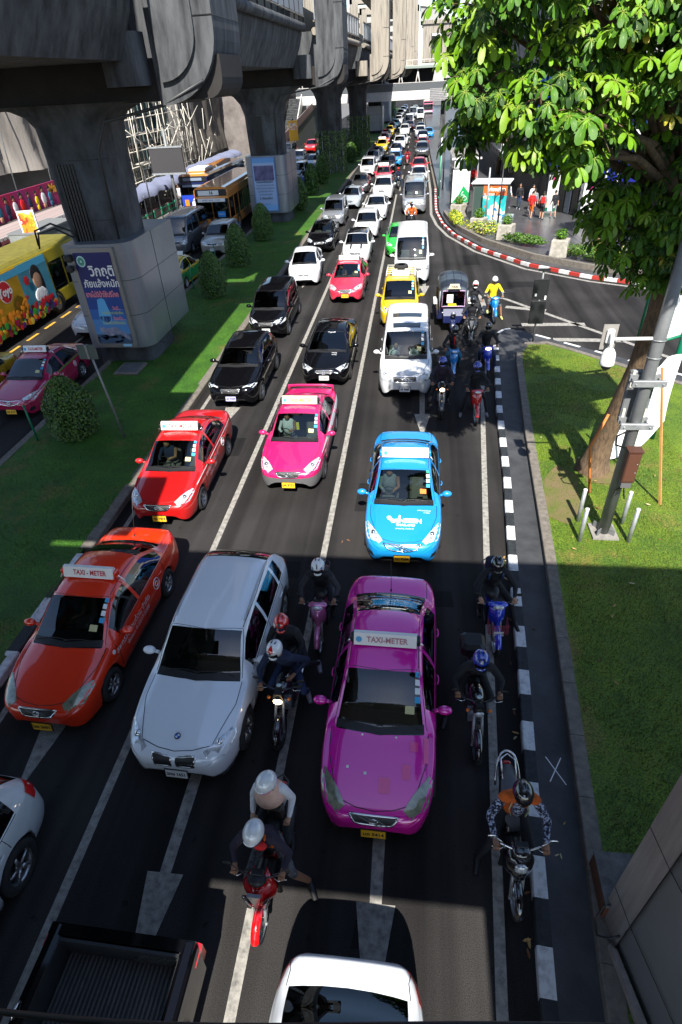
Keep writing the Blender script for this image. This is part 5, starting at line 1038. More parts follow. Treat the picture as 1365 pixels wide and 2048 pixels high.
SH = [(-10.45, 15.0, 1.35, 1.95, 'fat rounded clipped shrub nearest the viewer on the median'), (-10.15, 29.3, 1.25, 2.2, 'clipped cone shrub just beyond the near pier, second along the median'), (-10.4, 35.3, 1.35, 2.3, 'third clipped cone shrub along the median, beside the silver four wheel drive'), (-10.4, 42, 1.3, 2.3, 'clipped cone shrub standing just in front of the second pier'), (-9.6, 52.5, 1.3, 2.5, 'dark clipped cone shrub just behind the second pier cladding'), (-9.8, 60.5, 1.3, 2.6, 'tall dark clipped cone shrub midway between second and third piers'), (-9.7, 67, 1.3, 2.6, 'slim dark clipped cone shrub close before the green wall pier'), (-8.5, 85, 1.4, 2.6, 'clipped cone shrub behind the first green wall pier'), (-8.3, 92, 1.4, 2.6, 'last clipped cone shrub, between the two green wall piers')]
for k, s in enumerate(SH): shrub(s[0], s[1], s[2], s[3], s[4], k)

def bigtree(x, y, z0, clumps, label, k, h=5, s=.25, n=900, r=.25):
    t = thing('tree', label, 'tree', (x, y, z0), 0); R2 = random.Random(k); m = MB(); m.tube([(0, 0, -.2), (.1, 0, h*.5), (0, .1, h)], [r, r*.8, r*.6], BARK, 10)
    for c, q in clumps: m.tube([(0, .05, h*.8), V(c)*.6+V((0, 0, h*.35)), c], [r*.5, r*.3, .04], BARK, 6)
    m.build('trunk', t); m = MB()
    for c, q in clumps: leafmass(m, c, (q, q, q*.85), int(n*q), R2, [LG[1], LG[2], LG[2], MED[1]], s)
    m.build('crown', t, fixn=False)
bigtree(8.2, 70, .15, [((-2, 0, 7), 2.6), ((-3.4, -.5, 10), 2.4), ((-1.5, 0, 12.5), 2.6), ((1.5, 0, 9), 3), ((2, 0, 12.5), 3), ((-2.9, -1, 4.7), 1.4)], 'dark dense tree behind the big leaves, left of it the pale station shows', 5, 5, .30, 1000)
bigtree(9.5, 95, .15, [((-3, 0, 8), 3), ((-2, 0, 12), 3.4), ((1, 0, 10), 3.5), ((0, 0, 15), 3)], 'tall dark street tree farthest along the right pavement', 6, 6, .4, 600)
bigtree(13, 36.5, .15, [((0, 0, 6), 1.6), ((1.6, 0, 7.4), 1.8), ((-1.3, .2, 7.6), 1.5), ((.4, 0, 8.6), 1.6)], 'street tree in front of the shops, mostly hidden behind the big tree trunk', 8, 4, .16, 900, .16)

# ------------------------------------------------------------------ lawn furniture
t = thing('camera_pole', 'thick grey steel pole on a base plate in the lawn, carrying a camera arm', 'pole', (4.40, 10.68, .26))
PG = mat('pole_grey', (.22, .23, .235), .55, .35, vary=.2, vscale=2.5)
m = MB(); m.cyl((0, 0, .02), (0, 0, 8.6), .125, PG, .10, 20); m.build('shaft', t)
m = MB(); m.box((0, 0, .03), (.55, .55, .05), mat('base_plate', (.27, .255, .23), .8, vary=.3, vscale=8)); 
for s in range(4): a = s*pi/2+.785; m.prism([(.11, .05), (.27, .05), (.11, .28)], -.01, .01, PG, 'Y') if s == 0 else m.box((cos(a)*.18, sin(a)*.18, .12), (.16, .02, .16), PG, rot=a)
m.build('base_plate', t)
for z in (3.95, 3.05):
    m = MB(); m.box((0, -.14, z-.26), (.62, .07, .13), STEEL, bev=.01); m.box((0, .14, z-.26), (.55, .06, .12), STEEL)
    for s in (-1, 1): m.cyl((s*.24, -.2, z-.26), (s*.24, .2, z-.26), .014, STEEL)
    m.build('clamp', t)
for z in (4.42, 4.75): m = MB(); m.lathe([(.128, -.012), (.136, 0), (.128, .012)], (0, 0, z-.26), STEEL, 18); m.build('strap', t)
m = MB(); m.box((0, .24, 3.25), (.50, .12, 1.1), mat('sign_back_grey', (.2, .21, .22), .5, .3), bev=.02)
for z in (2.85, 3.65): m.box((-.2, .17, z), (.05, .04, .34), mat('cream_bracket', (.6, .58, .5), .6)); m.box((.2, .17, z), (.05, .04, .34), mat('cream_bracket', (.6, .58, .5), .6))
m.build('sign_panel', t)
m = MB(); m.cyl((-.12, 0, 4.5), (-.78, -.02, 4.5), .032, WHT); m.build('arm', t)
o = MB(); o.box((-.86, .04, 4.52), (.26, .02, .46), mat('camera_plate', (.26, .25, .23), .6)); o.box((-.86, -.01, 4.55), (.13, .08, .26), WHT, bev=.02); o.tube([(-.86, -.03, 4.6), (-.86, -.12, 4.62), (-.86, -.17, 4.52), (-.86, -.17, 4.36)], .035, WHT, 10)
o = o.build('security_camera', t)
m = MB(); m.lathe([(.03, 4.40), (.075, 4.37), (.115, 4.30), (.13, 4.16), (.135, 4.10), (.12, 4.08)], (-.86, -.17, 0), WHT, 20); m.build('housing', o); m = MB(); m.ell((-.86, -.17, 4.08), (.10, .10, .10), BLK, 16, 8, z1=0.); m.build('dome', o)
m = MB(); BR = mat('brown_box', (.085, .035, .022), .5, vary=.15); m.box((.06, -.24, 1.95), (.26, .20, .72), BR, bev=.015); m.box((.06, -.345, 1.95), (.22, .012, .62), mat('brown_box_door', (.10, .042, .026), .5)); m.box((.06, -.24, 2.325), (.29, .24, .03), BR); m.ell((.14, -.355, 2.05), (.012, .01, .012), STEEL, 8, 5); m.ell((.14, -.355, 1.85), (.012, .01, .012), STEEL, 8, 5); m.box((.06, -.23, 1.52), (.2, .16, .14), GREY); m.build('control_box', t)
m = MB(); m.tube([(.04, -.2, 1.45), (.0, -.22, 1.25), (-.1, -.2, 1.15), (-.05, -.16, 1.3), (.05, -.18, 1.4)], .014, BLK, 6); m.tube([(-.15, -.1, 2.65), (-.3, -.1, 2.55), (-.28, -.1, 2.35), (-.1, -.12, 2.3)], .02, BLK, 6); m.tube([(.06, -.2, 1.45), (.12, -.22, 1.2), (.15, -.2, 1.1), (.1, -.18, 1.3)], .014, BLK, 6); m.build('cable', t)
for x, y, l in ((3.94, 11.08, 'back left'), (3.82, 10.35, 'front left'), (4.90, 11.02, 'back right'), (4.87, 10.39, 'front right')):
    t = thing('bollard', 'grey steel post guarding the camera pole, %s of the four' % l, 'bollard', (x, y, .26), 0, 'four posts round the camera pole'); m = MB(); m.cyl((0, 0, -.1), (0, 0, .90), .045, STEEL, None, 14); m.build('post', t); m = MB(); m.ell((0, 0, .90), (.045, .045, .02), WHT, 12, 4, z0=0); m.build('cap', t)
WOOD = mat('pine_wood', (.52, .27, .09), .7, vary=.25, vscale=5, stretch=(1, 1, .3))
m = MB(); m.tube([(6.0, 11.85, .25), (5.32, 12.35, 3.5)], [.035, .03], WOOD, 4, smooth=False); o = m.build('timber_prop'); tag(o, 'pale sawn timber prop leaning against the white banner on the lawn', 'timber')
m = MB(); m.tube([(4.45, 12.2, .3), (4.3, 12.5, 1.4), (4.6, 12.7, 2.2)], .035, mat('orange_wood', (.55, .18, .04), .7), 5); o = m.build('timber_prop'); tag(o, 'short orange painted stick leaning behind the camera pole', 'timber')
t = thing('cloth_banner', 'white cloth banners hung on green poles beyond the camera pole', 'banner', (6.2, 14.2, .25))
CLO = mat('banner_cloth', (.75, .76, .78), .7, bump=.2, bscale=2)
for x, y in ((.55, .8),): m = MB(); m.cyl((x, y, -.1), (x+.0, y, 5.2), .07, GRNP); m.build('pole', t)
m = MB(); g = 12; vs = []
for i in range(g+1):
    for j in range(g+1):
        u, v = i/g, j/g; p = V((-1.65, -1.0, .15)).lerp(V((.45, .1, .9)), u).lerp(V((-.35, .2, 2.3)).lerp(V((.55, .6, 2.6)), u), v); p.z -= .35*sin(u*pi)*(1-v)*.9; p.y += .12*sin(u*7+v*3); vs.append(p)
m.add(vs, [[i*(g+1)+j, (i+1)*(g+1)+j, (i+1)*(g+1)+j+1, i*(g+1)+j+1] for i in range(g) for j in range(g)], CLO, True); m.build('fallen_cloth', t)
m = MB(); m.quad((-.55, .7, 2.7), (.9, .9, 3.1), (.9, .9, 5.0), (-.55, .7, 4.9), CLO); m.quad((-.6, .72, 4.9), (.95, .92, 5.1), (.95, .92, 5.3), (-.6, .72, 5.05), GRNP); m.build('banner', t)
m = MB(); m.tube([(-.58, .7, 2.66), (.93, .9, 3.06)], .035, GRNP, 6); m.tube([(-.58, .7, 2.66), (-.58, .7, 5.0)], .035, GRNP, 6); m.build('rail', t)

# sign post at the island, sign pole on the median
t = thing('road_sign', 'dark road sign seen from behind on a slim post at the tip of the lawn', 'road sign', (4.62, 22.45, .2))
m = MB(); m.cyl((0, 0, -.1), (0, 0, 2.75), .035, PG); m.build('post', t)
SB = mat('sign_back', (.006, .007, .008), .6)
m = MB(); m.box((-.02, -.05, 2.05), (.55, .03, .72), SB, bev=.01); m.box((0, -.03, 2.15), (.04, .02, .6), STEEL); m.build('upper_panel', t); m = MB(); m.box((-.02, -.05, 1.2), (.55, .03, .85), SB, bev=.01); m.build('lower_panel', t); m = MB(); m.box((.02, -.02, 2.72), (.40, .14, .06), SB); m.build('top_lamp', t)
m = MB(); m.box((-.17, -.07, 1.85), (.07, .004, .09), WINK); m.box((.19, -.07, 1.75), (.06, .004, .14), WINK); m.build('sticker', t)
t = thing('road_sign', 'small rectangular sign seen from behind on a thin leaning pole in the median grass', 'road sign', (-8.78, 14.76, .1))
m = MB(); m.tube([(0, 0, 0), (-.28, .0, 3.05)], .03, PG, 8); m.build('post', t); m = MB(); m.box((-.30, -.05, 2.85), (.56, .03, .42), mat('sign_back_green', (.10, .13, .13), .5, .3), bev=.01); m.box((-.30, -.075, 2.85), (.05, .02, .4), STEEL); m.build('panel', t)
for k, (x, y) in enumerate(((-11.53, 14.5), (-11.7, 30.6), (-11.75, 35.2), (-11.7, 26.6), (-11.7, 39.5))):
    t = thing('marker_post', ['thin dark green post beside the rounded shrub at the far kerb of the median', 'thin green post at the median kerb by the yellow and green taxi', 'thin green post at the median kerb by the silver four wheel drive', 'thin green post at the median kerb just past the near pier', 'thin green post at the median kerb by the orange bus'][k], 'post', (x, y, .1), 0, 'thin green posts at the far kerb of the median'); m = MB(); m.cyl((0, 0, 0), (0, 0, 1.25), .03, GRNP); m.build('shaft', t); m = MB(); m.ell((0, 0, 1.25), (.04, .04, .04), GRNP, 8, 5); m.build('tip', t)

# ------------------------------------------------------------------ billboards on the piers
def artmat(name, stops, scale=2., det=3): 
    m = bpy.data.materials.new(name); m.use_nodes = True; nt = m.node_tree; b = nt.nodes['Principled BSDF']; b.inputs['Roughness'].default_value = .35
    tc = nt.nodes.new('ShaderNodeTexCoord'); n = nt.nodes.new('ShaderNodeTexNoise'); n.inputs['Scale'].default_value = scale; n.inputs['Detail'].default_value = det; nt.links.new(tc.outputs['Object'], n.inputs[0]); r = nt.nodes.new('ShaderNodeValToRGB'); nt.links.new(n.outputs[0], r.inputs[0]); r.color_ramp.interpolation = 'CONSTANT'
    e = r.color_ramp.elements; e[0].position = 0; e[0].color = (*stops[0], 1); e[1].position = .36; e[1].color = (*stops[1], 1)
    for i, c in enumerate(stops[2:]): x = e.new(.36+.28*(i+1)/(len(stops)-2+1e-6)); x.color = (*c, 1)
    nt.links.new(r.outputs[0], b.inputs['Base Color']); MATS[name] = m; return m
def flat(name, c): return mat('print_'+name, c, .4)
BX, BY = -11.24, 20.36
t = thing('billboard', 'tall dark blue drought warning poster in a metal frame on the near pier', 'billboard', (BX, BY, 2.70), 0); t.scale = (.80, 1, .94)
m = MB(); m.box((0, .04, 0), (2.0, .14, 3.75), mat('frame_metal', (.28, .27, .26), .4, .5)); m.build('frame', t)
# poster, bevelled board: navy top fading through flat bands to mid blue
m = MB(); x0, x1 = -.84, .84
bands = [(1.72, .5, (.012, .016, .12)), (.5, .1, (.014, .03, .18)), (.1, -.35, (.015, .06, .26)), (-.35, -.75, (.03, .12, .38)), (-.75, -1.2, (.07, .22, .50)), (-1.2, -1.35, (.10, .24, .45)), (-1.35, -1.72, (.05, .09, .16))]
for a, b, c in bands: m.box((0, -.045, (a+b)/2), (x1-x0, .03, a-b), flat('navy%d' % int(a*100), c))
m.build('poster', t)
m = MB(); put_text(m, 'วิกฤติ', .50, (.28, -.062, 1.05), (1, 0, 0), (0, 0, 1), WINK, bold=.012); put_text(m, 'ภัยแล้งหนัก', .36, (.12, -.062, .60), (1, 0, 0), (0, 0, 1), WINK, bold=.008)
put_text(m, 'อาจไม่มีน้ำใช้บริโภค', .27, (.0, -.062, .20), (1, 0, 0), (0, 0, 1), mat('pink_ink', (.85, .25, .3), .5), bold=.008, width=1.55)
put_text(m, 'วันนี้...', .17, (.5, -.064, -.32), (1, 0, 0), (0, 0, 1), mat('pink_ink', (.85, .25, .3), .5), bold=.004); put_text(m, 'ถ้ายังใช้น้ำอย่างฟุ่มเฟือย', .14, (.25, -.064, -.50), (1, 0, 0), (0, 0, 1), mat('lime_ink', (.6, .65, .1), .5), width=1.0)
put_text(m, 'วันหน้า...', .17, (.5, -.064, -.72), (1, 0, 0), (0, 0, 1), mat('pink_ink', (.85, .25, .3), .5), bold=.004); put_text(m, 'จะไม่เหลือน้ำให้ใช้อีกต่อไป', .14, (.2, -.064, -.90), (1, 0, 0), (0, 0, 1), mat('lime_ink', (.6, .65, .1), .5), width=1.1); m.build('lettering', t)
m = MB(); m.lathe([(0, 0), (.2, 0)], (-.55, -.063, 1.42), mat('seal_mint', (.5, .75, .7), .5), 24, 'Y'); m.lathe([(.0, 0), (.15, 0)], (-.55, -.066, 1.42), mat('seal_green', (.08, .3, .22), .5), 24, 'Y'); m.lathe([(.0, 0), (.05, 0)], (-.55, -.069, 1.42), mat('seal_mint', (.5, .75, .7), .5), 5, 'Y'); m.build('seal', t)
# water drop, open hand and cracked ground
m = MB(); dp = [(.0, .12)]+[(-.12-.0*i, 0) for i in ()]; D = [(-.15+.16*cos(a)*1.9, -.62+.32*sin(a)) for a in [pi*1.0+pi*i/12 for i in range(13)]]; m.add([(x, -.061, z) for x, z in D+[(.02, .02), (-.12, .08), (-.33, .02)]], [list(range(16))], mat('drop_blue', (.12, .42, .75), .3)); m.add([(x*.9-.02, -.064, z*.8-.13) for x, z in D], [list(range(13))], artmat('drop_inside', [(.01, .03, .12), (.03, .1, .3), (.01, .02, .08), (.1, .3, .5)], 5)); m.build('water_drop', t)
m = MB(); hp = [(-.62, -1.02), (-.5, -1.10), (-.42, -1.04), (-.3, -1.12), (-.05, -1.08), (.15, -1.05), (.35, -1.12), (.55, -1.3), (.8, -1.42), (.82, -1.6), (.6, -1.52), (.35, -1.36), (.1, -1.36), (-.1, -1.42), (-.4, -1.35), (-.58, -1.2)]; m.add([(x, -.062, z) for x, z in hp], [list(range(len(hp)))], mat('hand_print', (.34, .33, .42), .5, col2=(.10, .12, .2), vscale=3)); m.build('printed_hand', t)
m = MB(); R2 = random.Random(5)
for k in range(26): x, z = R2.uniform(-.8, .5), R2.uniform(-1.68, -1.38); q = R2.uniform(.05, .12); m.add([(x+q*cos(a+.3*R2.random()), -.060, z+q*.45*sin(a)) for a in [i*1.256 for i in range(5)]], [[0, 1, 2, 3, 4]], mat('cracked_pale', (.35, .42, .48), .5))
m.box((.55, -.064, -1.80), (.42, .01, .10), mat('tag_blue', (.3, .6, .8), .5)); m.build('cracked_ground', t)
for x in (-1.05,): m = MB(); m.box((x, -.12, 1.55), (.34, .22, .26), BLK, bev=.05); m.box((x, -.2, 1.2), (.3, .22, .24), BLK, bev=.05); m.build('floodlight', t)
t = thing('billboard', 'white and blue anniversary poster fixed on the second pier cladding', 'billboard', (-11.15, 47.46, 2.75))
m = MB(); m.box((0, 0, 0), (1.75, .08, 3.5), mat('poster_edge', (.1, .2, .45), .4)); m.build('frame', t)
m = MB(); m.box((0, -.045, 0), (1.6, .02, 3.4), flat('pale', (.30, .42, .66))); m.box((0, -.048, 1.55), (1.6, .02, .3), flat('skyblue', (.12, .32, .65))); m.box((0, -.048, -1.5), (1.6, .02, .4), flat('midblue', (.2, .42, .75))); m.build('poster', t)
m = MB(); m.box((0, -.06, .75), (1.45, .01, .95), mat('crowd_art', (.16, .14, .30), .5, col2=(.02, .03, .09), vscale=1.8)); m.build('picture', t)
m = MB(); put_text(m, 'ANNIVERSARY', .17, (0, -.066, .18), (1, 0, 0), (0, 0, 1), INK, width=1.3, bold=.004)
for k, s in enumerate(('ร่วมฉลองครบรอบปี', 'พร้อมโปรโมชั่นพิเศษ', 'วันนี้ถึงสิ้นเดือน', 'ณ ลานกิจกรรม')): put_text(m, s, .15, (0, -.066, -.02-.2*k), (1, 0, 0), (0, 0, 1), INK, width=[1.3, 1.35, 1.15, 1.0][k])
put_text(m, '5 เดือนเดียว', .2, (0, -.066, -.88), (1, 0, 0), (0, 0, 1), INK, bold=.004); m.box((-.45, -.066, -1.25), (.3, .01, .12), REDINK); put_text(m, 'emporium', .12, (.05, -.066, -1.25), (1, 0, 0), (0, 0, 1), BLUEINK); m.build('lettering', t)

# ------------------------------------------------------------------ left side of the far road
TARP = mat('tarpaulin', (.33, .30, .27), .85, col2=(.15, .14, .13), vscale=1.0, stretch=(1, 1, .12), w=.48, bump=.5, bscale=3)
def drape(name, parent, x, y0, y1, z0, z1, mt, amp=.5, ny=60, nz=14, seed=0):
    m = MB(); vs = []
    for i in range(ny+1):
        for j in range(nz+1):
            u, v = i/ny, j/nz; y = y0+(y1-y0)*u; z = z0+(z1-z0)*v; f = noise.noise(V((y*.55+seed+z*.10, seed, 0)))*amp+noise.noise(V((y*1.7+z*.3, seed+z*.12, 3)))*amp*.45; vs.append((x+f+.25*amp*sin(z*.9), y, z))
    m.add(vs, [[i*(nz+1)+j, (i+1)*(nz+1)+j, (i+1)*(nz+1)+j+1, i*(nz+1)+j+1] for i in range(ny) for j in range(nz)], mt, True); return m.build(name, parent)
t = thing('wrapped_building', 'tall building site wrapped in hanging grey brown tarpaulins behind the red banner', 'building', (-28.6, 46, 0), radians(-26))
m = MB(); m.box((-9, -3, 8), (12, 30, 16), mat('raw_concrete', (.14, .135, .13), .9, vary=.4, vscale=.4)); m.build('core', t)
drape('tarpaulin', t, -1.6, -16, 11, 4.2, 16, TARP, .8, 90, 20, 1)
drape('tarpaulin', t, -1.0, -14, -4, 2.6, 8.2, mat('tarpaulin_dark', (.17, .16, .155), .85, vary=.3, vscale=1), .6, 40, 10, 9)
m = MB()
for k in range(8): m.tube([(-.4, -13+k*3, 3), (-.7, -13.4+k*3+.3*k, 14)], .05, STEEL, 5)
m.build('scaffold_pole', t)
RB = mat('banner_red', (.45, .012, .03), .45, col2=(.26, .03, .22), vscale=.35, w=.5)
t = thing('banner', 'long red and purple banner with a row of posing people above the shop canopy', 'banner', (-24.1, 37, 3.55))
m = MB(); m.box((0, 0, 0), (.1, 17, 1.35), RB); m.build('board', t)
m = MB()
for k in range(13):
    y = -6.4+k*.82; sc = [1, .9, 1.1, .8, .85, .9, 1, .95, 1.05, .9, .8, 1.1, .9][k]; cl = [CW, CR_, CN, CY, CW, CBL, CN][k % 7]
    m.ell((.07, y, .36*sc), (.03, .13*sc, .15*sc), SKIN2, 10, 6); m.ell((.068, y, .42*sc), (.03, .17*sc, .16*sc), HAIR, 10, 6); m.ell((.07, y+.02, -.12), (.03, .26*sc, .34*sc), cl, 10, 6); m.ell((.07, y, -.5), (.03, .2*sc, .2), SKIN2 if k % 2 else cl, 8, 5)
m.build('printed_people', t)
m = MB(); put_text(m, 'Ma', .75, (.06, 4.0, .28), (0, 1, 0), (0, 0, 1), mat('orange_ink', (.9, .45, .03), .5), bold=.02); m.build('lettering', t)
t = thing('shop_canopy', 'white ribbed awning with a scalloped edge running under the red banner', 'awning', (-23.6, 37, 2.7))
m = MB(); CANV = mat('awning_stripe', (.42, .34, .32), .7, col2=(.24, .18, .17), vscale=.6, stretch=(14, .05, 1))
m.add([(0, -10, .2), (.9, -10, -.12), (.9, 11, -.12), (0, 11, .2)], [[0, 1, 2, 3]], CANV); m.build('canopy', t); m = MB()
for k in range(60): y = -10+k*.35; m.prism([(y, -.12), (y+.33, -.12), (y+.26, -.28), (y+.07, -.28)], .89, .92, WHT, 'X')
m.build('valance', t)
t = thing('hoarding', 'dark shop hoarding printed with large pink letters under the awning', 'shop front', (-23.9, 37, 0))
m = MB(); m.box((0, 0, 1.35), (.2, 22, 2.6), mat('maroon_board', (.075, .012, .025), .5)); m.build('wall', t); m = MB()
for k, ch in enumerate('OADERWASH'[:7]): put_text(m, ch, 2.3, (.11, -8+k*2.6, 1.3), (0, 1, 0), (0, 0, 1), mat('pink_board', (.42, .13, .16), .5), bold=.03)
m.build('lettering', t)
t = thing('truck', 'grey box lorry parked behind the yellow bus, only its box visible', 'truck', (-21.0, 33.6, -.25)); m = MB(); GT = mat('lorry_grey', (.22, .235, .22), .6, vary=.25, vscale=1.5); m.box((0, 0, 2.0), (1.7, 4.2, 2.2), GT, bev=.04); m.box((0, 0, 3.13), (1.75, 4.25, .08), mat('lorry_top', (.17, .18, .18), .6)); m.build('box_body', t)
m = MB(); m.box((0, -3.4, 1.25), (2.0, 1.5, 1.7), mat('lorry_cab', (.3, .3, .3), .4), bev=.12); m.build('cab', t)
for y in (-3.3, 1.6):
    for s in (-1, 1): tyw = MB(); tyw.lathe([(.25, -.13), (.45, -.13), (.45, .13), (.25, .13)], (s*.9, y, .45), TYRE, 18, 'X'); tyw.build('wheel', t)
def lamp_post(x, y, h, label, z=.15, s=1.):
    t = thing('street_lamp', label, 'street lamp', (x, y, z)); m = MB(); m.cyl((0, 0, 0), (0, 0, h), .06, BLK, .04); m.tube([(0, 0, h-.3), (.25, 0, h-.1), (.45, 0, h-.05)], .025, BLK, 6); m.build('post', t)
    m = MB(); m.lathe([(.05, h-.45), (.12, h-.4), (.15, h-.12), (.18, h-.1), (.05, h+.02), (0, h+.05)], (.45, 0, 0), BLK, 8); m.build('lantern', t)
lamp_post(-20.9, 36.3, 3.9, 'black lantern lamp post in front of the red banner'); lamp_post(-20.3, 47.6, 4.0, 'black lantern lamp post left of the hanging screen'); lamp_post(5.49, 43.9, 3.7, 'black lantern post between the orange kiosk and the round planter')
t = thing('sign_board', 'narrow upright advertising board with yellow fruit picture on the far pavement', 'sign', (-20.6, 31.8, 0), radians(20)); m = MB(); m.box((0, 0, 1.1), (.1, .1, 2.2), GREY); m.build('post', t); m = MB(); m.box((0, 0, 3.0), (.85, .18, 1.9), WHT); m.build('case', t); m = MB(); m.box((0, -.1, 3.0), (.72, .01, 1.75), artmat('fruit_art', [(.75, .72, .6), (.7, .5, .05), (.6, .25, .02), (.45, .05, .02), (.8, .78, .7)], 1.7)); m.box((0, -.108, 2.25), (.72, .01, .3), REDINK); m.build('poster', t)
# scaffold site
t = thing('scaffolding', 'tangle of pale scaffold tubes in front of a dark glass tower seen between the piers', 'scaffolding', (-26, 70, 0))
R2 = random.Random(9); SCF = mat('scaffold_pale', (.58, .55, .48), .6, vary=.2)
m = MB()
for k in range(13):
    for j in range(2): m.tube([(j*1.2, -14+k*1.55, .2), (j*1.2+R2.uniform(-.2, .2), -14+k*1.55+R2.uniform(-.3, .3), 9.5)], .045, SCF, 5)
m.build('upright', t); m = MB()
for z in range(8): m.tube([(0, -14.5, 1+z*1.15), (0, 5.5, 1+z*1.15+R2.uniform(-.2, .2))], .04, SCF, 5); m.tube([(1.2, -14.5, 1+z*1.15), (1.2, 3.5, 1+z*1.15+R2.uniform(-.2, .2))], .04, SCF, 5)
for z in (2, 4, 6): m.box((.6, -6, 1.06+z*1.15), (1.1, 11, .06), SCF)
m.build('ledger', t); m = MB()
for k in range(38): y = R2.uniform(-14, 12); z = R2.uniform(.3, 5.5); a = R2.uniform(-1.2, 1.2); L = R2.uniform(1.5, 5); m.tube([(1.3+R2.random(), y, z), (1.3+R2.random(), y+sin(a)*L, z+cos(a)*L)], .04, SCF, 5)
m.build('brace', t)
t = thing('demolition_debris', 'heap of pale broken tubes and rubble at the foot of the scaffolding', 'debris', (-23.5, 70, 0))
m = MB()
for k in range(170): x, y = R2.uniform(-1.6, 1.2), R2.uniform(-17, 15); z = .2+1.7*max(0, 1-abs(x)/2)*R2.random(); s = R2.uniform(.15, .7); m.box((x, y, z), (s, s*R2.uniform(.4, 2.2), s*.35), [SCF, mat('rubble', (.42, .38, .32), .9, vary=.3), mat('timber_pale', (.5, .44, .34), .8)][k % 3], rot=Matrix.Rotation(R2.uniform(0, 3), 3, 'Z') @ Matrix.Rotation(R2.uniform(-.5, .5), 3, 'X'))
m.build('rubble_heap', t)
t = thing('glass_tower', 'dark teal glass building behind the scaffolding', 'building', (-34, 75, 0)); m = MB(); m.box((0, 0, 12), (6, 44, 24), mat('teal_glass', (.012, .05, .055), .12, .3)); m.build('facade', t); m = MB()
for k in range(15): m.box((3.04, -20+k*2.8, 12), (.1, .12, 24), mat('mullion', (.09, .13, .13), .5))
for k in range(8): m.box((3.06, 0, 1.5+k*2.6), (.1, 44, .14), mat('mullion', (.09, .13, .13), .5))
m.build('mullion', t)
t = thing('wrapped_building', 'dark netted building at the end of the scaffolding, half hidden by the second pier', 'building', (-28.5, 92, 0)); m = MB(); m.box((-4, 0, 8), (6, 17, 16), mat('raw_concrete', (.14, .135, .13), .9)); m.build('core', t); drape('tarpaulin', t, -.6, -9.5, 9, 1.2, 16, mat('net_dark', (.13, .115, .10), .9, vary=.35, vscale=1.2), .6, 50, 14, 4)
t = thing('stall_awning', 'line of pale blue and white tarpaulin awnings over the market stalls on the far pavement', 'awning', (-21.9, 60, 0)); drapm = mat('blue_tarp', (.20, .22, .32), .6, vary=.15)
m = MB(); vs = []; ny = 60
for i in range(ny+1):
    y = -14+34*i/ny
    for j, (x, z) in enumerate(((-1.0, 2.45), (-.5, 2.5), (.0, 2.4), (.5, 2.2), (.55, 1.85))): vs.append((x+.1*sin(y*2), y, z+.16*noise.noise(V((x*2, y*.6, 0)))+.03*sin(y*1.6)))
m.add(vs, [[i*5+j, (i+1)*5+j, (i+1)*5+j+1, i*5+j+1] for i in range(ny) for j in range(4)], drapm, True); m.build('canvas', t); m = MB()
for k in range(12): m.cyl((.5, -14+k*3, 0), (.5, -14+k*3, 2.1), .04, SCF); m.cyl((-1.1, -14+k*3, 0), (-1.0, -14+k*3, 2.4), .04, SCF)
m.build('pole', t); m = MB(); m.box((-1.3, 3, 1.1), (.1, 34, 2.2), mat('dark_stall', (.03, .028, .03), .8)); m.box((-.2, 3, .5), (1.3, 33, .7), mat('stall_table', (.14, .10, .09), .8, vary=.6, vscale=1.5)); m.build('counter', t)
t = thing('sign_board', 'large dark grey board hung on a post above the street stalls', 'sign board', (-19.7, 51.5, 0)); m = MB(); m.cyl((0, 0, 0), (0, 0, 6.2), .12, PG); m.build('post', t); m = MB(); m.box((-.05, -.2, 4.2), (2.7, .22, 1.75), mat('board_grey', (.045, .042, .045), .5), bev=.02); m.box((-.05, -.2, 3.3), (2.8, .3, .12), STEEL); m.box((-.05, -.2, 5.1), (2.8, .3, .1), STEEL); m.build('board', t)
t = thing('railing', 'dark green pavement railing along the far kerb of the left road', 'railing', (-20.45, 45, .15)); m = MB()
for k in range(66): m.cyl((0, -8+k*1.6, 0), (0, -8+k*1.6, 1.05), .05, GRNP, .04, 8)
m.build('post', t); m = MB(); m.box((0, 44, .9), (.05, 105, .06), GRNP); m.box((0, 44, .5), (.05, 105, .06), GRNP); m.build('rail', t)
t = thing('billboard', 'yellow upright advertisement hanging over the stalls under the footbridge', 'billboard', (-16.9, 92, 0)); m = MB(); m.cyl((0, .1, 0), (0, .1, 4.8), .07, BLK); m.build('post', t); m = MB(); m.box((0, 0, 3.4), (1.25, .12, 2.3), mat('ad_yellow', (.85, .45, .02), .5)); m.box((0, -.07, 3.9), (1.05, .02, .8), artmat('fig_art', [(.8, .75, .7), (.7, .35, .2), (.85, .8, .7), (.9, .5, .05)], 3)); m.build('panel', t)
t = thing('retaining_ramp', 'raised ramp with dark coping rising behind the yellow advertisement', 'ramp', (-19.6, 105, 0)); m = MB(); m.prism([(-8, 0), (45, 0), (45, 5.2), (30, 5.0), (-8, 1.4)], -1.5, 0, mat('ramp_wall', (.10, .12, .11), .8, vary=.3), 'X'); m.build('wall', t); m = MB(); m.prism([(-8, 1.4), (30, 5.0), (30, 6.1), (-8, 2.5)], .0, .08, mat('ramp_poster', (.15, .10, .18), .5, col2=(.25, .12, .03), vscale=.6), 'X'); m.build('parapet', t)
t = thing('market_hall', 'row of dim shop houses behind the stalls on the left pavement beneath the footbridge', 'building', (-28, 125, 0)); m = MB(); m.box((0, 0, 6), (8, 46, 12), mat('shop_wall', (.17, .15, .14), .8, vary=.5, vscale=.5)); m.build('wall', t); m = MB()
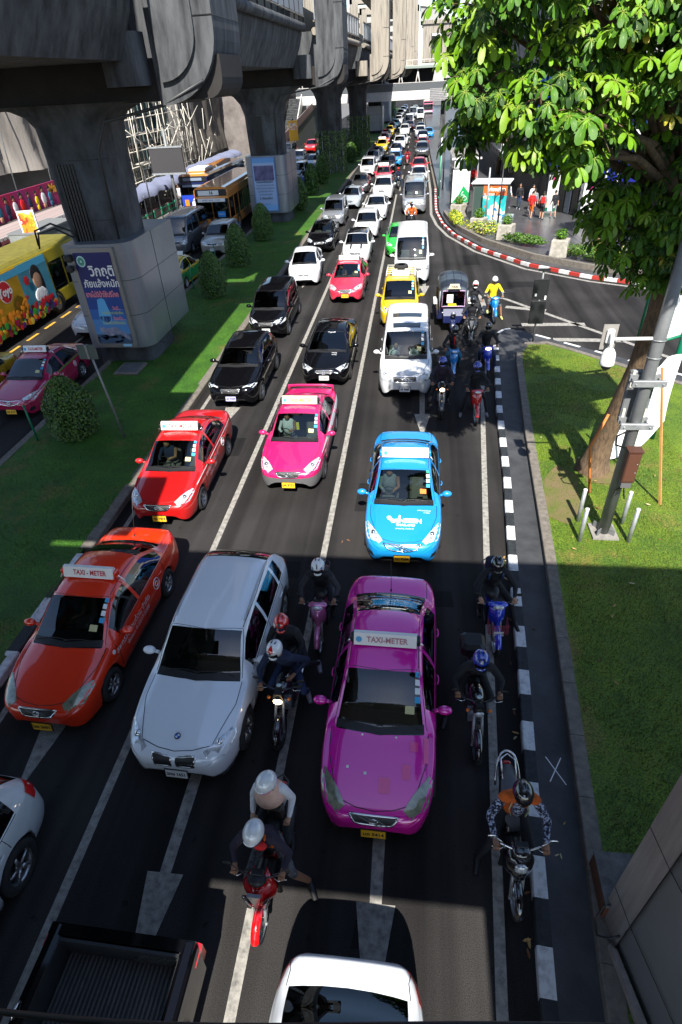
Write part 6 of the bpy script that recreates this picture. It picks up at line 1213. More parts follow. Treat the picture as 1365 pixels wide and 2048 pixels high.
for k in range(14):
    for z in (1.4, 4.4, 7.5): m.box((4.02, -21+k*3.2, z), (.08, 2.4, 1.9), [BLK, mat('lit_shop', (.3, .22, .16), .6), WHT, ORG][(k*3+int(z)) % 4 if z < 2 else 0])
m.build('window', t)

# ------------------------------------------------------------------ right side: shops, kiosk, shelter, planters
t = thing('shop_building', 'corner shop building with deep blue fascias and glazed ground floor behind the tree', 'building', (0, 0, 0)); WALLM = mat('shop_render', (.36, .34, .33), .7, vary=.2, vscale=.6)
A = [(11.9, 46.0), (8.2, 52.8), (7.6, 58), (7.6, 66)]
FP = [(30, 34.5), (12.4, 45.2), (8.6, 52.6), (8.0, 58), (8.0, 130), (34, 130)]
m = MB(); m.prism(FP[::-1], 3.1, 16, WALLM); m.build('wall', t)
m = MB(); m.prism([(x+.9, y+.9) for x, y in FP][::-1], .15, 3.1, mat('shop_dark', (.025, .025, .028), .4)); m.build('ground_floor', t)
BLUE = mat('fascia_blue', (.012, .018, .22), .35); BLUE2 = mat('fascia_blue_bright', (.02, .08, .5), .4)
def fascia(name, a, b, z0, z1, mt, off=.15, th=.12):
    a, b = V((*a, 0)), V((*b, 0)); d = (b-a).normalized(); n = V((d.y, -d.x, 0)); n = n if n.y < 0 else -n; m = MB(); c = (a+b)/2+n*off; m.box((c.x, c.y, (z0+z1)/2), ((b-a).length, th, z1-z0), mt, rot=atan2(d.y, d.x)); return m.build(name, t), d, n
o, d, n_ = fascia('fascia', (9.2, 51.3), (12.4, 45.2), 3.0, 4.5, BLUE, .3); o, d2, n2 = fascia('fascia', (12.4, 45.2), (30, 34.5), 2.6, 4.4, BLUE, .3)
fascia('fascia', (12.4, 45.2), (30, 34.5), 4.7, 5.4, WHT, .35); fascia('fascia', (12.4, 45.2), (24, 38.2), 5.6, 8.4, BLUE2, .35); fascia('fascia', (8.8, 52.2), (12.4, 45.2), 5.0, 8.2, BLUE2, .35)
m = MB(); dd = d2 if d2.x > 0 else -d2; put_text(m, 'www.Es', .55, V((14.3, 44.05, 4.95))+n2*.55, dd, (0, 0, 1), BLUEINK); put_text(m, 'Group', 1.1, V((13.9, 44.3, 6.6))+n2*.55, dd, (0, 0, 1), WINK); de = d if d.x > 0 else -d; put_text(m, 'Genge', .7, V((11.6, 46.8, 2.7))+n_*.5, de, (0, 0, 1), WINK); put_text(m, 'U', 1.1, V((10.6, 48.7, 3.8))+n_*.5, de, (0, 0, 1), WINK); m.build('lettering', t)
m = MB()
for k in range(26): m.box((7.92, 60+k*.55, 6.3), (.12, .22, 4.2), mat('white_fin', (.66, .66, .68), .5)); m.box((16+k*.42*.86, 43.0-k*.42*.52, 10.5), (.2, .14, 3.6), mat('white_fin', (.66, .66, .68), .5))
m.build('louvre', t)
m = MB(); m.box((7.8, 66, 3.6), (.1, 9, 1.5), mat('green_ad', (.22, .32, .05), .5, col2=(.5, .4, .12), vscale=.6)); m.box((7.6, 66, 2.8), (.5, 9.5, .1), WHT); m.box((7.7, 66, 4.4), (.1, 9.5, .1), WHT)
for k in range(7): m.cyl((7.5, 61.8+k*1.4, 2.2), (7.5, 61.8+k*1.4, 4.6), .04, WHT)
m.build('side_sign', t)
m = MB(); m.box((7.2, 88, 10.2), (.2, 3.0, 4.2), CR_); m.build('red_sign', t)
m = MB(); R2 = random.Random(2)
for k in range(9): x, y = 9.4+k*.34, 50.6-k*.62; m.box((x, y-.1, 1.6), (.5, .08, 2.8), [BLK, mat('shop_glass', (.05, .06, .08), .1), WHT, BLK, mat('shop_glass', (.05, .06, .08), .1), BLK, mat('pillar_grey', (.25, .25, .26), .5), BLK, BLK][k], rot=atan2(-6.1, 3.2))
m.build('shop_window', t)
for x, y, c1, h, lab in ((11.55, 45.6, 'white', 2.1, 'white roll-up banner with a green foot outside the blue fronted shop'), (9.75, 48.6, 'white', 2.3, 'white menu banner by the shop entrance behind the walkers')):
    tt = thing('standing_banner', lab, 'banner', (x, y, .15), radians(-25)); m = MB(); m.box((0, 0, h/2+.1), (.75, .03, h), WHT); m.box((0, -.02, .2), (.75, .02, .22), GRNP); m.box((.1, -.02, h-.15), (.4, .02, .25), mat('magenta_ink', (.6, .03, .25), .5)); m.build('cloth', tt); m = MB(); m.box((0, 0, .03), (.8, .25, .06), STEEL); m.build('foot', tt)
t = thing('advertising_kiosk', 'street kiosk box wrapped in an orange and turquoise boat picture with a pale roof', 'kiosk', (5.2, 46.6, .15), radians(-14))
KA = artmat('kiosk_art', [(.6, .12, .02), (.02, .35, .36), (.05, .45, .42), (.65, .6, .5), (.02, .2, .5)], 1.1, 2)
m = MB(); m.box((0, 0, 1.2), (2.3, 1.9, 2.2), mat('kiosk_grey', (.10, .11, .10), .3), bev=.02); m.build('cabin', t); m = MB(); m.box((.35, -.97, 1.2), (1.6, .03, 2.2), KA); m.box((.35, -.985, 2.0), (1.6, .02, .6), mat('kiosk_orange', (.62, .13, .03), .4)); m.build('advert', t)
m = MB(); put_text(m, 'ท่องเที่ยว', .3, (.5, -1.0, 2.05), (1, 0, 0), (0, 0, 1), WINK, bold=.01); put_text(m, 'SUMMER', .2, (.0, -1.0, 1.75), (1, 0, 0), (0, 0, 1), WINK); m.build('lettering', t)
m = MB(); m.box((0, 0, 2.42), (2.6, 2.2, .1), WHT, bev=.03); m.build('roof', t); m = MB(); m.box((-.7, -.96, 1.3), (.7, .02, 1.8), mat('kiosk_glass', (.05, .08, .07), .1)); m.build('door', t); m = MB(); m.box((.5, -.2, .1), (2.2, 2.6, .22), mat('kiosk_plinth', (.28, .33, .34), .7)); m.build('plinth', t)
t = thing('advertising_board', 'upright lightbox with a green cyclist sign and black frame next to the kiosk', 'advertising board', (3.3, 51.2, .15), radians(6))
m = MB(); m.box((0, 0, 1.5), (1.5, .22, 2.5), BLK, bev=.02); m.build('frame', t); m = MB(); m.box((0, -.12, 1.55), (1.3, .02, 2.25), WHT); m.prism([(-.65, .45), (.65, .45), (.65, 1.1), (.2, 1.6), (-.2, .9)], -.14, -.133, mat('sign_green', (.01, .3, .08), .4), 'Y'); m.build('panel', t)
m = MB(); 
for x in (-.05, .35): m.tube([(x+.14*cos(a), -.15, .72+.14*sin(a)) for a in [i*.5236 for i in range(13)]], .02, WINK, 5)
m.tube([(-.05, -.15, .72), (.12, -.15, .98), (.3, -.15, .95), (.35, -.15, .72)], .02, WINK, 5); m.tube([(.05, -.15, 1.0), (.2, -.15, 1.2)], .03, WINK, 5); m.build('cyclist_symbol', t)
t = thing('bus_shelter', 'bus shelter with a grey slatted roof on white columns along the right pavement', 'bus shelter', (3.3, 62, .15)); m = MB()
for k in range(14): m.box((.8, -4+k*.62, 2.75), (2.4, .56, .05), mat('slat_grey', (.26, .25, .24), .6, vary=.2))
m.box((.8, -4.3, 2.7), (2.5, .08, .14), WHT); m.build('roof', t); m = MB()
for y in (-4, 0, 4): m.box((.0, y, 1.35), (.4, .5, 2.7), WHT); m.box((1.8, y, 1.35), (.1, .1, 2.7), STEEL)
m.build('column', t); m = MB(); m.box((1.2, 0, .5), (.4, 6, .08), RED); m.build('bench', t)
for x, y, h, lab, mt in ((4.66, 44, 3.6, 'slim grey steel pole in front of the orange kiosk', STEEL), (10.12, 37.1, 5.5, 'grey pole left of the pair in the flower bed', STEEL), (10.5, 36.2, 6, 'pale pole right of the pair in the flower bed', mat('pale_pole', (.5, .47, .4), .6)), (1.85, 56.7, 3.3, 'dark green twisted pole at the red kerb', GRNP), (2.3, 60.6, 3.3, 'black slim pole behind the green pole at the kerb', BLK), (2.2, 66, 3.8, 'pale traffic post with a small top arm beside the shelter', WHT)):
    tt = thing('pole', lab, 'pole', (x, y, .1)); m = MB(); m.cyl((0, 0, 0), (0, 0, h), .07, mt, .055); m.build('shaft', tt); m = MB(); m.lathe([(.12, 0), (.12, .06), (.07, .12)], (0, 0, 0), mt, 10); m.build('base', tt)
YL = [mat('yellow_flower_leaf', (.62, .55, .02), .5), mat('lime_leaf', (.30, .42, .03), .5), MED[2]]
PLC = mat('planter_concrete', (.45, .42, .36), .85, col2=(.25, .23, .19), vscale=4, bump=.3, bscale=30)
for k, (x, y, lab) in enumerate(((3.05, 47.8, 'square concrete planter with a clipped ball, farthest left on the curve'), (4.1, 42.6, 'square concrete planter with a clipped ball, second along the curve'), (5.6, 40.3, 'square concrete planter with a clipped ball below the black lantern post'), (8.05, 35.9, 'square concrete planter with a clipped ball in the middle of the curve'), (11.5, 32.4, 'square concrete planter with a clipped ball beside the tree trunk'))):
    t = thing('planter', lab, 'planter', (x, y, .14), radians(-35+5*k), 'concrete planters along the curved kerb'); m = MB(); m.box((0, 0, .45), (.95, .95, .9), PLC, bev=.04, taper=.94); m.build('pot', t); m = MB(); R2 = random.Random(k); m.ell((0, 0, 1.12), (.24, .24, .24), LG[2], 10, 8); leafmass(m, (0, 0, 1.14), (.34, .34, .32), 420, R2, [LG[1], LG[0], MED[0]], .05, .8); m.build('ball_shrub', t, fixn=False)
for k, (x, y, rx, ry, rz, a, ms, lab) in enumerate(((2.75, 45.3, .45, 2.0, .42, .1, YL, 'yellow flowered hedge behind the far end of the red and white kerb'), (4.55, 41.6, .5, 2.1, .45, .75, YL, 'yellow flowered hedge in front of the orange kiosk'), (6.5, 38.6, .4, 1.6, .3, .85, [MED[2], LG[1], MED[0]], 'loose green ground shrub between two planters'), (8.7, 35.6, .45, .9, .35, .9, [MED[2], LG[1]], 'wispy green plant right of the middle planter'), (9.6, 34.7, .6, 1.3, .45, 1., [MED[0], MED[2]], 'dark green bushy plant at the foot of the two poles'), (10.5, 33.6, .55, .9, .5, 1., [YL[1], MED[2], YL[0]], 'lime green bush next to the tree side planter'), (10.0, 35.1, .4, .5, .6, 1., [mat('red_leaf', (.22, .07, .03), .5), mat('brown_leaf', (.3, .16, .05), .5)], 'reddish brown leaved plant between the poles and the lime bush'))):
    t = thing('hedge', lab, 'hedge', (x, y, .35), a); m = MB(); R2 = random.Random(k+40); leafmass(m, (0, 0, rz*.6), (rx, ry, rz), 1500 if ry > 1 else 600, R2, ms, .07, .5); m.build('foliage', t, fixn=False); m = MB()
    for q in range(10): m.tube([(R2.uniform(-rx, rx)*.4, R2.uniform(-ry, ry)*.7, -.25), (R2.uniform(-rx, rx)*.5, R2.uniform(-ry, ry)*.7, rz)], .012, BARK, 4)
    m.build('stem', t)
m = MB(); m.box((10.6, 38.2, .152), (1.9, 1.3, .01), CONC, rot=-.6); m.lathe([(0, .16), (.42, .16)], (10.6, 38.2, 0), mat('iron_lid', (.08, .07, .06), .6), 24); o = m.build('manhole_cover'); tag(o, 'round manhole cover set in a pale slab on the plaza', 'manhole cover')
# lightbox behind right buildings: distant street end
t = thing('far_building', 'pale office block closing the view above the footbridge roof', 'building', (-30, 330, 0)); m = MB(); m.box((0, 0, 16), (40, 30, 32), mat('far_wall', (.4, .38, .35), .8, vary=.3, vscale=.2)); m.build('wall', t); m = MB()
for z in range(9): m.box((0, -15.05, 3+z*3.3), (38, .1, 1.4), BLK)
m.build('window', t)
t = thing('far_building', 'low grey block at the end of the road on the right', 'building', (22, 300, 0)); m = MB(); m.box((0, 0, 9), (30, 30, 18), mat('far_wall', (.4, .38, .35), .8)); m.build('wall', t); m = MB()
for z in range(5): m.box((0, -15.05, 3+z*3.3), (28, .1, 1.4), BLK)
m.build('window', t)

# ------------------------------------------------------------------ traffic
C_ = dict(orange=paint('orange', (.86, .036, .004)), red=paint('red', (.52, .008, .008)), magenta=paint('magenta', (.80, .010, .40), .26, .1), pink=paint('pink', (.60, .012, .13)), pinkred=paint('pink_red', (.72, .03, .07)), maroonpink=paint('maroon_pink', (.42, .006, .07), .3, .1), blue=paint('sky_blue', (.010, .27, .66)), white=paint('white', (.72, .73, .74)), white2=paint('pearl_white', (.84, .87, .90), .25),
          black=mat('paint_black', (.003, .003, .004), .06, spec=.45), silver=paint('silver', (.34, .36, .39), .3, .55), grey=paint('grey', (.09, .09, .095), .3, .4), yellow=paint('yellow', (.66, .46, .006)), green=paint('green', (.02, .42, .03)), dkblue=paint('dark_blue', (.01, .02, .09)), champagne=paint('champagne', (.42, .40, .34), .35, .4), dkred=paint('dark_red', (.25, .008, .01)), busor=paint('bus_orange', (.72, .27, .04), .45), busyel=paint('bus_yellow', (.45, .34, .01), .5), tealblue=paint('teal_blue', (.03, .14, .2)), purple=paint('dull_purple', (.12, .02, .08)), pinkbus=paint('bus_pink', (.75, .22, .36), .5), greyv=paint('grey_van', (.13, .14, .155), .3, .4))
FAR_DROP = ('interior', 'steering_wheel', 'panel_gap', 'wiper', 'cowl', 'door_handle', 'emblem', 'air_intake', 'fog_light', 'roof_rail')
def recolor(o, m):
    if o.type == 'MESH':
        for sl_ in o.material_slots:
            if sl_.material is PAINT0: sl_.link = 'OBJECT'; sl_.material = m
    for c in o.children: recolor(c, m)
def car(key, name, x, yf, col, label, cat='car', rz=0., group=None, rev=False, z=0.):
    """place a copy of a prototype; yf is where its nose (or tail when reversed) nearest the viewer stands"""
    o = copy_tree(PROTO[key]); S = SPEC[key]; h = S['L']/2
    for c in list(o.children):
        if yf > 95 and c.name.split('.')[0] in FAR_DROP: purge(c)
    o.name = name; o.location = (x+sin(rz)*h*0, yf+h, z); o.rotation_euler = (0, 0, rz+(pi if rev else 0)); recolor(o, C_[col] if isinstance(col, str) else col); tag(o, label, cat, group); o['_k'] = key; return o
def plate(o, key, txt, m=WHT, x=0., z=.42, y=-.02, w=.34, h=.15):
    S = SPEC[key]; l, n, _, _ = S['bvh'].find_nearest(V((x, -S['L']/2, z))); mb = MB(); R_ = Matrix.Rotation(-.15, 3, 'X'); c = V((x, l.y-.025, z)); mb.box(c, (w, .012, h), m, rot=R_); mb.box(c+V((0, .006, 0)), (w+.03, .012, h+.03), BLK, rot=R_)
    put_text(mb, txt, h*.62, c+V((0, -.007, 0)), (1, 0, 0), R_ @ V((0, 0, 1)), INK, .003, bold=.003, width=w*.86); mb.build('licence_plate', o)
def taxi_sign(o, key, txt='TAXI-METER', ink=REDINK, face=SIGNM, w=1.0, t=2.42, cream=False, logo=True, bar=False):
    S = SPEC[key]; h = S['L']/2; z = pchip(S['top'])(t)+.02; y = t-h; mb = MB(); fm = mat('sign_cream', (.72, .62, .42), .4) if cream else face
    mb.prism([(y-.10, z), (y+.10, z), (y+.045, z+.19), (y-.015, z+.19)], -w/2, w/2, fm, 'X'); s = mb.build('roof_sign', o)
    mb = MB(); up = V((0, .085, .19)).normalized(); put_text(mb, txt, .135, (0.03, y-.060, z+.093), (1, 0, 0), up, ink, .004, bold=.003, width=w*.66)
    if logo: mb.add([V((-w*.42, y-.064, z+.093))+V((1, 0, 0))*.05*cos(a)+up*.05*sin(a) for a in [k*pi/5 for k in range(10)]], [list(range(10))], BLUEP)
    mb.build('sign_lettering', s)
    for q in (-1, 1): mb = MB(); mb.box((q*(w/2+.03), y, z+.07), (.06, .14, .14), BLK if not bar else PAINT0, bev=.02); mb.tube([(q*(w/2+.03), y, z+.05), (q*.60, y, z-.03), (q*.66, y+.01, z-.12)], .014, CHR if not bar else WHT, 6); mb.build('sign_bracket', s)
    recolor(o, CURP[0])
CURP = [None]
def stickers(o, key, kind=0):
    S = SPEC[key]; b = S['bvh']; h = S['L']/2; mb = MB(); c0, c1 = S['c0'], S['c1']; tz = pchip(S['top'])
    def P(x, f): t = c0+(c1-c0)*f; return V((x, t-h, tz(t)))
    B2 = BVHo(b.b, b.h) if hasattr(b, 'b') else b
    for k, (f, m, w) in enumerate(((.9, BLUEP, .09), (.76, WHT, .08), (.62, WHT, .08), (.48, BLUEP, .09))):
        if kind == 1 and k == 0: m = mat('green_sticker', (.05, .4, .25), .5)
        x = .50; q = [P(x, f-.05), P(x+w, f-.05), P(x+w, f+.05), P(x, f+.05)]; patch(mb, B2, q, m, .006, .2)
    q = [P(.36, .26), P(.50, .26), P(.50, .38), P(.36, .38)]; patch(mb, B2, q, mat('sticker_cream', (.55, .5, .25), .5) if kind != 1 else ORG, .006, .2); mb.build('sticker', o)
def driver(o, key, shirt, what, x=-.36):
    S = SPEC[key]; y = S['c0']-S['L']/2+1.0; mb = MB(); mb.ell((x, y+.03, .86), (.20, .13, .30), shirt, 12, 8); mb.ell((x, y-.06, 1.20), (.085, .10, .115), SKIN, 12, 8); mb.ell((x, y-.03, 1.23), (.09, .10, .10), HAIR, 12, 8, z0=-.1)
    for s in (-1, 1): mb.tube([(x+s*.19, y, 1.0), (x+s*.22, y-.22, .86), (x+s*.12, y-.44, .93)], [.055, .045, .035], shirt if s < 0 else SKIN, 8)
    d = mb.build('person', None); d.location = o.location; d.rotation_euler = o.rotation_euler; tag(d, 'driver seen through the windscreen of the '+what, 'person'); return d
def side_text(o, key, txt, x, t, z, size, m=WINK, s=1):
    S = SPEC[key]; mb = MB(); snap_text(mb, S['bvh'], txt, size, (s*S['W']/2, t-S['L']/2, z), (0, s, 0), (0, 0, 1), m, .008); mb.build('side_lettering', o)
def hood_text(o, key, txt, t, size, m=WINK, x=0., bold=.0):
    S = SPEC[key]; mb = MB(); snap_text(mb, S['bvh'], txt, size, (x, t-S['L']/2, pchip(S['top'])(t)), (1, 0, 0), (0, 1, .12), m, .007, bold); mb.build('bonnet_lettering', o)
def side_ring(o, key, t, z, r, m=WINK, s=1):
    S = SPEC[key]; mb = MB(); seam(mb, S['bvh'], [(s*S['W']/2, t-S['L']/2+r*cos(a), z+r*sin(a)) for a in [k*pi/7 for k in range(15)]], m, .01); seam(mb, S['bvh'], [(s*S['W']/2, t-S['L']/2+r*.45*cos(a), z+r*.45*sin(a)) for a in [k*pi/5 for k in range(11)]], m, .012); mb.build('door_badge', o)
def band(o, key, pts, m, off=.006):
    S = SPEC[key]; mb = MB(); h = S['L']/2; patch(mb, S['bvh'], [(x, t-h, z) for x, t, z in pts], m, off, .08); patch(mb, S['bvh'], [(-x, t-h, z) for x, t, z in pts], m, off, .08); mb.build('side_stripe', o)
def aerial(o, key, t, z0, l=.5, lean=.35):
    S = SPEC[key]; mb = MB(); y = t-S['L']/2; mb.tube([(0, y, z0), (-.02, y+lean*l, z0+l)], .006, BLK, 5); mb.ell((0, y, z0+.01), (.02, .03, .02), BLK, 8, 5); mb.build('aerial', o)

# --- near vehicles with their own details
CURP[0] = C_['magenta']; o = car('sedanold', 'taxi', -.30, 3.72, 'magenta', 'shiny magenta taxi with faded pink squares on its bonnet, nearest in the right lane', 'taxi', rz=-.02)
taxi_sign(o, 'sedanold', ink=mat('faded_red_ink', (.45, .2, .22), .6)); plate(o, 'sedanold', 'มค 5414', YEL, z=.33); stickers(o, 'sedanold'); aerial(o, 'sedanold', 4.02, 1.06, .55)
FP_ = mat('faded_patch', (.86, .04, .26), .35, coat=.8)
for (x, t, w, l) in ((.12, .42, .16, .20), (.42, .62, .12, .20), (.52, .98, .12, .14), (.70, .95, .07, .36)):
    mb = MB(); S = SPEC['sedanold']; h = S['L']/2; tz = pchip(S['top']); patch(mb, S['bvh'], [(x-w/2, t-l/2-h, tz(t-l/2)), (x+w/2, t-l/2-h, tz(t-l/2)), (x+w/2, t+l/2-h, tz(t+l/2)), (x-w/2, t+l/2-h, tz(t+l/2))], FP_, .006, .05); mb.build('faded_patch', o)
mb = MB(); S = SPEC['sedanold']
for x, t in ((-.42, .62), (-.16, .55)): patch(mb, S['bvh'], [(x+a, t+b-S['L']/2, .84) for a, b in ((-.02, -.02), (.02, -.02), (.02, .02), (-.02, .02))], WINK, .01, .1)
for x in (-.25, .25): mb.ell((x, 1.08-S['L']/2, .955), (.018, .02, .012), WINK, 8, 4)
mb.build('washer_jet', o); mb = MB(); snap_text(mb, S['bvh'], 'PTCON', .14, (0, 3.62-S['L']/2, 1.18), (-1, 0, 0), (0, -1, 0), WINK, .01); snap_text(mb, S['bvh'], 'สหกรณ์แท็กซี่', .11, (0, 3.36-S['L']/2, 1.28), (-1, 0, 0), (0, -1, 0), WINK, .01); mb.build('rear_lettering', o)
CURP[0] = C_['orange']; o = car('sedanold', 'taxi', -5.92, 4.95, 'orange', 'glossy orange taxi with white bracketed sign, nearest in the left lane', 'taxi', rz=-.03)
taxi_sign(o, 'sedanold', 'TAXI - METER', bar=True, logo=False); plate(o, 'sedanold', 'มค 3691', YEL, z=.30); stickers(o, 'sedanold'); side_text(o, 'sedanold', 'สหกรณ์ร่วมด้วย จำกัด', 0, 1.98, .74, .16); side_text(o, 'sedanold', 'ชัยชนะ 0-2517-2200', 0, 2.1, .58, .12); side_ring(o, 'sedanold', 3.05, .72, .12); side_ring(o, 'sedanold', 1.22, .80, .035); aerial(o, 'sedanold', 4.1, 1.06, .8, .5)
driver(o, 'sedanold', CBL, 'glossy orange taxi')
mb = MB(); mb.ell((.45, 1.3, 1.10), (.19, .14, .03), mat('orange_hat', (.8, .25, .08), .6), 16, 6); mb.build('parcel_hat', o)
CURP[0] = C_['red']; o = car('sedan', 'taxi', -6.10, 10.62, 'red', 'bright red taxi with a white line along its side, second in the left lane', 'taxi', rz=.02)
taxi_sign(o, 'sedan'); plate(o, 'sedan', 'ทน 1974', YEL, z=.33); stickers(o, 'sedan'); side_text(o, 'sedan', 'สหกรณ์แท็กซี่สยาม', 0, 1.95, .70, .15); side_text(o, 'sedan', '0-2512-1200', 0, 1.95, .54, .12); side_ring(o, 'sedan', 3.05, .72, .11); driver(o, 'sedan', CN, 'bright red taxi')
band(o, 'sedan', [(.86, .75, .86), (.86, 1.6, .88), (.86, 4.1, .93), (.86, 4.1, .90), (.86, 1.6, .85), (.86, .75, .83)], WINK)
CURP[0] = C_['pink']; o = car('sedan', 'taxi', -3.12, 12.2, 'pink', 'hot pink taxi with grey bumper and raised rear spoiler, second in the middle lane', 'taxi', rz=.0)
S = SPEC['sedan']; mb = MB()
for s in (1, -1): patch(mb, S['bvh'], [(0, -S['L']/2, .24), (s*.55, .08-S['L']/2, .24), (s*.78, .40-S['L']/2, .26), (s*.85, .56-S['L']/2, .28), (s*.85, .52-S['L']/2, .56), (s*.76, .20-S['L']/2, .55), (s*.5, .05-S['L']/2, .54), (0, -S['L']/2, .53)], GREY, .012, .06)
mb.build('bumper', o); mb = MB(); y = 4.22-S['L']/2; mb.tube([(-.70, y+.02, 1.0), (-.68, y, 1.17), (-.4, y-.03, 1.20), (.4, y-.03, 1.20), (.68, y, 1.17), (.70, y+.02, 1.0)], [.05, .05, .045, .045, .05, .05], PAINT0, 8, flat=.45, up=(0, 1, 0)); mb.build('spoiler', o)
taxi_sign(o, 'sedan', ink=mat('orange_ink', (.8, .3, .1), .5), cream=True); plate(o, 'sedan', 'มศ 9171', YEL, z=.33); stickers(o, 'sedan', 0); driver(o, 'sedan', CW, 'hot pink taxi')
band(o, 'sedan', [(.86, .75, .86), (.86, 1.5, .90), (.86, 4.2, .95), (.86, 4.2, .72), (.86, 2.6, .68), (.86, 1.5, .80)], WINK)
mb = MB(); mb.box((.02, -.55, 1.12), (.08, .02, .22), mat('yellow_tag', (.85, .7, .02), .5)); mb.build('hanging_tag', o)
CURP[0] = C_['blue']; o = car('sedan2', 'taxi', -.10, 9.45, 'blue', 'sky blue taxi with a white elephant emblem on its bonnet, right lane', 'taxi')
taxi_sign(o, 'sedan2', 'TAXI-METER', ink=mat('pale_ink', (.62, .62, .58), .5), w=1.1, bar=True); plate(o, 'sedan2', 'ทน 9204', YEL, z=.36); stickers(o, 'sedan2', 1); driver(o, 'sedan2', CG, 'sky blue elephant taxi')
hood_text(o, 'sedan2', 'NSEEN', .66, .17, x=.16, bold=.006); hood_text(o, 'sedan2', 'THAILAND', .54, .085, x=.06, bold=.003); hood_text(o, 'sedan2', 'amazing thailand', .45, .06, x=.04); hood_text(o, 'sedan2', 'สหกรณ์แท็กซี่', .98, .055, x=.46); hood_text(o, 'sedan2', '0-2880', .92, .05, x=.52)
S = SPEC['sedan2']; mb = MB(); h = S['L']/2
for P_ in ([(-.36, .76), (-.33, .70), (-.28, .66), (-.24, .60), (-.18, .60), (-.14, .66), (-.14, .72), (-.20, .70), (-.25, .74), (-.28, .80), (-.33, .80)], [(-.14, .60), (-.06, .60), (-.05, .80), (-.08, .84), (-.10, .78), (-.12, .70)]):
    patch(mb, S['bvh'], [(x, t-h, .83) for x, t in P_], WINK, .008, .04)
mb.build('elephant_emblem', o)
band(o, 'sedan2', [(.87, 2.9, .86), (.87, 4.1, .94), (.87, 4.1, .80), (.87, 2.9, .70)], mat('silver_band', (.5, .6, .7), .4))
CURP[0] = C_['white2']; o = car('crossover', 'car', -3.32, 4.30, 'white2', 'white crossover with roof rails and twin kidney grille, nearest in the middle lane', 'car', rz=-.03); plate(o, 'crossover', '2กษ 1651', WHT, z=.40)
S = SPEC['crossover']; h = S['L']/2; mb = MB()
for c in list(o.children):
    if c.name.startswith('grille') or c.name.startswith('emblem'): purge(c)
patch(mb, S['bvh'], [(.34, .10-h, .72), (.30, .05-h, .60), (.05, .02-h, .60), (.04, .06-h, .73)], BLK, .012, .03); patch(mb, S['bvh'], [(-.34, .10-h, .72), (-.30, .05-h, .60), (-.05, .02-h, .60), (-.04, .06-h, .73)], BLK, .012, .03)
for s in (1, -1):
    seam(mb, S['bvh'], [(s*x, y-h, z) for x, y, z in ((.34, .10, .72), (.30, .05, .60), (.05, .02, .60), (.04, .06, .73), (.34, .10, .72))], CHR, .020)
    for q in range(6): x = .09+q*.045; seam(mb, S['bvh'], [(s*x, .04-h, .61), (s*x, .07-h, .72)], CHR, .015)
mb.build('kidney_grille', o); mb = MB(); l, n, _, _ = S['bvh'].find_nearest(V((0, .30-h, .86))); n = n if n.z > 0 else -n; q = n.to_track_quat('Z', 'Y').to_matrix()
for k in range(4): mb.add([l+n*.014]+[l+n*.014+q @ V((.036*cos(a), .036*sin(a), 0)) for a in [k*pi/2+i*pi/8 for i in range(5)]], [[0, i, i+1] for i in range(1, 5)], [WINK, mat('badge_blue', (.02, .15, .6), .4)][k % 2])
mb.tube([l+n*.014+q @ V((.042*cos(a), .042*sin(a), 0)) for a in [i*pi/8 for i in range(17)]], .008, BLK, 5, cap=False); mb.build('badge', o)
mb = MB()
for s in (1, -1): patch(mb, S['bvh'], [(0, -h, .30), (s*.6, .12-h, .30), (s*.80, .42-h, .34), (s*.78, .36-h, .40), (s*.55, .06-h, .35), (0, -.02-h, .345)], BLK, .01, .06)
mb.build('lower_trim', o)
o = car('alphard', 'van', -.22, 17.75, 'white', 'white people carrier with two dark sunroofs and wide chrome grille, right lane', 'van'); plate(o, 'alphard', 'วค 9888', WHT, z=.45); driver(o, 'alphard', CW, 'white twin sunroof people carrier'); S = SPEC['alphard']
d = driver(o, 'alphard', CW, '', x=.36); d['label'] = 'front passenger in white beside the driver of the white people carrier'
mb = MB()
for t0, w in ((1.75, .46), (2.75, .50)): patch(mb, S['bvh'], [(-w, t0-S['L']/2, 1.92), (w, t0-S['L']/2, 1.92), (w*1.04, t0+.42-S['L']/2, 1.92), (-w*1.04, t0+.42-S['L']/2, 1.92)], mat('sunroof_glass', (.01, .012, .014), .05), .006, .1); mb.build('sunroof', o); mb = MB()
stickers(o, 'alphard')
o = car('civic', 'car', -3.05, 18.7, 'black', 'black saloon with a sticker on its bonnet, third in the middle lane', 'car'); plate(o, 'civic', 'ญว 9873', WHT); S = SPEC['civic']; hood_text(o, 'civic', 'NGK', .95, .09, x=.28); hood_text(o, 'civic', 'RACE', .84, .07, x=.28); mb = MB(); snap_text(mb, S['bvh'], 'TypeR', .11, (.1, 1.88-2.25, 1.33), (1, 0, 0), (0, .8, .4), WINK, .008); mb.build('windscreen_lettering', o)
o = car('darksuv', 'car', -5.95, 16.95, 'black', 'black crossover with sharp silver lamps, third in the left lane', 'car', rz=.01); plate(o, 'darksuv', 'ขต 9309', mat('plate_lilac', (.5, .48, .75), .5), z=.46)
o = car('mpv', 'car', -6.15, 23.35, 'black', 'black people carrier with a windscreen sticker, fourth in the left lane', 'car', rz=.01); plate(o, 'mpv', 'ฆธ 467', WHT, z=.46)
o = car('civic', 'car', -6.0, 31.0, 'white2', 'white saloon angled slightly out of line, fifth in the left lane', 'car', rz=.10)
CURP[0] = C_['pinkred']; o = car('sedan', 'taxi', -3.30, 28.1, 'pinkred', 'coral red taxi with a white roof sign, fourth in the middle lane', 'taxi'); taxi_sign(o, 'sedan', logo=False); plate(o, 'sedan', 'มษ 3276', YEL); stickers(o, 'sedan'); driver(o, 'sedan', CN, 'coral red taxi')
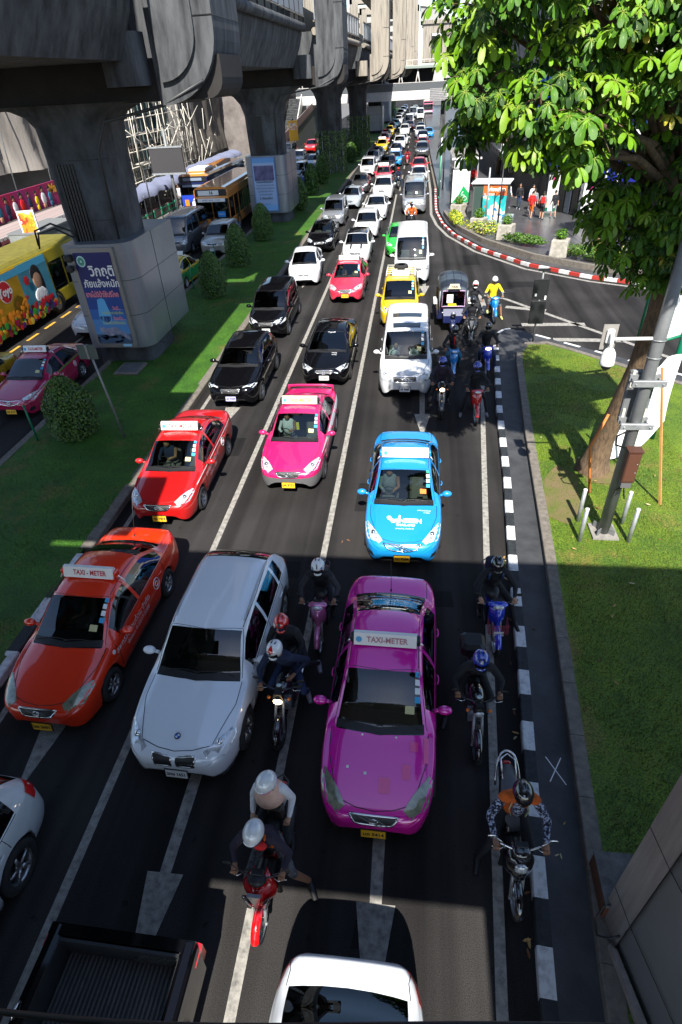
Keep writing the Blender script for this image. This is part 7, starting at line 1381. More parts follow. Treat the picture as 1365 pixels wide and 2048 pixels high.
o = car('sedan', 'car', -6.0, 38.3, 'black', 'black saloon beside the second pier shrub, sixth in the left lane', 'car')
o = car('hatch', 'car', -3.45, 35.3, 'white', 'white hatchback with a black roof and bonnet stripes, fifth in the middle lane', 'car'); S = SPEC['hatch']; h = S['L']/2; mb = MB(); tz = pchip(S['top'])
for a, b in ((1.62, 2.4), (2.4, 3.3)): patch(mb, S['bvh'], [(-.62, a-h, 1.46), (.62, a-h, 1.46), (.62, b-h, 1.48), (-.62, b-h, 1.48)], mat('gloss_black', (.01, .01, .012), .15, coat=1), .006, .08)
mb.build('black_roof', o); mb = MB()
for s in (1, -1): patch(mb, S['bvh'], [(s*.25, .3-h, .86), (s*.36, .3-h, .86), (s*.34, .9-h, .95), (s*.25, .9-h, .96)], BLK, .006, .06)
mb.build('bonnet_stripe', o)
o = car('hatch', 'car', -3.35, 41.8, 'white', 'plain white small car right behind the black roofed hatchback', 'car'); o = car('sedan2', 'car', -3.1, 47.9, 'white', 'white rounded small car third behind the coral taxi, middle lane', 'car')
o = car('mpv', 'van', -6.1, 46.0, 'silver', 'silver people carrier with a sloping nose beside the second pier', 'van'); o = car('civic', 'car', -5.5, 53.0, paint('ice_silver', (.5, .56, .62), .28, .3), 'pale ice silver saloon behind the silver people carrier', 'car'); o = car('sedan', 'car', -5.4, 60.8, 'grey', 'dark grey saloon with a pale bonnet edge, left lane below the green wall pier', 'car')
o = car('mpv', 'car', -5.5, 72, 'white', 'white boxy people carrier with black roof bars level with the first green wall', 'car'); o = car('suv', 'car', -5.45, 79.5, 'silver', 'silver high roofed car tucked behind the white boxy people carrier', 'car'); o = car('sedan', 'car', -5.3, 86.5, 'silver', 'pale silver saloon just before the yellow and green taxi', 'car')
CURP[0] = C_['yellow']; o = car('sedan', 'taxi', -5.3, 97.5, 'yellow', 'yellow and green taxi far up the left lane', 'taxi'); S = SPEC['sedan']; GRNT = paint('taxi_green', (.01, .22, .06)); band(o, 'sedan', [(.86, .4, .66), (.86, 4.1, .85), (.86, 4.1, .4), (.86, .4, .4)], GRNT, .01); taxi_sign(o, 'sedan', logo=False)
o = car('suv', 'car', -3.0, 56.6, 'white', 'white tall car with a large dark lower grille, middle lane beyond the white small cars', 'car', rz=-.02); CURP[0] = C_['pinkred']; o = car('sedan', 'taxi', -3.5, 66, 'pinkred', 'pink red taxi half hidden behind the white tall car', 'taxi', rz=.03); taxi_sign(o, 'sedan', logo=False)
o = car('suv', 'car', -3.4, 73.8, 'black', 'black four wheel drive behind the half hidden pink red taxi', 'car'); CURP[0] = C_['blue']; o = car('sedan2', 'taxi', -2.8, 80, 'blue', 'small bright blue taxi in the middle lane far ahead', 'taxi'); taxi_sign(o, 'sedan2', logo=False)
o = car('sedan', 'car', -3.0, 90, 'dkblue', 'dark blue saloon behind the small bright blue taxi', 'car'); o = car('suv', 'car', -2.8, 99.3, 'white', 'white four wheel drive abreast of the yellow and green taxi', 'car'); o = car('sedan', 'car', -2.5, 106, 'white', 'white saloon in the middle lane near the fourth pier', 'car'); o = car('suv', 'car', -2.6, 124, 'white', 'white tall car in the middle lane just before the footbridge', 'car')
CURP[0] = C_['orange']; o = car('sedan', 'taxi', -1.8, 136.5, 'orange', 'orange taxi under the footbridge', 'taxi'); o = car('hiace', 'van', -2.1, 143.5, 'white', 'white van under the footbridge, left of the orange taxi', 'van'); o = car('hiace', 'van', -1.6, 175, 'silver', 'pale grey van beyond the footbridge', 'van')
CURP[0] = C_['red']; o = car('sedan', 'taxi', -5.4, 107.4, 'red', 'red taxi behind the yellow and green taxi, left lane', 'taxi'); taxi_sign(o, 'sedan', logo=False)
o = car('sedan', 'car', -5.5, 116, 'dkred', 'dark red saloon two behind the yellow and green taxi', 'car'); o = car('sedan', 'taxi', -5.4, 125, 'yellow', 'dull yellow taxi just before the footbridge, left lane', 'taxi'); o = car('sedan', 'car', -5.3, 134, 'purple', 'plum coloured saloon below the footbridge edge', 'car'); o = car('sedan', 'car', -4.8, 143, 'tealblue', 'slate blue saloon under the footbridge, left lane', 'car'); o = car('suv', 'car', -4.6, 153, 'white', 'white car under the footbridge, left lane', 'car'); o = car('sedan', 'car', -5.0, 168, 'black', 'black saloon beyond the footbridge shade, left lane', 'car'); o = car('suv', 'car', -4.9, 182, 'grey', 'grey four wheel drive beyond the footbridge, left lane', 'car'); o = car('suv', 'car', -4.6, 198, 'silver', 'silver four wheel drive far beyond the footbridge', 'car'); o = car('sedan', 'car', -4.4, 214, 'dkblue', 'navy saloon close to the farthest pier', 'car'); o = car('sedan', 'car', -1.3, 207, 'white', 'white saloon farthest up the middle lane', 'car')
o = car('sedan2', 'car', -.98, 36.7, 'green', 'bright green car peeping out left of the white van roof', 'car', rz=.02)
o = car('hiace', 'van', -.18, 31.0, 'white', 'white high roofed van with clean roof just behind the yellow taxi', 'van'); stickers(o, 'hiace')
CURP[0] = C_['yellow']; o = car('mpv', 'taxi', -.62, 24.6, 'yellow', 'yellow estate taxi with a spare wheel on its roof rack', 'taxi'); taxi_sign(o, 'mpv', '', logo=False, w=.75, t=2.1); driver(o, 'mpv', CR_, 'yellow estate taxi'); stickers(o, 'mpv')
mb = MB(); mb.lathe([(.16, -.09), (.29, -.09), (.33, 0), (.29, .09), (.16, .09)], (0, .85, 1.84), TYRE, 22); mb.lathe([(0, .0), (.16, .02)], (0, .85, 1.84), DKGREY, 16); mb.build('spare_wheel', o); mb = MB()
for x in (-.62, .62): mb.tube([(x, -.2, 1.70), (x, -.2, 1.80), (x, 1.35, 1.80), (x, 1.35, 1.70)], .02, WHT, 6)
for k in range(5): mb.tube([(-.62, -.1+.35*k, 1.79), (.62, -.1+.35*k, 1.79)], .015, WHT, 6)
mb.build('roof_rack', o)
o = car('hiace', 'van', -.22, 49.9, 'silver', 'silver commuter van with a yellow number plate beside the red kerb', 'van'); plate(o, 'hiace', '30-0482', YEL, z=.5); o = car('sedan', 'car', .0, 58.5, paint('pale_blue_grey', (.28, .34, .38), .25, .4), 'pale blue grey saloon behind the silver commuter van', 'car'); o = car('civic', 'car', .1, 65, 'white', 'white saloon behind the pale blue grey one, right lane', 'car'); CURP[0] = C_['red']; o = car('sedan', 'taxi', .1, 72, 'red', 'red roofed taxi hidden behind the white saloon, right lane', 'taxi')
o = car('suv', 'car', .45, 88, 'grey', 'dark grey pickup fronted car with a silver bumper near the shelter', 'car'); o = car('sedan', 'taxi', .55, 98, 'red', 'red taxi with white sign in the right lane before the footbridge', 'taxi'); CURP[0] = C_['red']; taxi_sign(o, 'sedan', logo=False); o = car('suv', 'car', .6, 107, 'dkblue', 'navy four wheel drive right lane before the footbridge', 'car'); o = car('suv', 'car', .2, 118, 'white', 'white four wheel drive right lane near the footbridge', 'car'); o = car('sedan2', 'taxi', 1.6, 116, 'blue', 'blue taxi squeezed against the right kerb near the footbridge', 'taxi'); o = car('sedan', 'car', .3, 130, 'white', 'white saloon right lane under the footbridge', 'car'); o = car('hiace', 'van', .2, 168, 'white', 'tall white van left of the pink bus beyond the footbridge', 'van')
# bottom edge: saloon leaving, white 4x4 at the left
o = car('shortboot', 'car', -.48, -2.30, 'white2', 'silver white saloon seen from behind, its boot lid at the foot of the view', 'car')

o = car('suv', 'car', -6.0, -.75, paint('van_white', (.55, .58, .60), .3), 'white estate car cut off at the lower left edge, red tail lamp showing', 'car')

# --- vehicles on the far side of the median
CURP[0] = C_['maroonpink']; o = car('sedan2', 'taxi', -13.35, 16.1, 'maroonpink', 'dark magenta taxi with a green stripe on the far side of the median', 'taxi', rz=.02); taxi_sign(o, 'sedan2', face=WHT, w=.85); plate(o, 'sedan2', 'ทศ 4115', YEL, z=.34); stickers(o, 'sedan2'); side_text(o, 'sedan2', 'แท็กซี่ร่วมด้วย', 0, 1.8, .74, .14); side_text(o, 'sedan2', '0-2880-0888', 0, 2.0, .56, .12); side_ring(o, 'sedan2', 3.1, .74, .10); band(o, 'sedan2', [(.88, .8, .86), (.88, 2.2, .93), (.88, 4.1, .97), (.88, 4.1, .93), (.88, 2.2, .88), (.88, .8, .81)], mat('stripe_green', (.06, .25, .02), .5))
CURP[0] = C_['yellow']; o = car('sedan', 'taxi', -15.75, 15.2, 'yellow', 'yellow taxi mostly cut off at the left edge', 'taxi')
o = car('sedan2', 'car', -14.1, 23.4, 'white', 'white saloon whose nose shows left of the near pier billboard', 'car', rz=-.05)
o = car('sedan', 'taxi', -13.05, 30.2, 'yellow', 'yellow and green taxi heading away, right of the near pier cladding', 'taxi', rev=True, rz=-.03); CURP[0] = C_['yellow']; S = SPEC['sedan']; band(o, 'sedan', [(.86, .35, .72), (.86, 1.2, .82), (.86, 4.2, .9), (.86, 4.2, .35), (.86, .4, .35)], GRNT, .01); mb = MB(); patch(mb, S['bvh'], [(-.7, .3-2.265, .78), (.7, .3-2.265, .78), (.7, 1.15-2.265, .95), (-.7, 1.15-2.265, .95)], GRNT, .008, .08); mb.build('green_bonnet', o); taxi_sign(o, 'sedan')
o = car('suv', 'car', -12.75, 37.9, 'champagne', 'champagne silver four wheel drive with roof rails facing us across the median', 'car'); plate(o, 'suv', 'ศส 4562', WHT, z=.48); o = car('hiace', 'van', -15.45, 38.3, 'greyv', 'dark silver van left of the champagne four wheel drive', 'van')
for x, y, k, c, l in ((-15.3, 54, 'sedan', 'yellow', 'yellow taxi squeezed between the blue bus and the orange bus'), (-12.9, 62, 'suv', 'silver', 'pale silver car beyond the second pier across the median'), (-13.0, 70.5, 'mpv', paint('ice_blue', (.42, .50, .56), .3, .3), 'ice blue people carrier beyond the second pier across the median'), (-15.6, 64, 'sedan', 'dkblue', 'dark blue car left of the pale silver one across the median'), (-15.4, 84, 'suv', 'white', 'white car seen through the gap between second and third piers'), (-12.9, 80, 'sedan', paint('ice_blue', (.42, .50, .56), .3, .3), 'second ice blue car, close behind the people carrier across the median'), (-17.6, 88, 'hiace', 'white', 'cream white van at the far kerb seen through the gap'), (-16.1, 100, 'suv', 'red', 'bright red van front seen through the gap below the ramp'), (-13.2, 92, 'sedan', 'silver', 'silver saloon farthest seen through the gap')):
    car(k, 'taxi' if 'taxi' in l else ('van' if 'van ' in l and k == 'hiace' else 'car'), x, y, c, l, 'taxi' if 'taxi' in l else ('van' if k == 'hiace' else 'car'))

# --- buses
def bus(name, x, y0, L, col, label, rz=0., face='front', W=2.45, H=3.05, roofm=None, z=.0):
    """y0 is the end nearest the viewer"""
    t = thing(name, label, 'bus', (x, y0, z), rz); cm = C_[col]; roofm = roofm or cm
    m = MB(); m.prism(rrect(-W/2, .38, W/2, 1.05, .08, 3), 0, L, cm, 'Y'); m.prism(rrect(-W/2, 2.35, W/2, H-.12, .1, 3, (0, 1, 1, 0)), 0, L, cm, 'Y'); m.prism(rrect(-W/2+.03, 1.0, W/2-.03, 2.4, .05, 2), .03, L-.03, BLK, 'Y'); m.build('body', t)
    m = MB(); m.prism([(-W/2+.02, H-.15), (W/2-.02, H-.15), (W/2-.16, H-.02), (W/2-.4, H+.03), (-W/2+.4, H+.03), (-W/2+.16, H-.02)], .02, L-.02, roofm, 'Y'); m.build('roof', t)
    n = int(L/1.35)
    for s in (-1, 1):
        for k in range(n+1): mb = MB(); yy = .08+k*(L-.16)/n; mb.box((s*W/2, yy, 1.7), (.03, .10, 1.35), cm); mb.build('window_post', t)
        mb = MB(); mb.box((s*(W/2-.012), L/2, 1.7), (.02, L-.2, 1.30), GL_D); mb.build('side_window', t)
    for s in (-1, 1):
        for yy in (2.3, L-2.9):
            mb = MB(); mb.lathe([(.30, -.14), (.47, -.14), (.49, 0), (.47, .14), (.30, .14)], (0, 0, 0), TYRE, 22, 'X'); w = mb.build('wheel', t, (s*(W/2-.13), yy, .49)); mb = MB(); mb.lathe([(0, .10*s), (.2, .12*s), (.30, .135*s), (.30, 0)], (0, 0, 0), mat('bus_rim', (.25, .25, .25), .6), 16, 'X'); mb.build('rim', w); mb = MB(); mb.lathe([(.5, s*.14), (.62, s*.145)], (s*(W/2-.135), yy, .49), BLK, 18, 'X', a0=-.3, a1=pi+.3); mb.build('wheel_arch', t)
    m = MB(); m.box((0, -.02, 1.75), (W*.90, .06, 1.15), GL_W if face == 'front' else GL_D); m.build('windscreen' if face == 'front' else 'rear_window', t)
    m = MB(); m.box((0, .0, 2.72), (W*.94, .08, .42), BLK, bev=.03); m.build('destination_box', t)
    for s in (-1, 1):
        mb = MB()
        if face == 'front': mb.lathe([(0, -.03), (.10, -.02), (.12, 0)], (s*W*.34, -.02, .78), LAMP, 14, 'Y')
        else: mb.box((s*W*.43, -.02, .85), (.16, .05, .4), RED)
        mb.build('headlight' if face == 'front' else 'tail_light', t); mb = MB(); mb.tube([(s*W*.5, 0, 2.3), (s*(W*.5+.25), -.2, 2.2)], .02, BLK, 6); mb.box((s*(W*.5+.27), -.22, 2.0), (.14, .08, .4), BLK, bev=.03); mb.build('mirror', t)
    m = MB(); m.box((0, -.05, .50), (W*.99, .16, .26), DKGREY if face == 'front' else cm, bev=.04); m.build('bumper', t)
    return t
t = bus('bus', -14.55, 44.8, 11, 'busor', 'orange city bus number 16 facing us just left of the second pier', rz=.01)
m = MB(); m.box((-.15, -.08, 2.72), (1.5, .03, .30), WHT); put_text(m, '16', .28, (.05, -.098, 2.72), (1, 0, 0), (0, 0, 1), INK, bold=.01); m.build('route_board', t); m = MB(); m.box((0, -.06, 2.26), (2.0, .03, .22), WHT); put_text(m, 'สุรวงศ์ - สยาม - หมอชิต', .14, (0, -.078, 2.26), (1, 0, 0), (0, 0, 1), BLUEINK); m.build('route_strip', t); m = MB(); m.box((.62, -.06, 1.35), (.55, .03, .35), mat('card_blue', (.03, .3, .75), .5)); put_text(m, 'ปรับอากาศ', .12, (.62, -.078, 1.35), (1, 0, 0), (0, 0, 1), WINK); m.build('window_card', t)
m = MB(); m.box((0, -.03, .95), (.5, .04, .18), BLK); m.box((-.9, -.14, .5), (.30, .02, .13), YEL); m.build('grille', t); m = MB(); m.box((0, .0, 1.65), (.05, .1, 1.15), C_['busor']); m.build('centre_post', t)
t = bus('bus', -18.35, 52.4, 11.5, 'dkblue', 'blue backed orange bus seen from behind beside the stalls', face='rear', rz=-.02, roofm=C_['busor']); BBL = mat('bus_back_blue', (.015, .05, .42), .4)
m = MB(); m.box((0, -.06, .98), (2.3, .05, 1.2), BBL); m.prism([(-.35, .62), (-.1, .55), (.1, .9), (.3, .6), (.2, 1.2), (-.1, 1.35), (-.3, 1.1)], -.10, -.09, WINK, 'Y'); m.box((-.75, -.09, .95), (.35, .02, .6), ORG); m.build('rear_advert', t)
for s in (-1, 1): m = MB(); m.box((s*1.235, 6.2, 1.0), (.02, 10, .75), BBL); m.build('side_advert', t)
m = MB(); m.box((0, 2.5, 3.2), (1.5, 2.4, .25), WHT, bev=.08); m.build('air_conditioner', t); m = MB(); m.box((0, -.08, 2.72), (1.6, .02, .2), mat('grey_text_strip', (.2, .25, .35), .5)); m.box((0, -.075, 2.25), (1.9, .02, .16), mat('grey_text_strip', (.2, .25, .35), .5)); m.build('text_strip', t)
t = bus('bus', -18.75, 19.0, 11.2, 'busyel', 'yellow articulated city bus wrapped in a fruit jelly advertisement at the left edge', roofm=mat('shaded_yellow_roof', (.17, .15, .02), .6, vary=.3))  # roof yellow darkened: viaduct shade put into its colour
W2 = 2.45/2+.012; m = MB(); AD = [(.9, 3.6, (.10, .03, .16), 'grape'), (3.6, 5.9, (.48, .27, .01), 'mango'), (5.9, 8.3, (.06, .26, .36), 'sea')]
for a, b, c, nme in AD: m.box((W2, (a+b)/2, 1.62), (.03, b-a, 2.35), mat('ad_'+nme, c, .4, vary=.25, vscale=1.5))
m.box((W2+.002, 4.6, 2.62), (.03, 7.4, .28), mat('ad_skyblue', (.08, .40, .62), .4)); m.build('advert_wrap', t)
m = MB(); R2 = random.Random(3); FC = [mat('fruit_'+n, c, .4) for n, c in (('red', (.55, .02, .03)), ('green', (.05, .35, .04)), ('purple', (.10, .02, .16)), ('orange', (.8, .28, .02)), ('yellow', (.8, .6, .05)), ('berry', (.3, .01, .06)))]
for k in range(170): y = R2.uniform(1.0, 8.2); z = .46+R2.random()**1.6*1.1*(1 if y < 6 else .55); r = R2.uniform(.07, .17); c = FC[k % 6] if z < .9 else (FC[2] if y < 3.4 else FC[3] if y < 5.9 else FC[0]); m.lathe([(0, .02+.0004*k), (r*.7, .019+.0004*k), (r, .017+.0004*k)], (W2, y, z), c, 10, 'X')
m.build('printed_fruit', t); m = MB()
for y, z, s in ((2.3, 1.65, .85), (4.6, 2.1, 1.0)): m.lathe([(0, .09), (.46*s, .088)], (W2, y, z), WINK, 24, 'X'); m.lathe([(0, .095), (.42*s, .093)], (W2, y, z), FC[0], 24, 'X'); put_text(m, 'Yoyo', .46*s, (W2+.097, y, z), (0, 1, 0), (0, 0, 1), WINK, .003, bold=.02)
m.build('logo', t); m = MB(); m.ell((W2+.02, 7.2, 1.95), (.02, .34, .42), SKIN2, 16, 10); m.ell((W2+.015, 7.2, 2.12), (.02, .42, .46), HAIR, 16, 10, z0=-.1); m.ell((W2+.01, 7.55, 1.6), (.02, .16, .7), HAIR, 12, 8); m.ell((W2+.02, 7.2, 1.25), (.02, .55, .35), CW, 14, 8); m.lathe([(0, .05), (.1, .05), (.22, .045)], (W2, 6.35, 2.1), FC[0], 6, 'X'); m.build('printed_woman', t)
t = bus('bus', 2.2, 186, 9, 'pinkbus', 'pink bus in the right lane beyond the footbridge', rz=.0)
m = MB(); m.box((0, -.08, .75), (1.8, .02, .2), WHT); m.build('route_strip', t)

# --- tuk-tuk
t = thing('tuk_tuk', 'dark blue three wheeled tuk-tuk with a ribbed grey canopy behind the motorcycles', 'tuk-tuk', (1.62, 25.3, 0)); TB = paint('tuk_blue', (.005, .010, .06)); CAN = mat('canopy_vinyl', (.018, .024, .034), .35, vary=.2); CAN2 = mat('canopy_vinyl_pale', (.05, .065, .08), .4, vary=.2)
m = MB(); n = 14; rows = [(-.75, 1.62, .50), (-.60, 1.78, .55), (-.2, 1.93, .60), (.35, 2.0, .62), (.9, 1.98, .62), (1.35, 1.88, .60), (1.5, 1.7, .58)]; vs = []
for y, z, w in rows:
    for i in range(n+1): a = pi*i/n; vs.append((-w*cos(a)*1.02, y, z-.42+.42*sin(a)**.55))
for j in range(len(rows)-1): m.add(vs, [[j*(n+1)+i, j*(n+1)+i+1, (j+1)*(n+1)+i+1, (j+1)*(n+1)+i] for i in range(n)], CAN if j % 2 else CAN2, True)
o = m.build('canopy', t); sd = o.modifiers.new('s', 'SOLIDIFY'); sd.thickness = .02
m = MB()
for x in (-.3, 0, .3): m.tube([(x, y, z+.012-.05*(x != 0)) for y, z, w in rows], .012, BLK, 5)
m.build('canopy_rib', t); m = MB()
for s in (-1, 1):
    for y in (-.68, .0, .7, 1.4): m.cyl((s*.56, y, .75), (s*.56, y, 1.6), .018, STEEL)
m.build('frame', t)
m = MB(); m.prism([(-.62, .30), (-.62, .85), (-.95, .95), (-1.15, .72), (-1.2, .45), (-1.05, .36)], -.40, .40, TB, 'X'); m.build('nose', t); m = MB(); m.box((0, .55, .55), (1.32, 2.1, .42), TB, bev=.06); m.box((0, 1.35, .85), (1.3, .3, .7), TB, bev=.06); m.build('body', t); m = MB(); m.box((0, 1.05, .88), (1.15, .45, .14), RED, bev=.04); m.box((0, 1.25, 1.12), (1.15, .12, .4), RED, bev=.04); m.box((0, .05, .85), (.5, .4, .12), BLK, bev=.04); m.build('seat', t)
m = MB(); m.box((0, -.74, 1.28), (.90, .02, .60), GL_W); o = m.build('windscreen', t); m = MB(); m.tube([(-.47, -.75, .98), (-.44, -.72, 1.6), (.44, -.72, 1.6), (.47, -.75, .98), (-.47, -.75, .98)], .022, mat('pink_frame', (.55, .35, .55), .4), 6); m.box((-.15, -.755, 1.3), (.26, .01, .34), WHT); m.box((-.05, -.76, 1.05), (.34, .01, .1), mat('yellow_tag', (.85, .7, .02), .5)); m.build('windscreen_frame', t)
m = MB(); m.lathe([(0, 0), (.10, .0), (.11, .05), (.02, .12)], (0, -1.28, .80), CHR, 14, 'Y'); m.build('headlight', t)
for s in (-1, 1): m = MB(); m.ell((s*.42, -.98, .80), (.06, .06, .06), CHR, 10, 6); m.build('headlight', t); m = MB(); m.box((s*.72, .2, .95), (.14, .9, .05), WHT, bev=.01); m.build('side_rail', t)
m = MB(); m.prism([(-.24, 1.72), (.24, 1.72), (.18, 1.90), (-.18, 1.90)], -.86, -.80, mat('sign_cream', (.72, .62, .42), .4), 'Y'); put_text(m, 'TAXI', .12, (0, -.865, 1.80), (1, 0, 0), (0, 0, 1), INK, .003, bold=.004); m.build('roof_sign', t)
for x, y in ((0, -1.22), (-.58, 1.1), (.58, 1.1)): mb = MB(); mb.lathe([(.13, -.06), (.25, -.065), (.26, 0), (.25, .065), (.13, .06), (.13, -.06)], (0, 0, 0), TYRE, 20, 'X'); w = mb.build('wheel', t, (x, y, .26)); mb = MB(); mb.lathe([(0, -.05), (.13, -.055), (.13, .055), (0, .05)], (0, 0, 0), STEEL, 14, 'X'); mb.build('rim', w)
m = MB(); m.lathe([(.28, -.09), (.31, 0), (.28, .09)], (0, -1.22, .27), TB, 14, 'X', a0=0, a1=pi); m.tube([(-.1, -1.22, .26), (-.09, -1.05, .75)], .02, CHR, 6); m.tube([(.1, -1.22, .26), (.09, -1.05, .75)], .02, CHR, 6); m.build('fork', t)
mb = MB(); mb.ell((0, .0, 1.15), (.2, .13, .3), CN, 12, 8); mb.ell((0, -.05, 1.50), (.09, .1, .115), SKIN, 12, 8); mb.ell((0, -.02, 1.53), (.095, .1, .11), HAIR, 12, 8, z0=-.1); o = mb.build('person', None, (1.62, 25.3, 0)); tag(o, 'tuk-tuk driver in dark shirt under the grey canopy', 'person')

# --- pickup at the lower left corner, seen from behind and above
t = thing('pickup_truck', 'black pickup with an open ribbed load bed at the lower left corner', 'pickup truck', (-3.18, -.55, 0), radians(-1)); PB = C_['black']; PSL = mat('brushed_side', (.15, .14, .13), .35, .5, vary=.15)
m = MB()
for s in (-1, 1): m.prism([(s*.72, .95), (s*.78, 1.0), (s*.86, .99), (s*.90, .92), (s*.92, .55), (s*.90, .45), (s*.84, .45), (s*.80, .9)], -3.0, 2.60, PB, 'Y')
m.prism([(-.9, .5), (-.88, .98), (.88, .98), (.9, .5)], 2.50, 2.62, PB, 'Y'); m.build('body', t)
m = MB(); m.add([(.905, 2.57, .94), (.93, 2.55, .86), (.955, 2.50, .52), (.955, -2, .52), (.93, -2, .86), (.905, -2, .94)], [[0, 1, 4, 5], [1, 2, 3, 4]], PSL); m.build('side_panel', t)
BL = mat('bed_liner', (.030, .032, .034), .5, vary=.3, vscale=3); m = MB(); m.box((0, 1.2, .50), (1.5, 2.7, .04), BL)
for k in range(27): m.box((-.70+k*.054, 1.2, .53), (.026, 2.62, .025), mat('bed_rib', (.10, .098, .092), .45, vary=.3, vscale=5))
m.box((0, 2.47, .75), (1.5, .03, .42), BL); m.box((-.74, 1.2, .74), (.03, 2.6, .44), BL); m.box((.74, 1.2, .74), (.03, 2.6, .44), BL)
for k in range(12): m.box((.2+k*.042, 2.448, .78), (.012, .02, .28), mat('bed_rib', (.10, .098, .092), .45), rot=Matrix.Rotation(.6, 3, 'Y'))
m.build('load_bed', t); m = MB(); m.box((0, -.1, .9), (1.5, .08, .9), PB, bev=.02); m.prism(rrect(-.8, 0, .8, .85, .2, 4), -1.8, -.15, PB, 'Y'); o = m.build('cab', t); o.location = (0, 0, .75)
m = MB(); m.prism([(.86, .93), (.93, .88), (.93, .62), (.88, .60)], 2.40, 2.63, RED, 'Y'); m.build('tail_light', t); m = MB(); m.prism([(-.86, .93), (-.93, .88), (-.93, .62), (-.88, .60)], 2.40, 2.63, RED, 'Y'); m.build('tail_light', t)
m = MB(); put_text(m, 'D-MAX', .16, (.947, 1.75, .70), (0, 1, 0), (0, 0, 1), INK, .003, bold=.004, width=.5); m.build('side_lettering', t)
m = MB(); m.tube([(-.84, 1.72, 1.0), (-.84, 1.80, 1.03), (-.84, 1.88, 1.0)], .014, CHR, 6); m.tube([(.80, 1.35, 1.0), (.80, 1.43, 1.03), (.80, 1.5, 1.0)], .014, CHR, 6); m.build('tie_hook', t)
for s in (-1, 1): wheel(t, s*.78, 1.35, .36, .22, 6, ALU, s)
m = MB(); m.tube([(-.28, .55, .56), (-.18, 1.12, .56)], .012, mat('cyan_pipe', (.02, .40, .55), .4), 6); o = m.build('pipe'); o.location = (-3.18, -.55, 0); tag(o, 'cyan plastic pipe lying in the pickup bed', 'pipe')
m = MB(); m.tube([(.32, .75, .57), (.50, 1.15, .58)], .028, WOOD, 6); m.tube([(.42, .70, .60), (.54, 1.10, .62)], .02, WOOD, 6); o = m.build('timber'); o.location = (-3.18, -.55, 0); tag(o, 'two short pale sticks lying at the sunny side of the pickup bed', 'timber')

# ------------------------------------------------------------------ motorcycles and riders
BK = dict(black=paint('bike_black', (.008, .008, .010), .2), red=paint('bike_red', (.55, .006, .008), .2), pink=paint('bike_pink', (.58, .16, .36), .25, .4), blue=paint('bike_blue', (.01, .04, .55), .2), lblue=paint('bike_light_blue', (.01, .22, .62), .2), white=paint('bike_white', (.7, .7, .72), .25))
HB = dict(black=paint('helmet_black', (.01, .01, .012), .15), white=paint('helmet_white', (.72, .74, .75), .2), blue=paint('helmet_blue', (.01, .04, .38), .15), red=paint('helmet_red', (.6, .01, .01), .15))
def rider(J, C, loc, label, hk, hc, rz=0., extra=(), vis=GL_D, fd=(0, -1, -.25), sc=1., group=None):
    p = person('person', J, C, label, loc=loc, rz=rz, face_dir=fd, sc=sc, group=group)
    if hk: helmet(p, J['head'], hk, hc, vis, fd, extra)
    return p
# 1 red scooter with couple
b0 = (-1.68, 3.14, 0); bike('scooter', BK['red'], b0, -.03, 'red and black scooter carrying two people, front wheel on the white lane line', colb=BK['red'])
J = rider_joints(lean=.20, feet=('down', 'board'), seat=.78, sy=.16, hx=-.03, fl=((.34, -.14, .60), (.50, -.02, .11), (.62, -.22, .05)))
p = rider(J, dict(top=CP, arm=CP, leg=CAMO, shin=SKIN, skin=SKIN, foot=BLK), b0, 'rider in dark jacket and patterned shorts with white helmet on the red scooter', 'open', HB['white'], -.03, extra=(mat('rim_dark', (.03, .02, .06), .5),), fd=(-.15, -1, -.35))
m = MB(); m.ell(V(J['neck'])+V((.05, -.10, -.06)), (.09, .05, .06), CR_, 10, 6); m.tube([V(J['neck'])+V((.10, -.02, .02)), V(J['chest'])+V((.07, -.13, .08))], [.035, .03], CO, 6, flat=.4); m.tube([V(J['pel'])+V((-.10, -.13, .05)), V(J['pel'])+V((.10, -.13, .05))], .03, CO, 6, flat=.5); m.build('scarf', p)
J2 = rider_joints(lean=.06, feet=('peg', 'peg'), seat=.84, sy=.60, h=.95, hx=-.02, slim=.88)
for s, q in (('l', 1), ('r', -1)):
    J2['el'+s] = V(J2['sh'+s])+V((q*.10, .02, -.25)); J2['wr'+s] = V(J2['el'+s])+V((q*-.02, -.18, -.14)); J2['gr'+s] = V(J2['wr'+s])+V((q*-.02, -.06, -.05))
p = rider(J2, dict(top=CW, arm=CW, leg=CB, shin=CB, skin=SKIN2, foot=BLK), b0, 'pillion in white top and peach headscarf, white helmet turned aside, on the red scooter', 'open', HB['white'], -.03, extra=(mat('rim_pink', (.6, .15, .3), .5),), fd=(-.55, -.8, -.35), sc=1.)
m = MB(); N_ = V(J2['neck']); m.lathe([(.085, .12), (.11, .03), (.16, -.06), (.21, -.17), (.19, -.18)], N_+V((0, -.02, 0)), CPEACH, 22); m.build('headscarf', p); m = MB(); m.box(V(J2['pel'])+V((.06, -.20, .16)), (.22, .12, .24), mat('handbag', (.02, .016, .015), .5), bev=.03); m.tube([V(J2['pel'])+V((-.03, -.18, .26)), V(J2['chest'])+V((0, -.16, .1)), V(J2['pel'])+V((.14, -.18, .26))], .01, mat('strap_tan', (.45, .35, .2), .6), 5); m.build('bag', p)
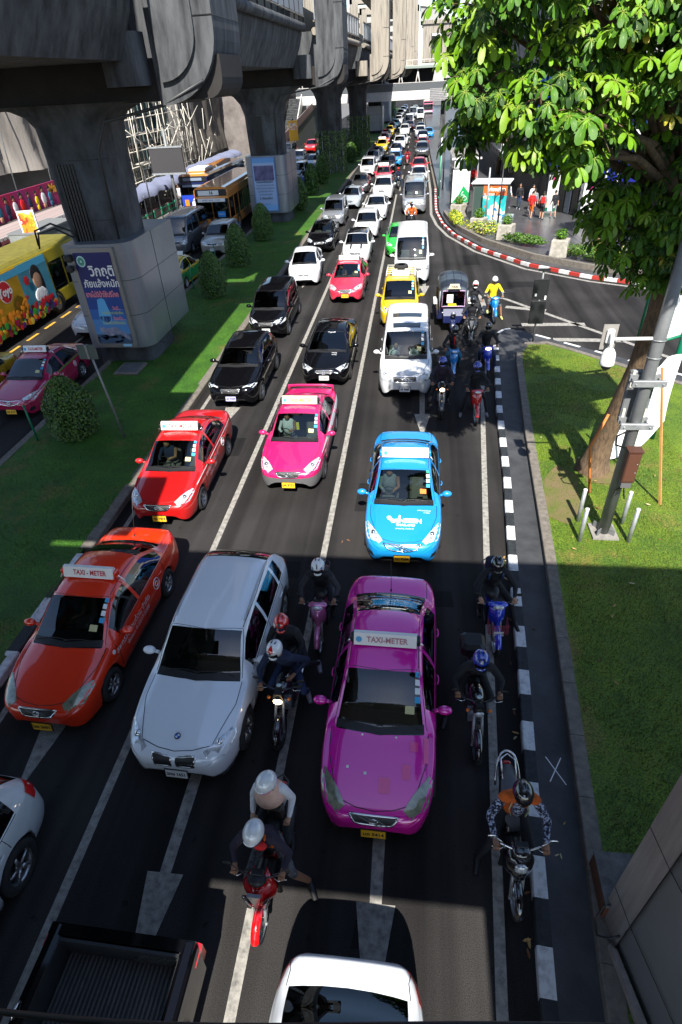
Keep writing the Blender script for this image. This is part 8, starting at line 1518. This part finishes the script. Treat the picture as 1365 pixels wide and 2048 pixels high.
# 2 black naked bike with two riders between the white crossover and the magenta taxi
b0 = (-1.95, 5.78, 0); bike('naked', BK['black'], b0, -.03, 'black naked motorcycle with its headlight on beside the white crossover', lit=True)
J = rider_joints(lean=.26, feet=('peg', 'peg'), seat=.78, sy=.34, hx=-.05, fl=((.34, -.12, .70), (.32, .16, .34), (.40, -.02, .28)))
J['grl'] = V((.12, -.10, .98)); J['wrl'] = V((.20, .02, 1.0)); J['ell'] = V((.36, .26, 1.06)); J['head'] = V(J['head'])+V((-.02, 0, 0))
p = rider(J, dict(top=CN, arm=CN, leg=CJ, shin=CJ, skin=SKIN, foot=SHOE), b0, 'rider in navy jacket and jeans, white helmet with red flash, on black motorcycle', 'full', HB['white'], -.03, extra=[(0, 1.0, 1.0, .8, HB['red']), (1.3, .1, .35, .35, mat('lime', (.3, .7, .02), .5)), (0, .5, .3, .2, BLK)], fd=(-.25, -1, -.3))
J2 = rider_joints(lean=.22, feet=('peg', 'peg'), seat=.86, sy=.78, hx=-.06, fl=((.30, .38, .78), (.42, .72, .40), (.48, .56, .36)))
for s, q in (('l', 1), ('r', -1)): J2['el'+s] = V(J2['sh'+s])+V((q*.10, -.04, -.25)); J2['wr'+s] = V(J2['el'+s])+V((q*-.04, -.20, -.10)); J2['gr'+s] = V(J2['wr'+s])+V((q*-.04, -.06, -.02))
p = rider(J2, dict(top=CB, arm=CB, leg=CB, shin=CB, skin=SKIN, foot=SHOE), b0, 'pillion in black with a red, black and white helmet tucked behind the navy rider', 'full', HB['red'], -.03, extra=[(0, .75, .5, .5, BLK), (.9, .3, .5, .6, WHT), (-.9, .2, .5, .5, BLK)])
# 3 pink scooter
b0 = (-1.62, 7.72, 0); bike('wave', BK['pink'], b0, .03, 'metallic pink scooter just left of the magenta taxi')
J = rider_joints(lean=.24, feet=('peg', 'peg'), seat=.76, sy=.36); rider(J, dict(top=CB, arm=cloth('charcoal', (.03, .03, .035)), leg=CB, shin=CB, skin=SKIN, foot=BLK), b0, 'rider in black with white and black patterned helmet on the pink scooter', 'full', HB['white'], .03, extra=[(0, .9, .25, .6, BLK), (.8, .5, .35, .2, mat('decal_blue', (.05, .15, .4), .4)), (-.8, .5, .35, .2, mat('decal_blue', (.05, .15, .4), .4)), (.5, .1, .2, .4, BLK), (-.5, .1, .2, .4, BLK)])
# 4 blue scooter with basket
b0 = (1.66, 7.95, 0); bike('wave', BK['blue'], b0, .05, 'bright blue scooter with a red wire basket by the black and white kerb', basket=mat('wire_red', (.35, .02, .05), .5), plate='1กค 48')
J = rider_joints(lean=.22, feet=('down', 'peg'), seat=.76, sy=.36, fl=((.34, .06, .64), (.46, -.06, .20), (.50, -.28, .17))); p = rider(J, dict(top=CB, arm=CB, leg=CB, shin=CB, skin=SKIN2, foot=BLK), b0, 'rider in black with blue backpack straps and black helmet on the blue basket scooter', 'full', HB['black'], .05, vis=BLK)
m = MB()
for s in (-1, 1): m.tube([V(J['neck'])+V((s*.11, .06, -.02)), V(J['neck'])+V((s*.12, -.07, -.06)), V(J['chest'])+V((s*.13, -.13, -.02))], .02, mat('strap_blue', (.03, .06, .2), .6), 6, flat=.4)
m.box(V(J['chest'])+V((0, .20, .05)), (.30, .16, .40), CN, bev=.05); m.build('backpack', p)
# 5 black naked with blue helmet rider
b0 = (1.17, 5.80, 0); bike('naked', BK['black'], b0, .02, 'black motorcycle with a round dial and top box right of the magenta taxi', box=True)
J = rider_joints(lean=.28, feet=('peg', 'down'), seat=.80, sy=.36, bar=(.32, -.26, 1.02), fr=((-.32, .05, .58), (-.44, .0, .11), (-.50, -.2, .05))); rider(J, dict(top=CB, arm=CB, leg=CB, shin=CB, skin=SKIN, foot=BLK), b0, 'rider in black with a blue and silver full face helmet right of the magenta taxi', 'full', HB['blue'], .02, extra=[(0, .8, .3, .4, STEEL), (.5, .9, .3, .4, BLK), (-.5, .9, .3, .4, BLK)])
# 6 retro scooter, orange vest
b0 = (1.52, 3.72, 0); bike('retro', BK['black'], b0, .0, 'black retro scooter with round lamp and chrome hoop, foremost at the right', chromey=True)
J = rider_joints(lean=.14, feet=('board', 'down'), seat=.78, sy=.28, fr=((-.30, -.12, .58), (-.42, -.10, .11), (-.46, -.32, .05)))
p = rider(J, dict(top=CO, arm=PAT, leg=CB, shin=CB, skin=SKIN, foot=BLK), b0, 'rider in an orange vest over a patterned long sleeved shirt on the retro scooter', 'full', HB['black'], 0., vis=mat('brown_visor', (.03, .015, .01), .1), fd=(.1, -1, -.45))
m = MB(); c = V(J['chest']); m.ell(c+V((0, -.075, -.03)), (.085, .09, .24), PAT, 12, 8); m.build('shirt_front', p); m = MB()
for s in (-1, 1): m.tube([c+V((s*.10, -.11, .12)), c+V((s*.125, -.14, -.02)), c+V((s*.09, -.15, -.14))], .018, mat('reflective', (.55, .6, .35), .4), 6, flat=.3)
m.build('reflective_strip', p)
# 7.. group behind under the tree shade
def simple(kind, col, x, y, rz, blab, plab, top, leg, hcol, feet=('peg', 'peg'), lean=.16, hk='full', **k):
    bike(kind, BK[col], (x, y+.72, 0), rz, blab, lit=k.get('lit', False)); J = rider_joints(lean=lean, feet=feet, seat=.77, sy=.32, fl=k.get('fl'), fr=k.get('fr'))
    return rider(J, dict(top=top, arm=k.get('arm', top), fore=k.get('fore', k.get('arm', top)), leg=leg, shin=k.get('shin', leg), skin=SKIN, foot=k.get('foot', BLK)), (x, y+.72, 0), plab, hk, HB[hcol], rz, extra=k.get('extra', ()))
simple('wave', 'red', 1.98, 16.1, .03, 'red scooter at the front of the shaded group of motorcycles', 'rider in black with a bright blue helmet on the red scooter', CB, CB, 'blue', ('down', 'down'), foot=SHOE)
simple('naked', 'black', .95, 16.5, .0, 'black motorcycle with its light on right of the white people carrier', 'rider in dark purple with a dark blue helmet right of the white people carrier', CP, CB, 'blue', ('peg', 'down'), lit=True)
p = simple('wave', 'lblue', 1.45, 19.3, -.02, 'light blue scooter second row of the shaded group', 'rider in open black jacket over a red shirt and light blue trousers', CB, CBL, 'black', ('peg', 'peg'))
m = MB(); m.tube([(0, .03, 1.36), (0, -.02, 1.18), (0, .02, 1.02)], .035, CR_, 8, flat=.5); m.build('red_shirt', p)
simple('wave', 'blue', 2.62, 19.6, .02, 'deep blue scooter with its light on against the kerb in the shaded group', 'rider in black jacket and jeans leaning over the deep blue scooter', CB, CJ, 'black', ('down', 'peg'), lit=True, foot=SHOE)
simple('scooter', 'black', 2.30, 22.6, -.06, 'black and silver scooter third row of the shaded group', 'rider in black stretching one arm out, black helmet, behind the light blue scooter', CB, CB, 'black', ('peg', 'down'))
simple('scooter', 'black', 2.55, 24.7, -.04, 'dark scooter hidden behind the third row of riders', 'rider with a white and red helmet peering over the black helmeted rider', CB, CB, 'white', ('peg', 'peg'), extra=[(0, .4, 1.2, .2, HB['red'])])
simple('wave', 'lblue', 3.42, 25.2, .05, 'white and blue scooter coming off the hatched island', 'rider in a bright yellow T-shirt with white helmet on the white and blue scooter', CY, cloth('shorts', (.1, .1, .11)), 'white', ('down', 'peg'), lean=.08, hk='open', fore=CG, shin=SKIN, foot=cloth('yellow_shoe', (.6, .6, .2)))
simple('wave', 'black', -1.85, 63.0, .05, 'small dark scooter between the middle lane cars far ahead', 'rider in jeans and orange helmet filtering between the far cars', CN, CJ, 'red', ('down', 'peg'))
simple('wave', 'red', -1.3, 80.5, 0, 'red scooter beside the small bright blue taxi', 'rider in dark red beside the small bright blue taxi', cloth('dkred', (.25, .02, .03)), CB, 'black')
simple('wave', 'black', -.35, 43.9, 0, 'motorcycle mostly hidden behind the white high roofed van', 'motorcycle taxi rider in an orange vest just behind the white van', CO, CB, 'black')
J = rider_joints(lean=.05, seat=.82, sy=.75); rider(J, dict(top=CW, arm=CW, leg=CB, shin=CB, skin=SKIN2, foot=BLK), (-.45, 44.7, 0), 'passenger in white sitting behind the orange vested rider', None, None) 
simple('wave', 'blue', -11.6, 66, 0, 'scooter beside the pale silver car across the median', 'rider in black on the scooter across the median beyond the second pier', CB, CB, 'black')

# ------------------------------------------------------------------ pedestrians
PD = [(8.04, 46.6, pi*.85, dict(top=CR_, arm=CR_, fore=SKIN2, leg=CO, shin=SKIN2), 'walker in a red T-shirt and orange shorts on the plaza', 0), (8.75, 46.3, pi*.9, dict(top=CG, arm=CG, fore=SKIN2, leg=CB, shin=SKIN2), 'walker with a red backpack and dark shorts on the plaza', 1), (8.35, 47.6, pi, dict(top=CG, arm=CG, fore=SKIN2, leg=CN, shin=CN), 'walker in grey with a blue bag just behind the red backpack walker', 2), (9.6, 46.6, pi*1.1, dict(top=CB, arm=CB, fore=SKIN2, leg=CG, shin=SKIN2), 'person in a black T-shirt and pale shorts carrying a white bag near the shop', 3), (6.9, 50.9, .3, dict(top=CW, arm=CW, leg=CN, shin=CN), 'person in white standing behind the orange kiosk', 0), (7.7, 50.3, -.2, dict(top=CB, arm=CB, leg=CJ, shin=CJ), 'person in black top and jeans standing behind the orange kiosk', 0), (8.5, 49.5, .4, dict(top=CW, arm=CW, leg=CG, shin=CG), 'person in a white patterned shirt beside the menu banner', 0), (4.2, 72, pi, dict(top=CW, arm=CW, leg=CB, shin=CB), 'person in a white shirt walking away beyond the shelter roof', 0), (5.0, 61, 0, dict(top=CR_, arm=CR_, leg=CB, shin=CB), 'person in red waiting under the shelter', 0),
      (-21.2, 56.4, 0, dict(top=CW, arm=CW, leg=CG, shin=CG), 'person in white standing by the post in front of the stalls', 0), (-20.9, 57.6, .5, dict(top=CW, arm=CW, leg=CJ, shin=CJ), 'person in a white shirt and jeans by the stalls near the blue bus', 0), (-22.6, 51.5, 1, dict(top=CB, arm=CB, leg=CB, shin=CB), 'person in dark clothes under the first blue tarpaulin', 0), (-25.0, 60.5, 1, dict(top=cloth('green', (.02, .45, .08)), arm=cloth('green', (.02, .45, .08)), leg=CB, shin=CB), 'worker in a green shirt at the foot of the scaffolding', 0)]
PD += [(-5.9+.0, 128.9, 0, dict(top=CW, arm=CW, leg=CT, shin=CT), 'person in white crossing the distant footbridge', 9), (-12.5, 129.3, 1.4, dict(top=CB, arm=CB, leg=CB, shin=CB), 'dark clad person on the distant footbridge behind the piers', 9)]
R2 = random.Random(8)
for k in range(9): PD.append((-19.9-R2.random()*1.2, 84+k*5.2, R2.uniform(0, 6), dict(top=[CW, CT, CPEACH][k % 3], arm=[CW, CT, CPEACH][k % 3], leg=[CJ, CB, CG][k % 3], shin=[CJ, CB, CG][k % 3]), 'distant walker in pale clothes on the left pavement below the footbridge', 7))
for x, y, rz, C, lab, fl in PD:
    J = stand_joints(.12+.05*(fl == 0), .08); C = dict(C); C.setdefault('skin', SKIN2); C.setdefault('foot', SHOE); z = 6.42 if fl == 9 else .15
    if fl == 7: z = .15
    p = person('person', J, C, lab, loc=(x, y, z), rz=rz, voxel=.024 if y > 60 else .02, group='walkers on the far left pavement' if fl == 7 else None); hairdo(p, J['head'], long=(fl in (1,)))
    if fl == 1: m = MB(); m.box((0, .22, 1.22), (.30, .18, .42), CR_, bev=.05); m.build('backpack', p)
    if fl == 2: m = MB(); m.box((0, .2, 1.1), (.26, .14, .36), CBL, bev=.05); m.build('backpack', p)
    if fl == 3: m = MB(); m.prism([(-.15, .45), (.15, .45), (.12, .82), (-.12, .82)], -.04, .04, WHT, 'Y'); o = m.build('shopping_bag'); o.location = (x-.3, y, z); tag(o, 'white shopping bag held by the person in black near the shop', 'bag')

for r in PROTO.values(): purge(r)
for o in bpy.data.objects:
    for k in ('_h', '_k'):
        if k in o: del o[k]
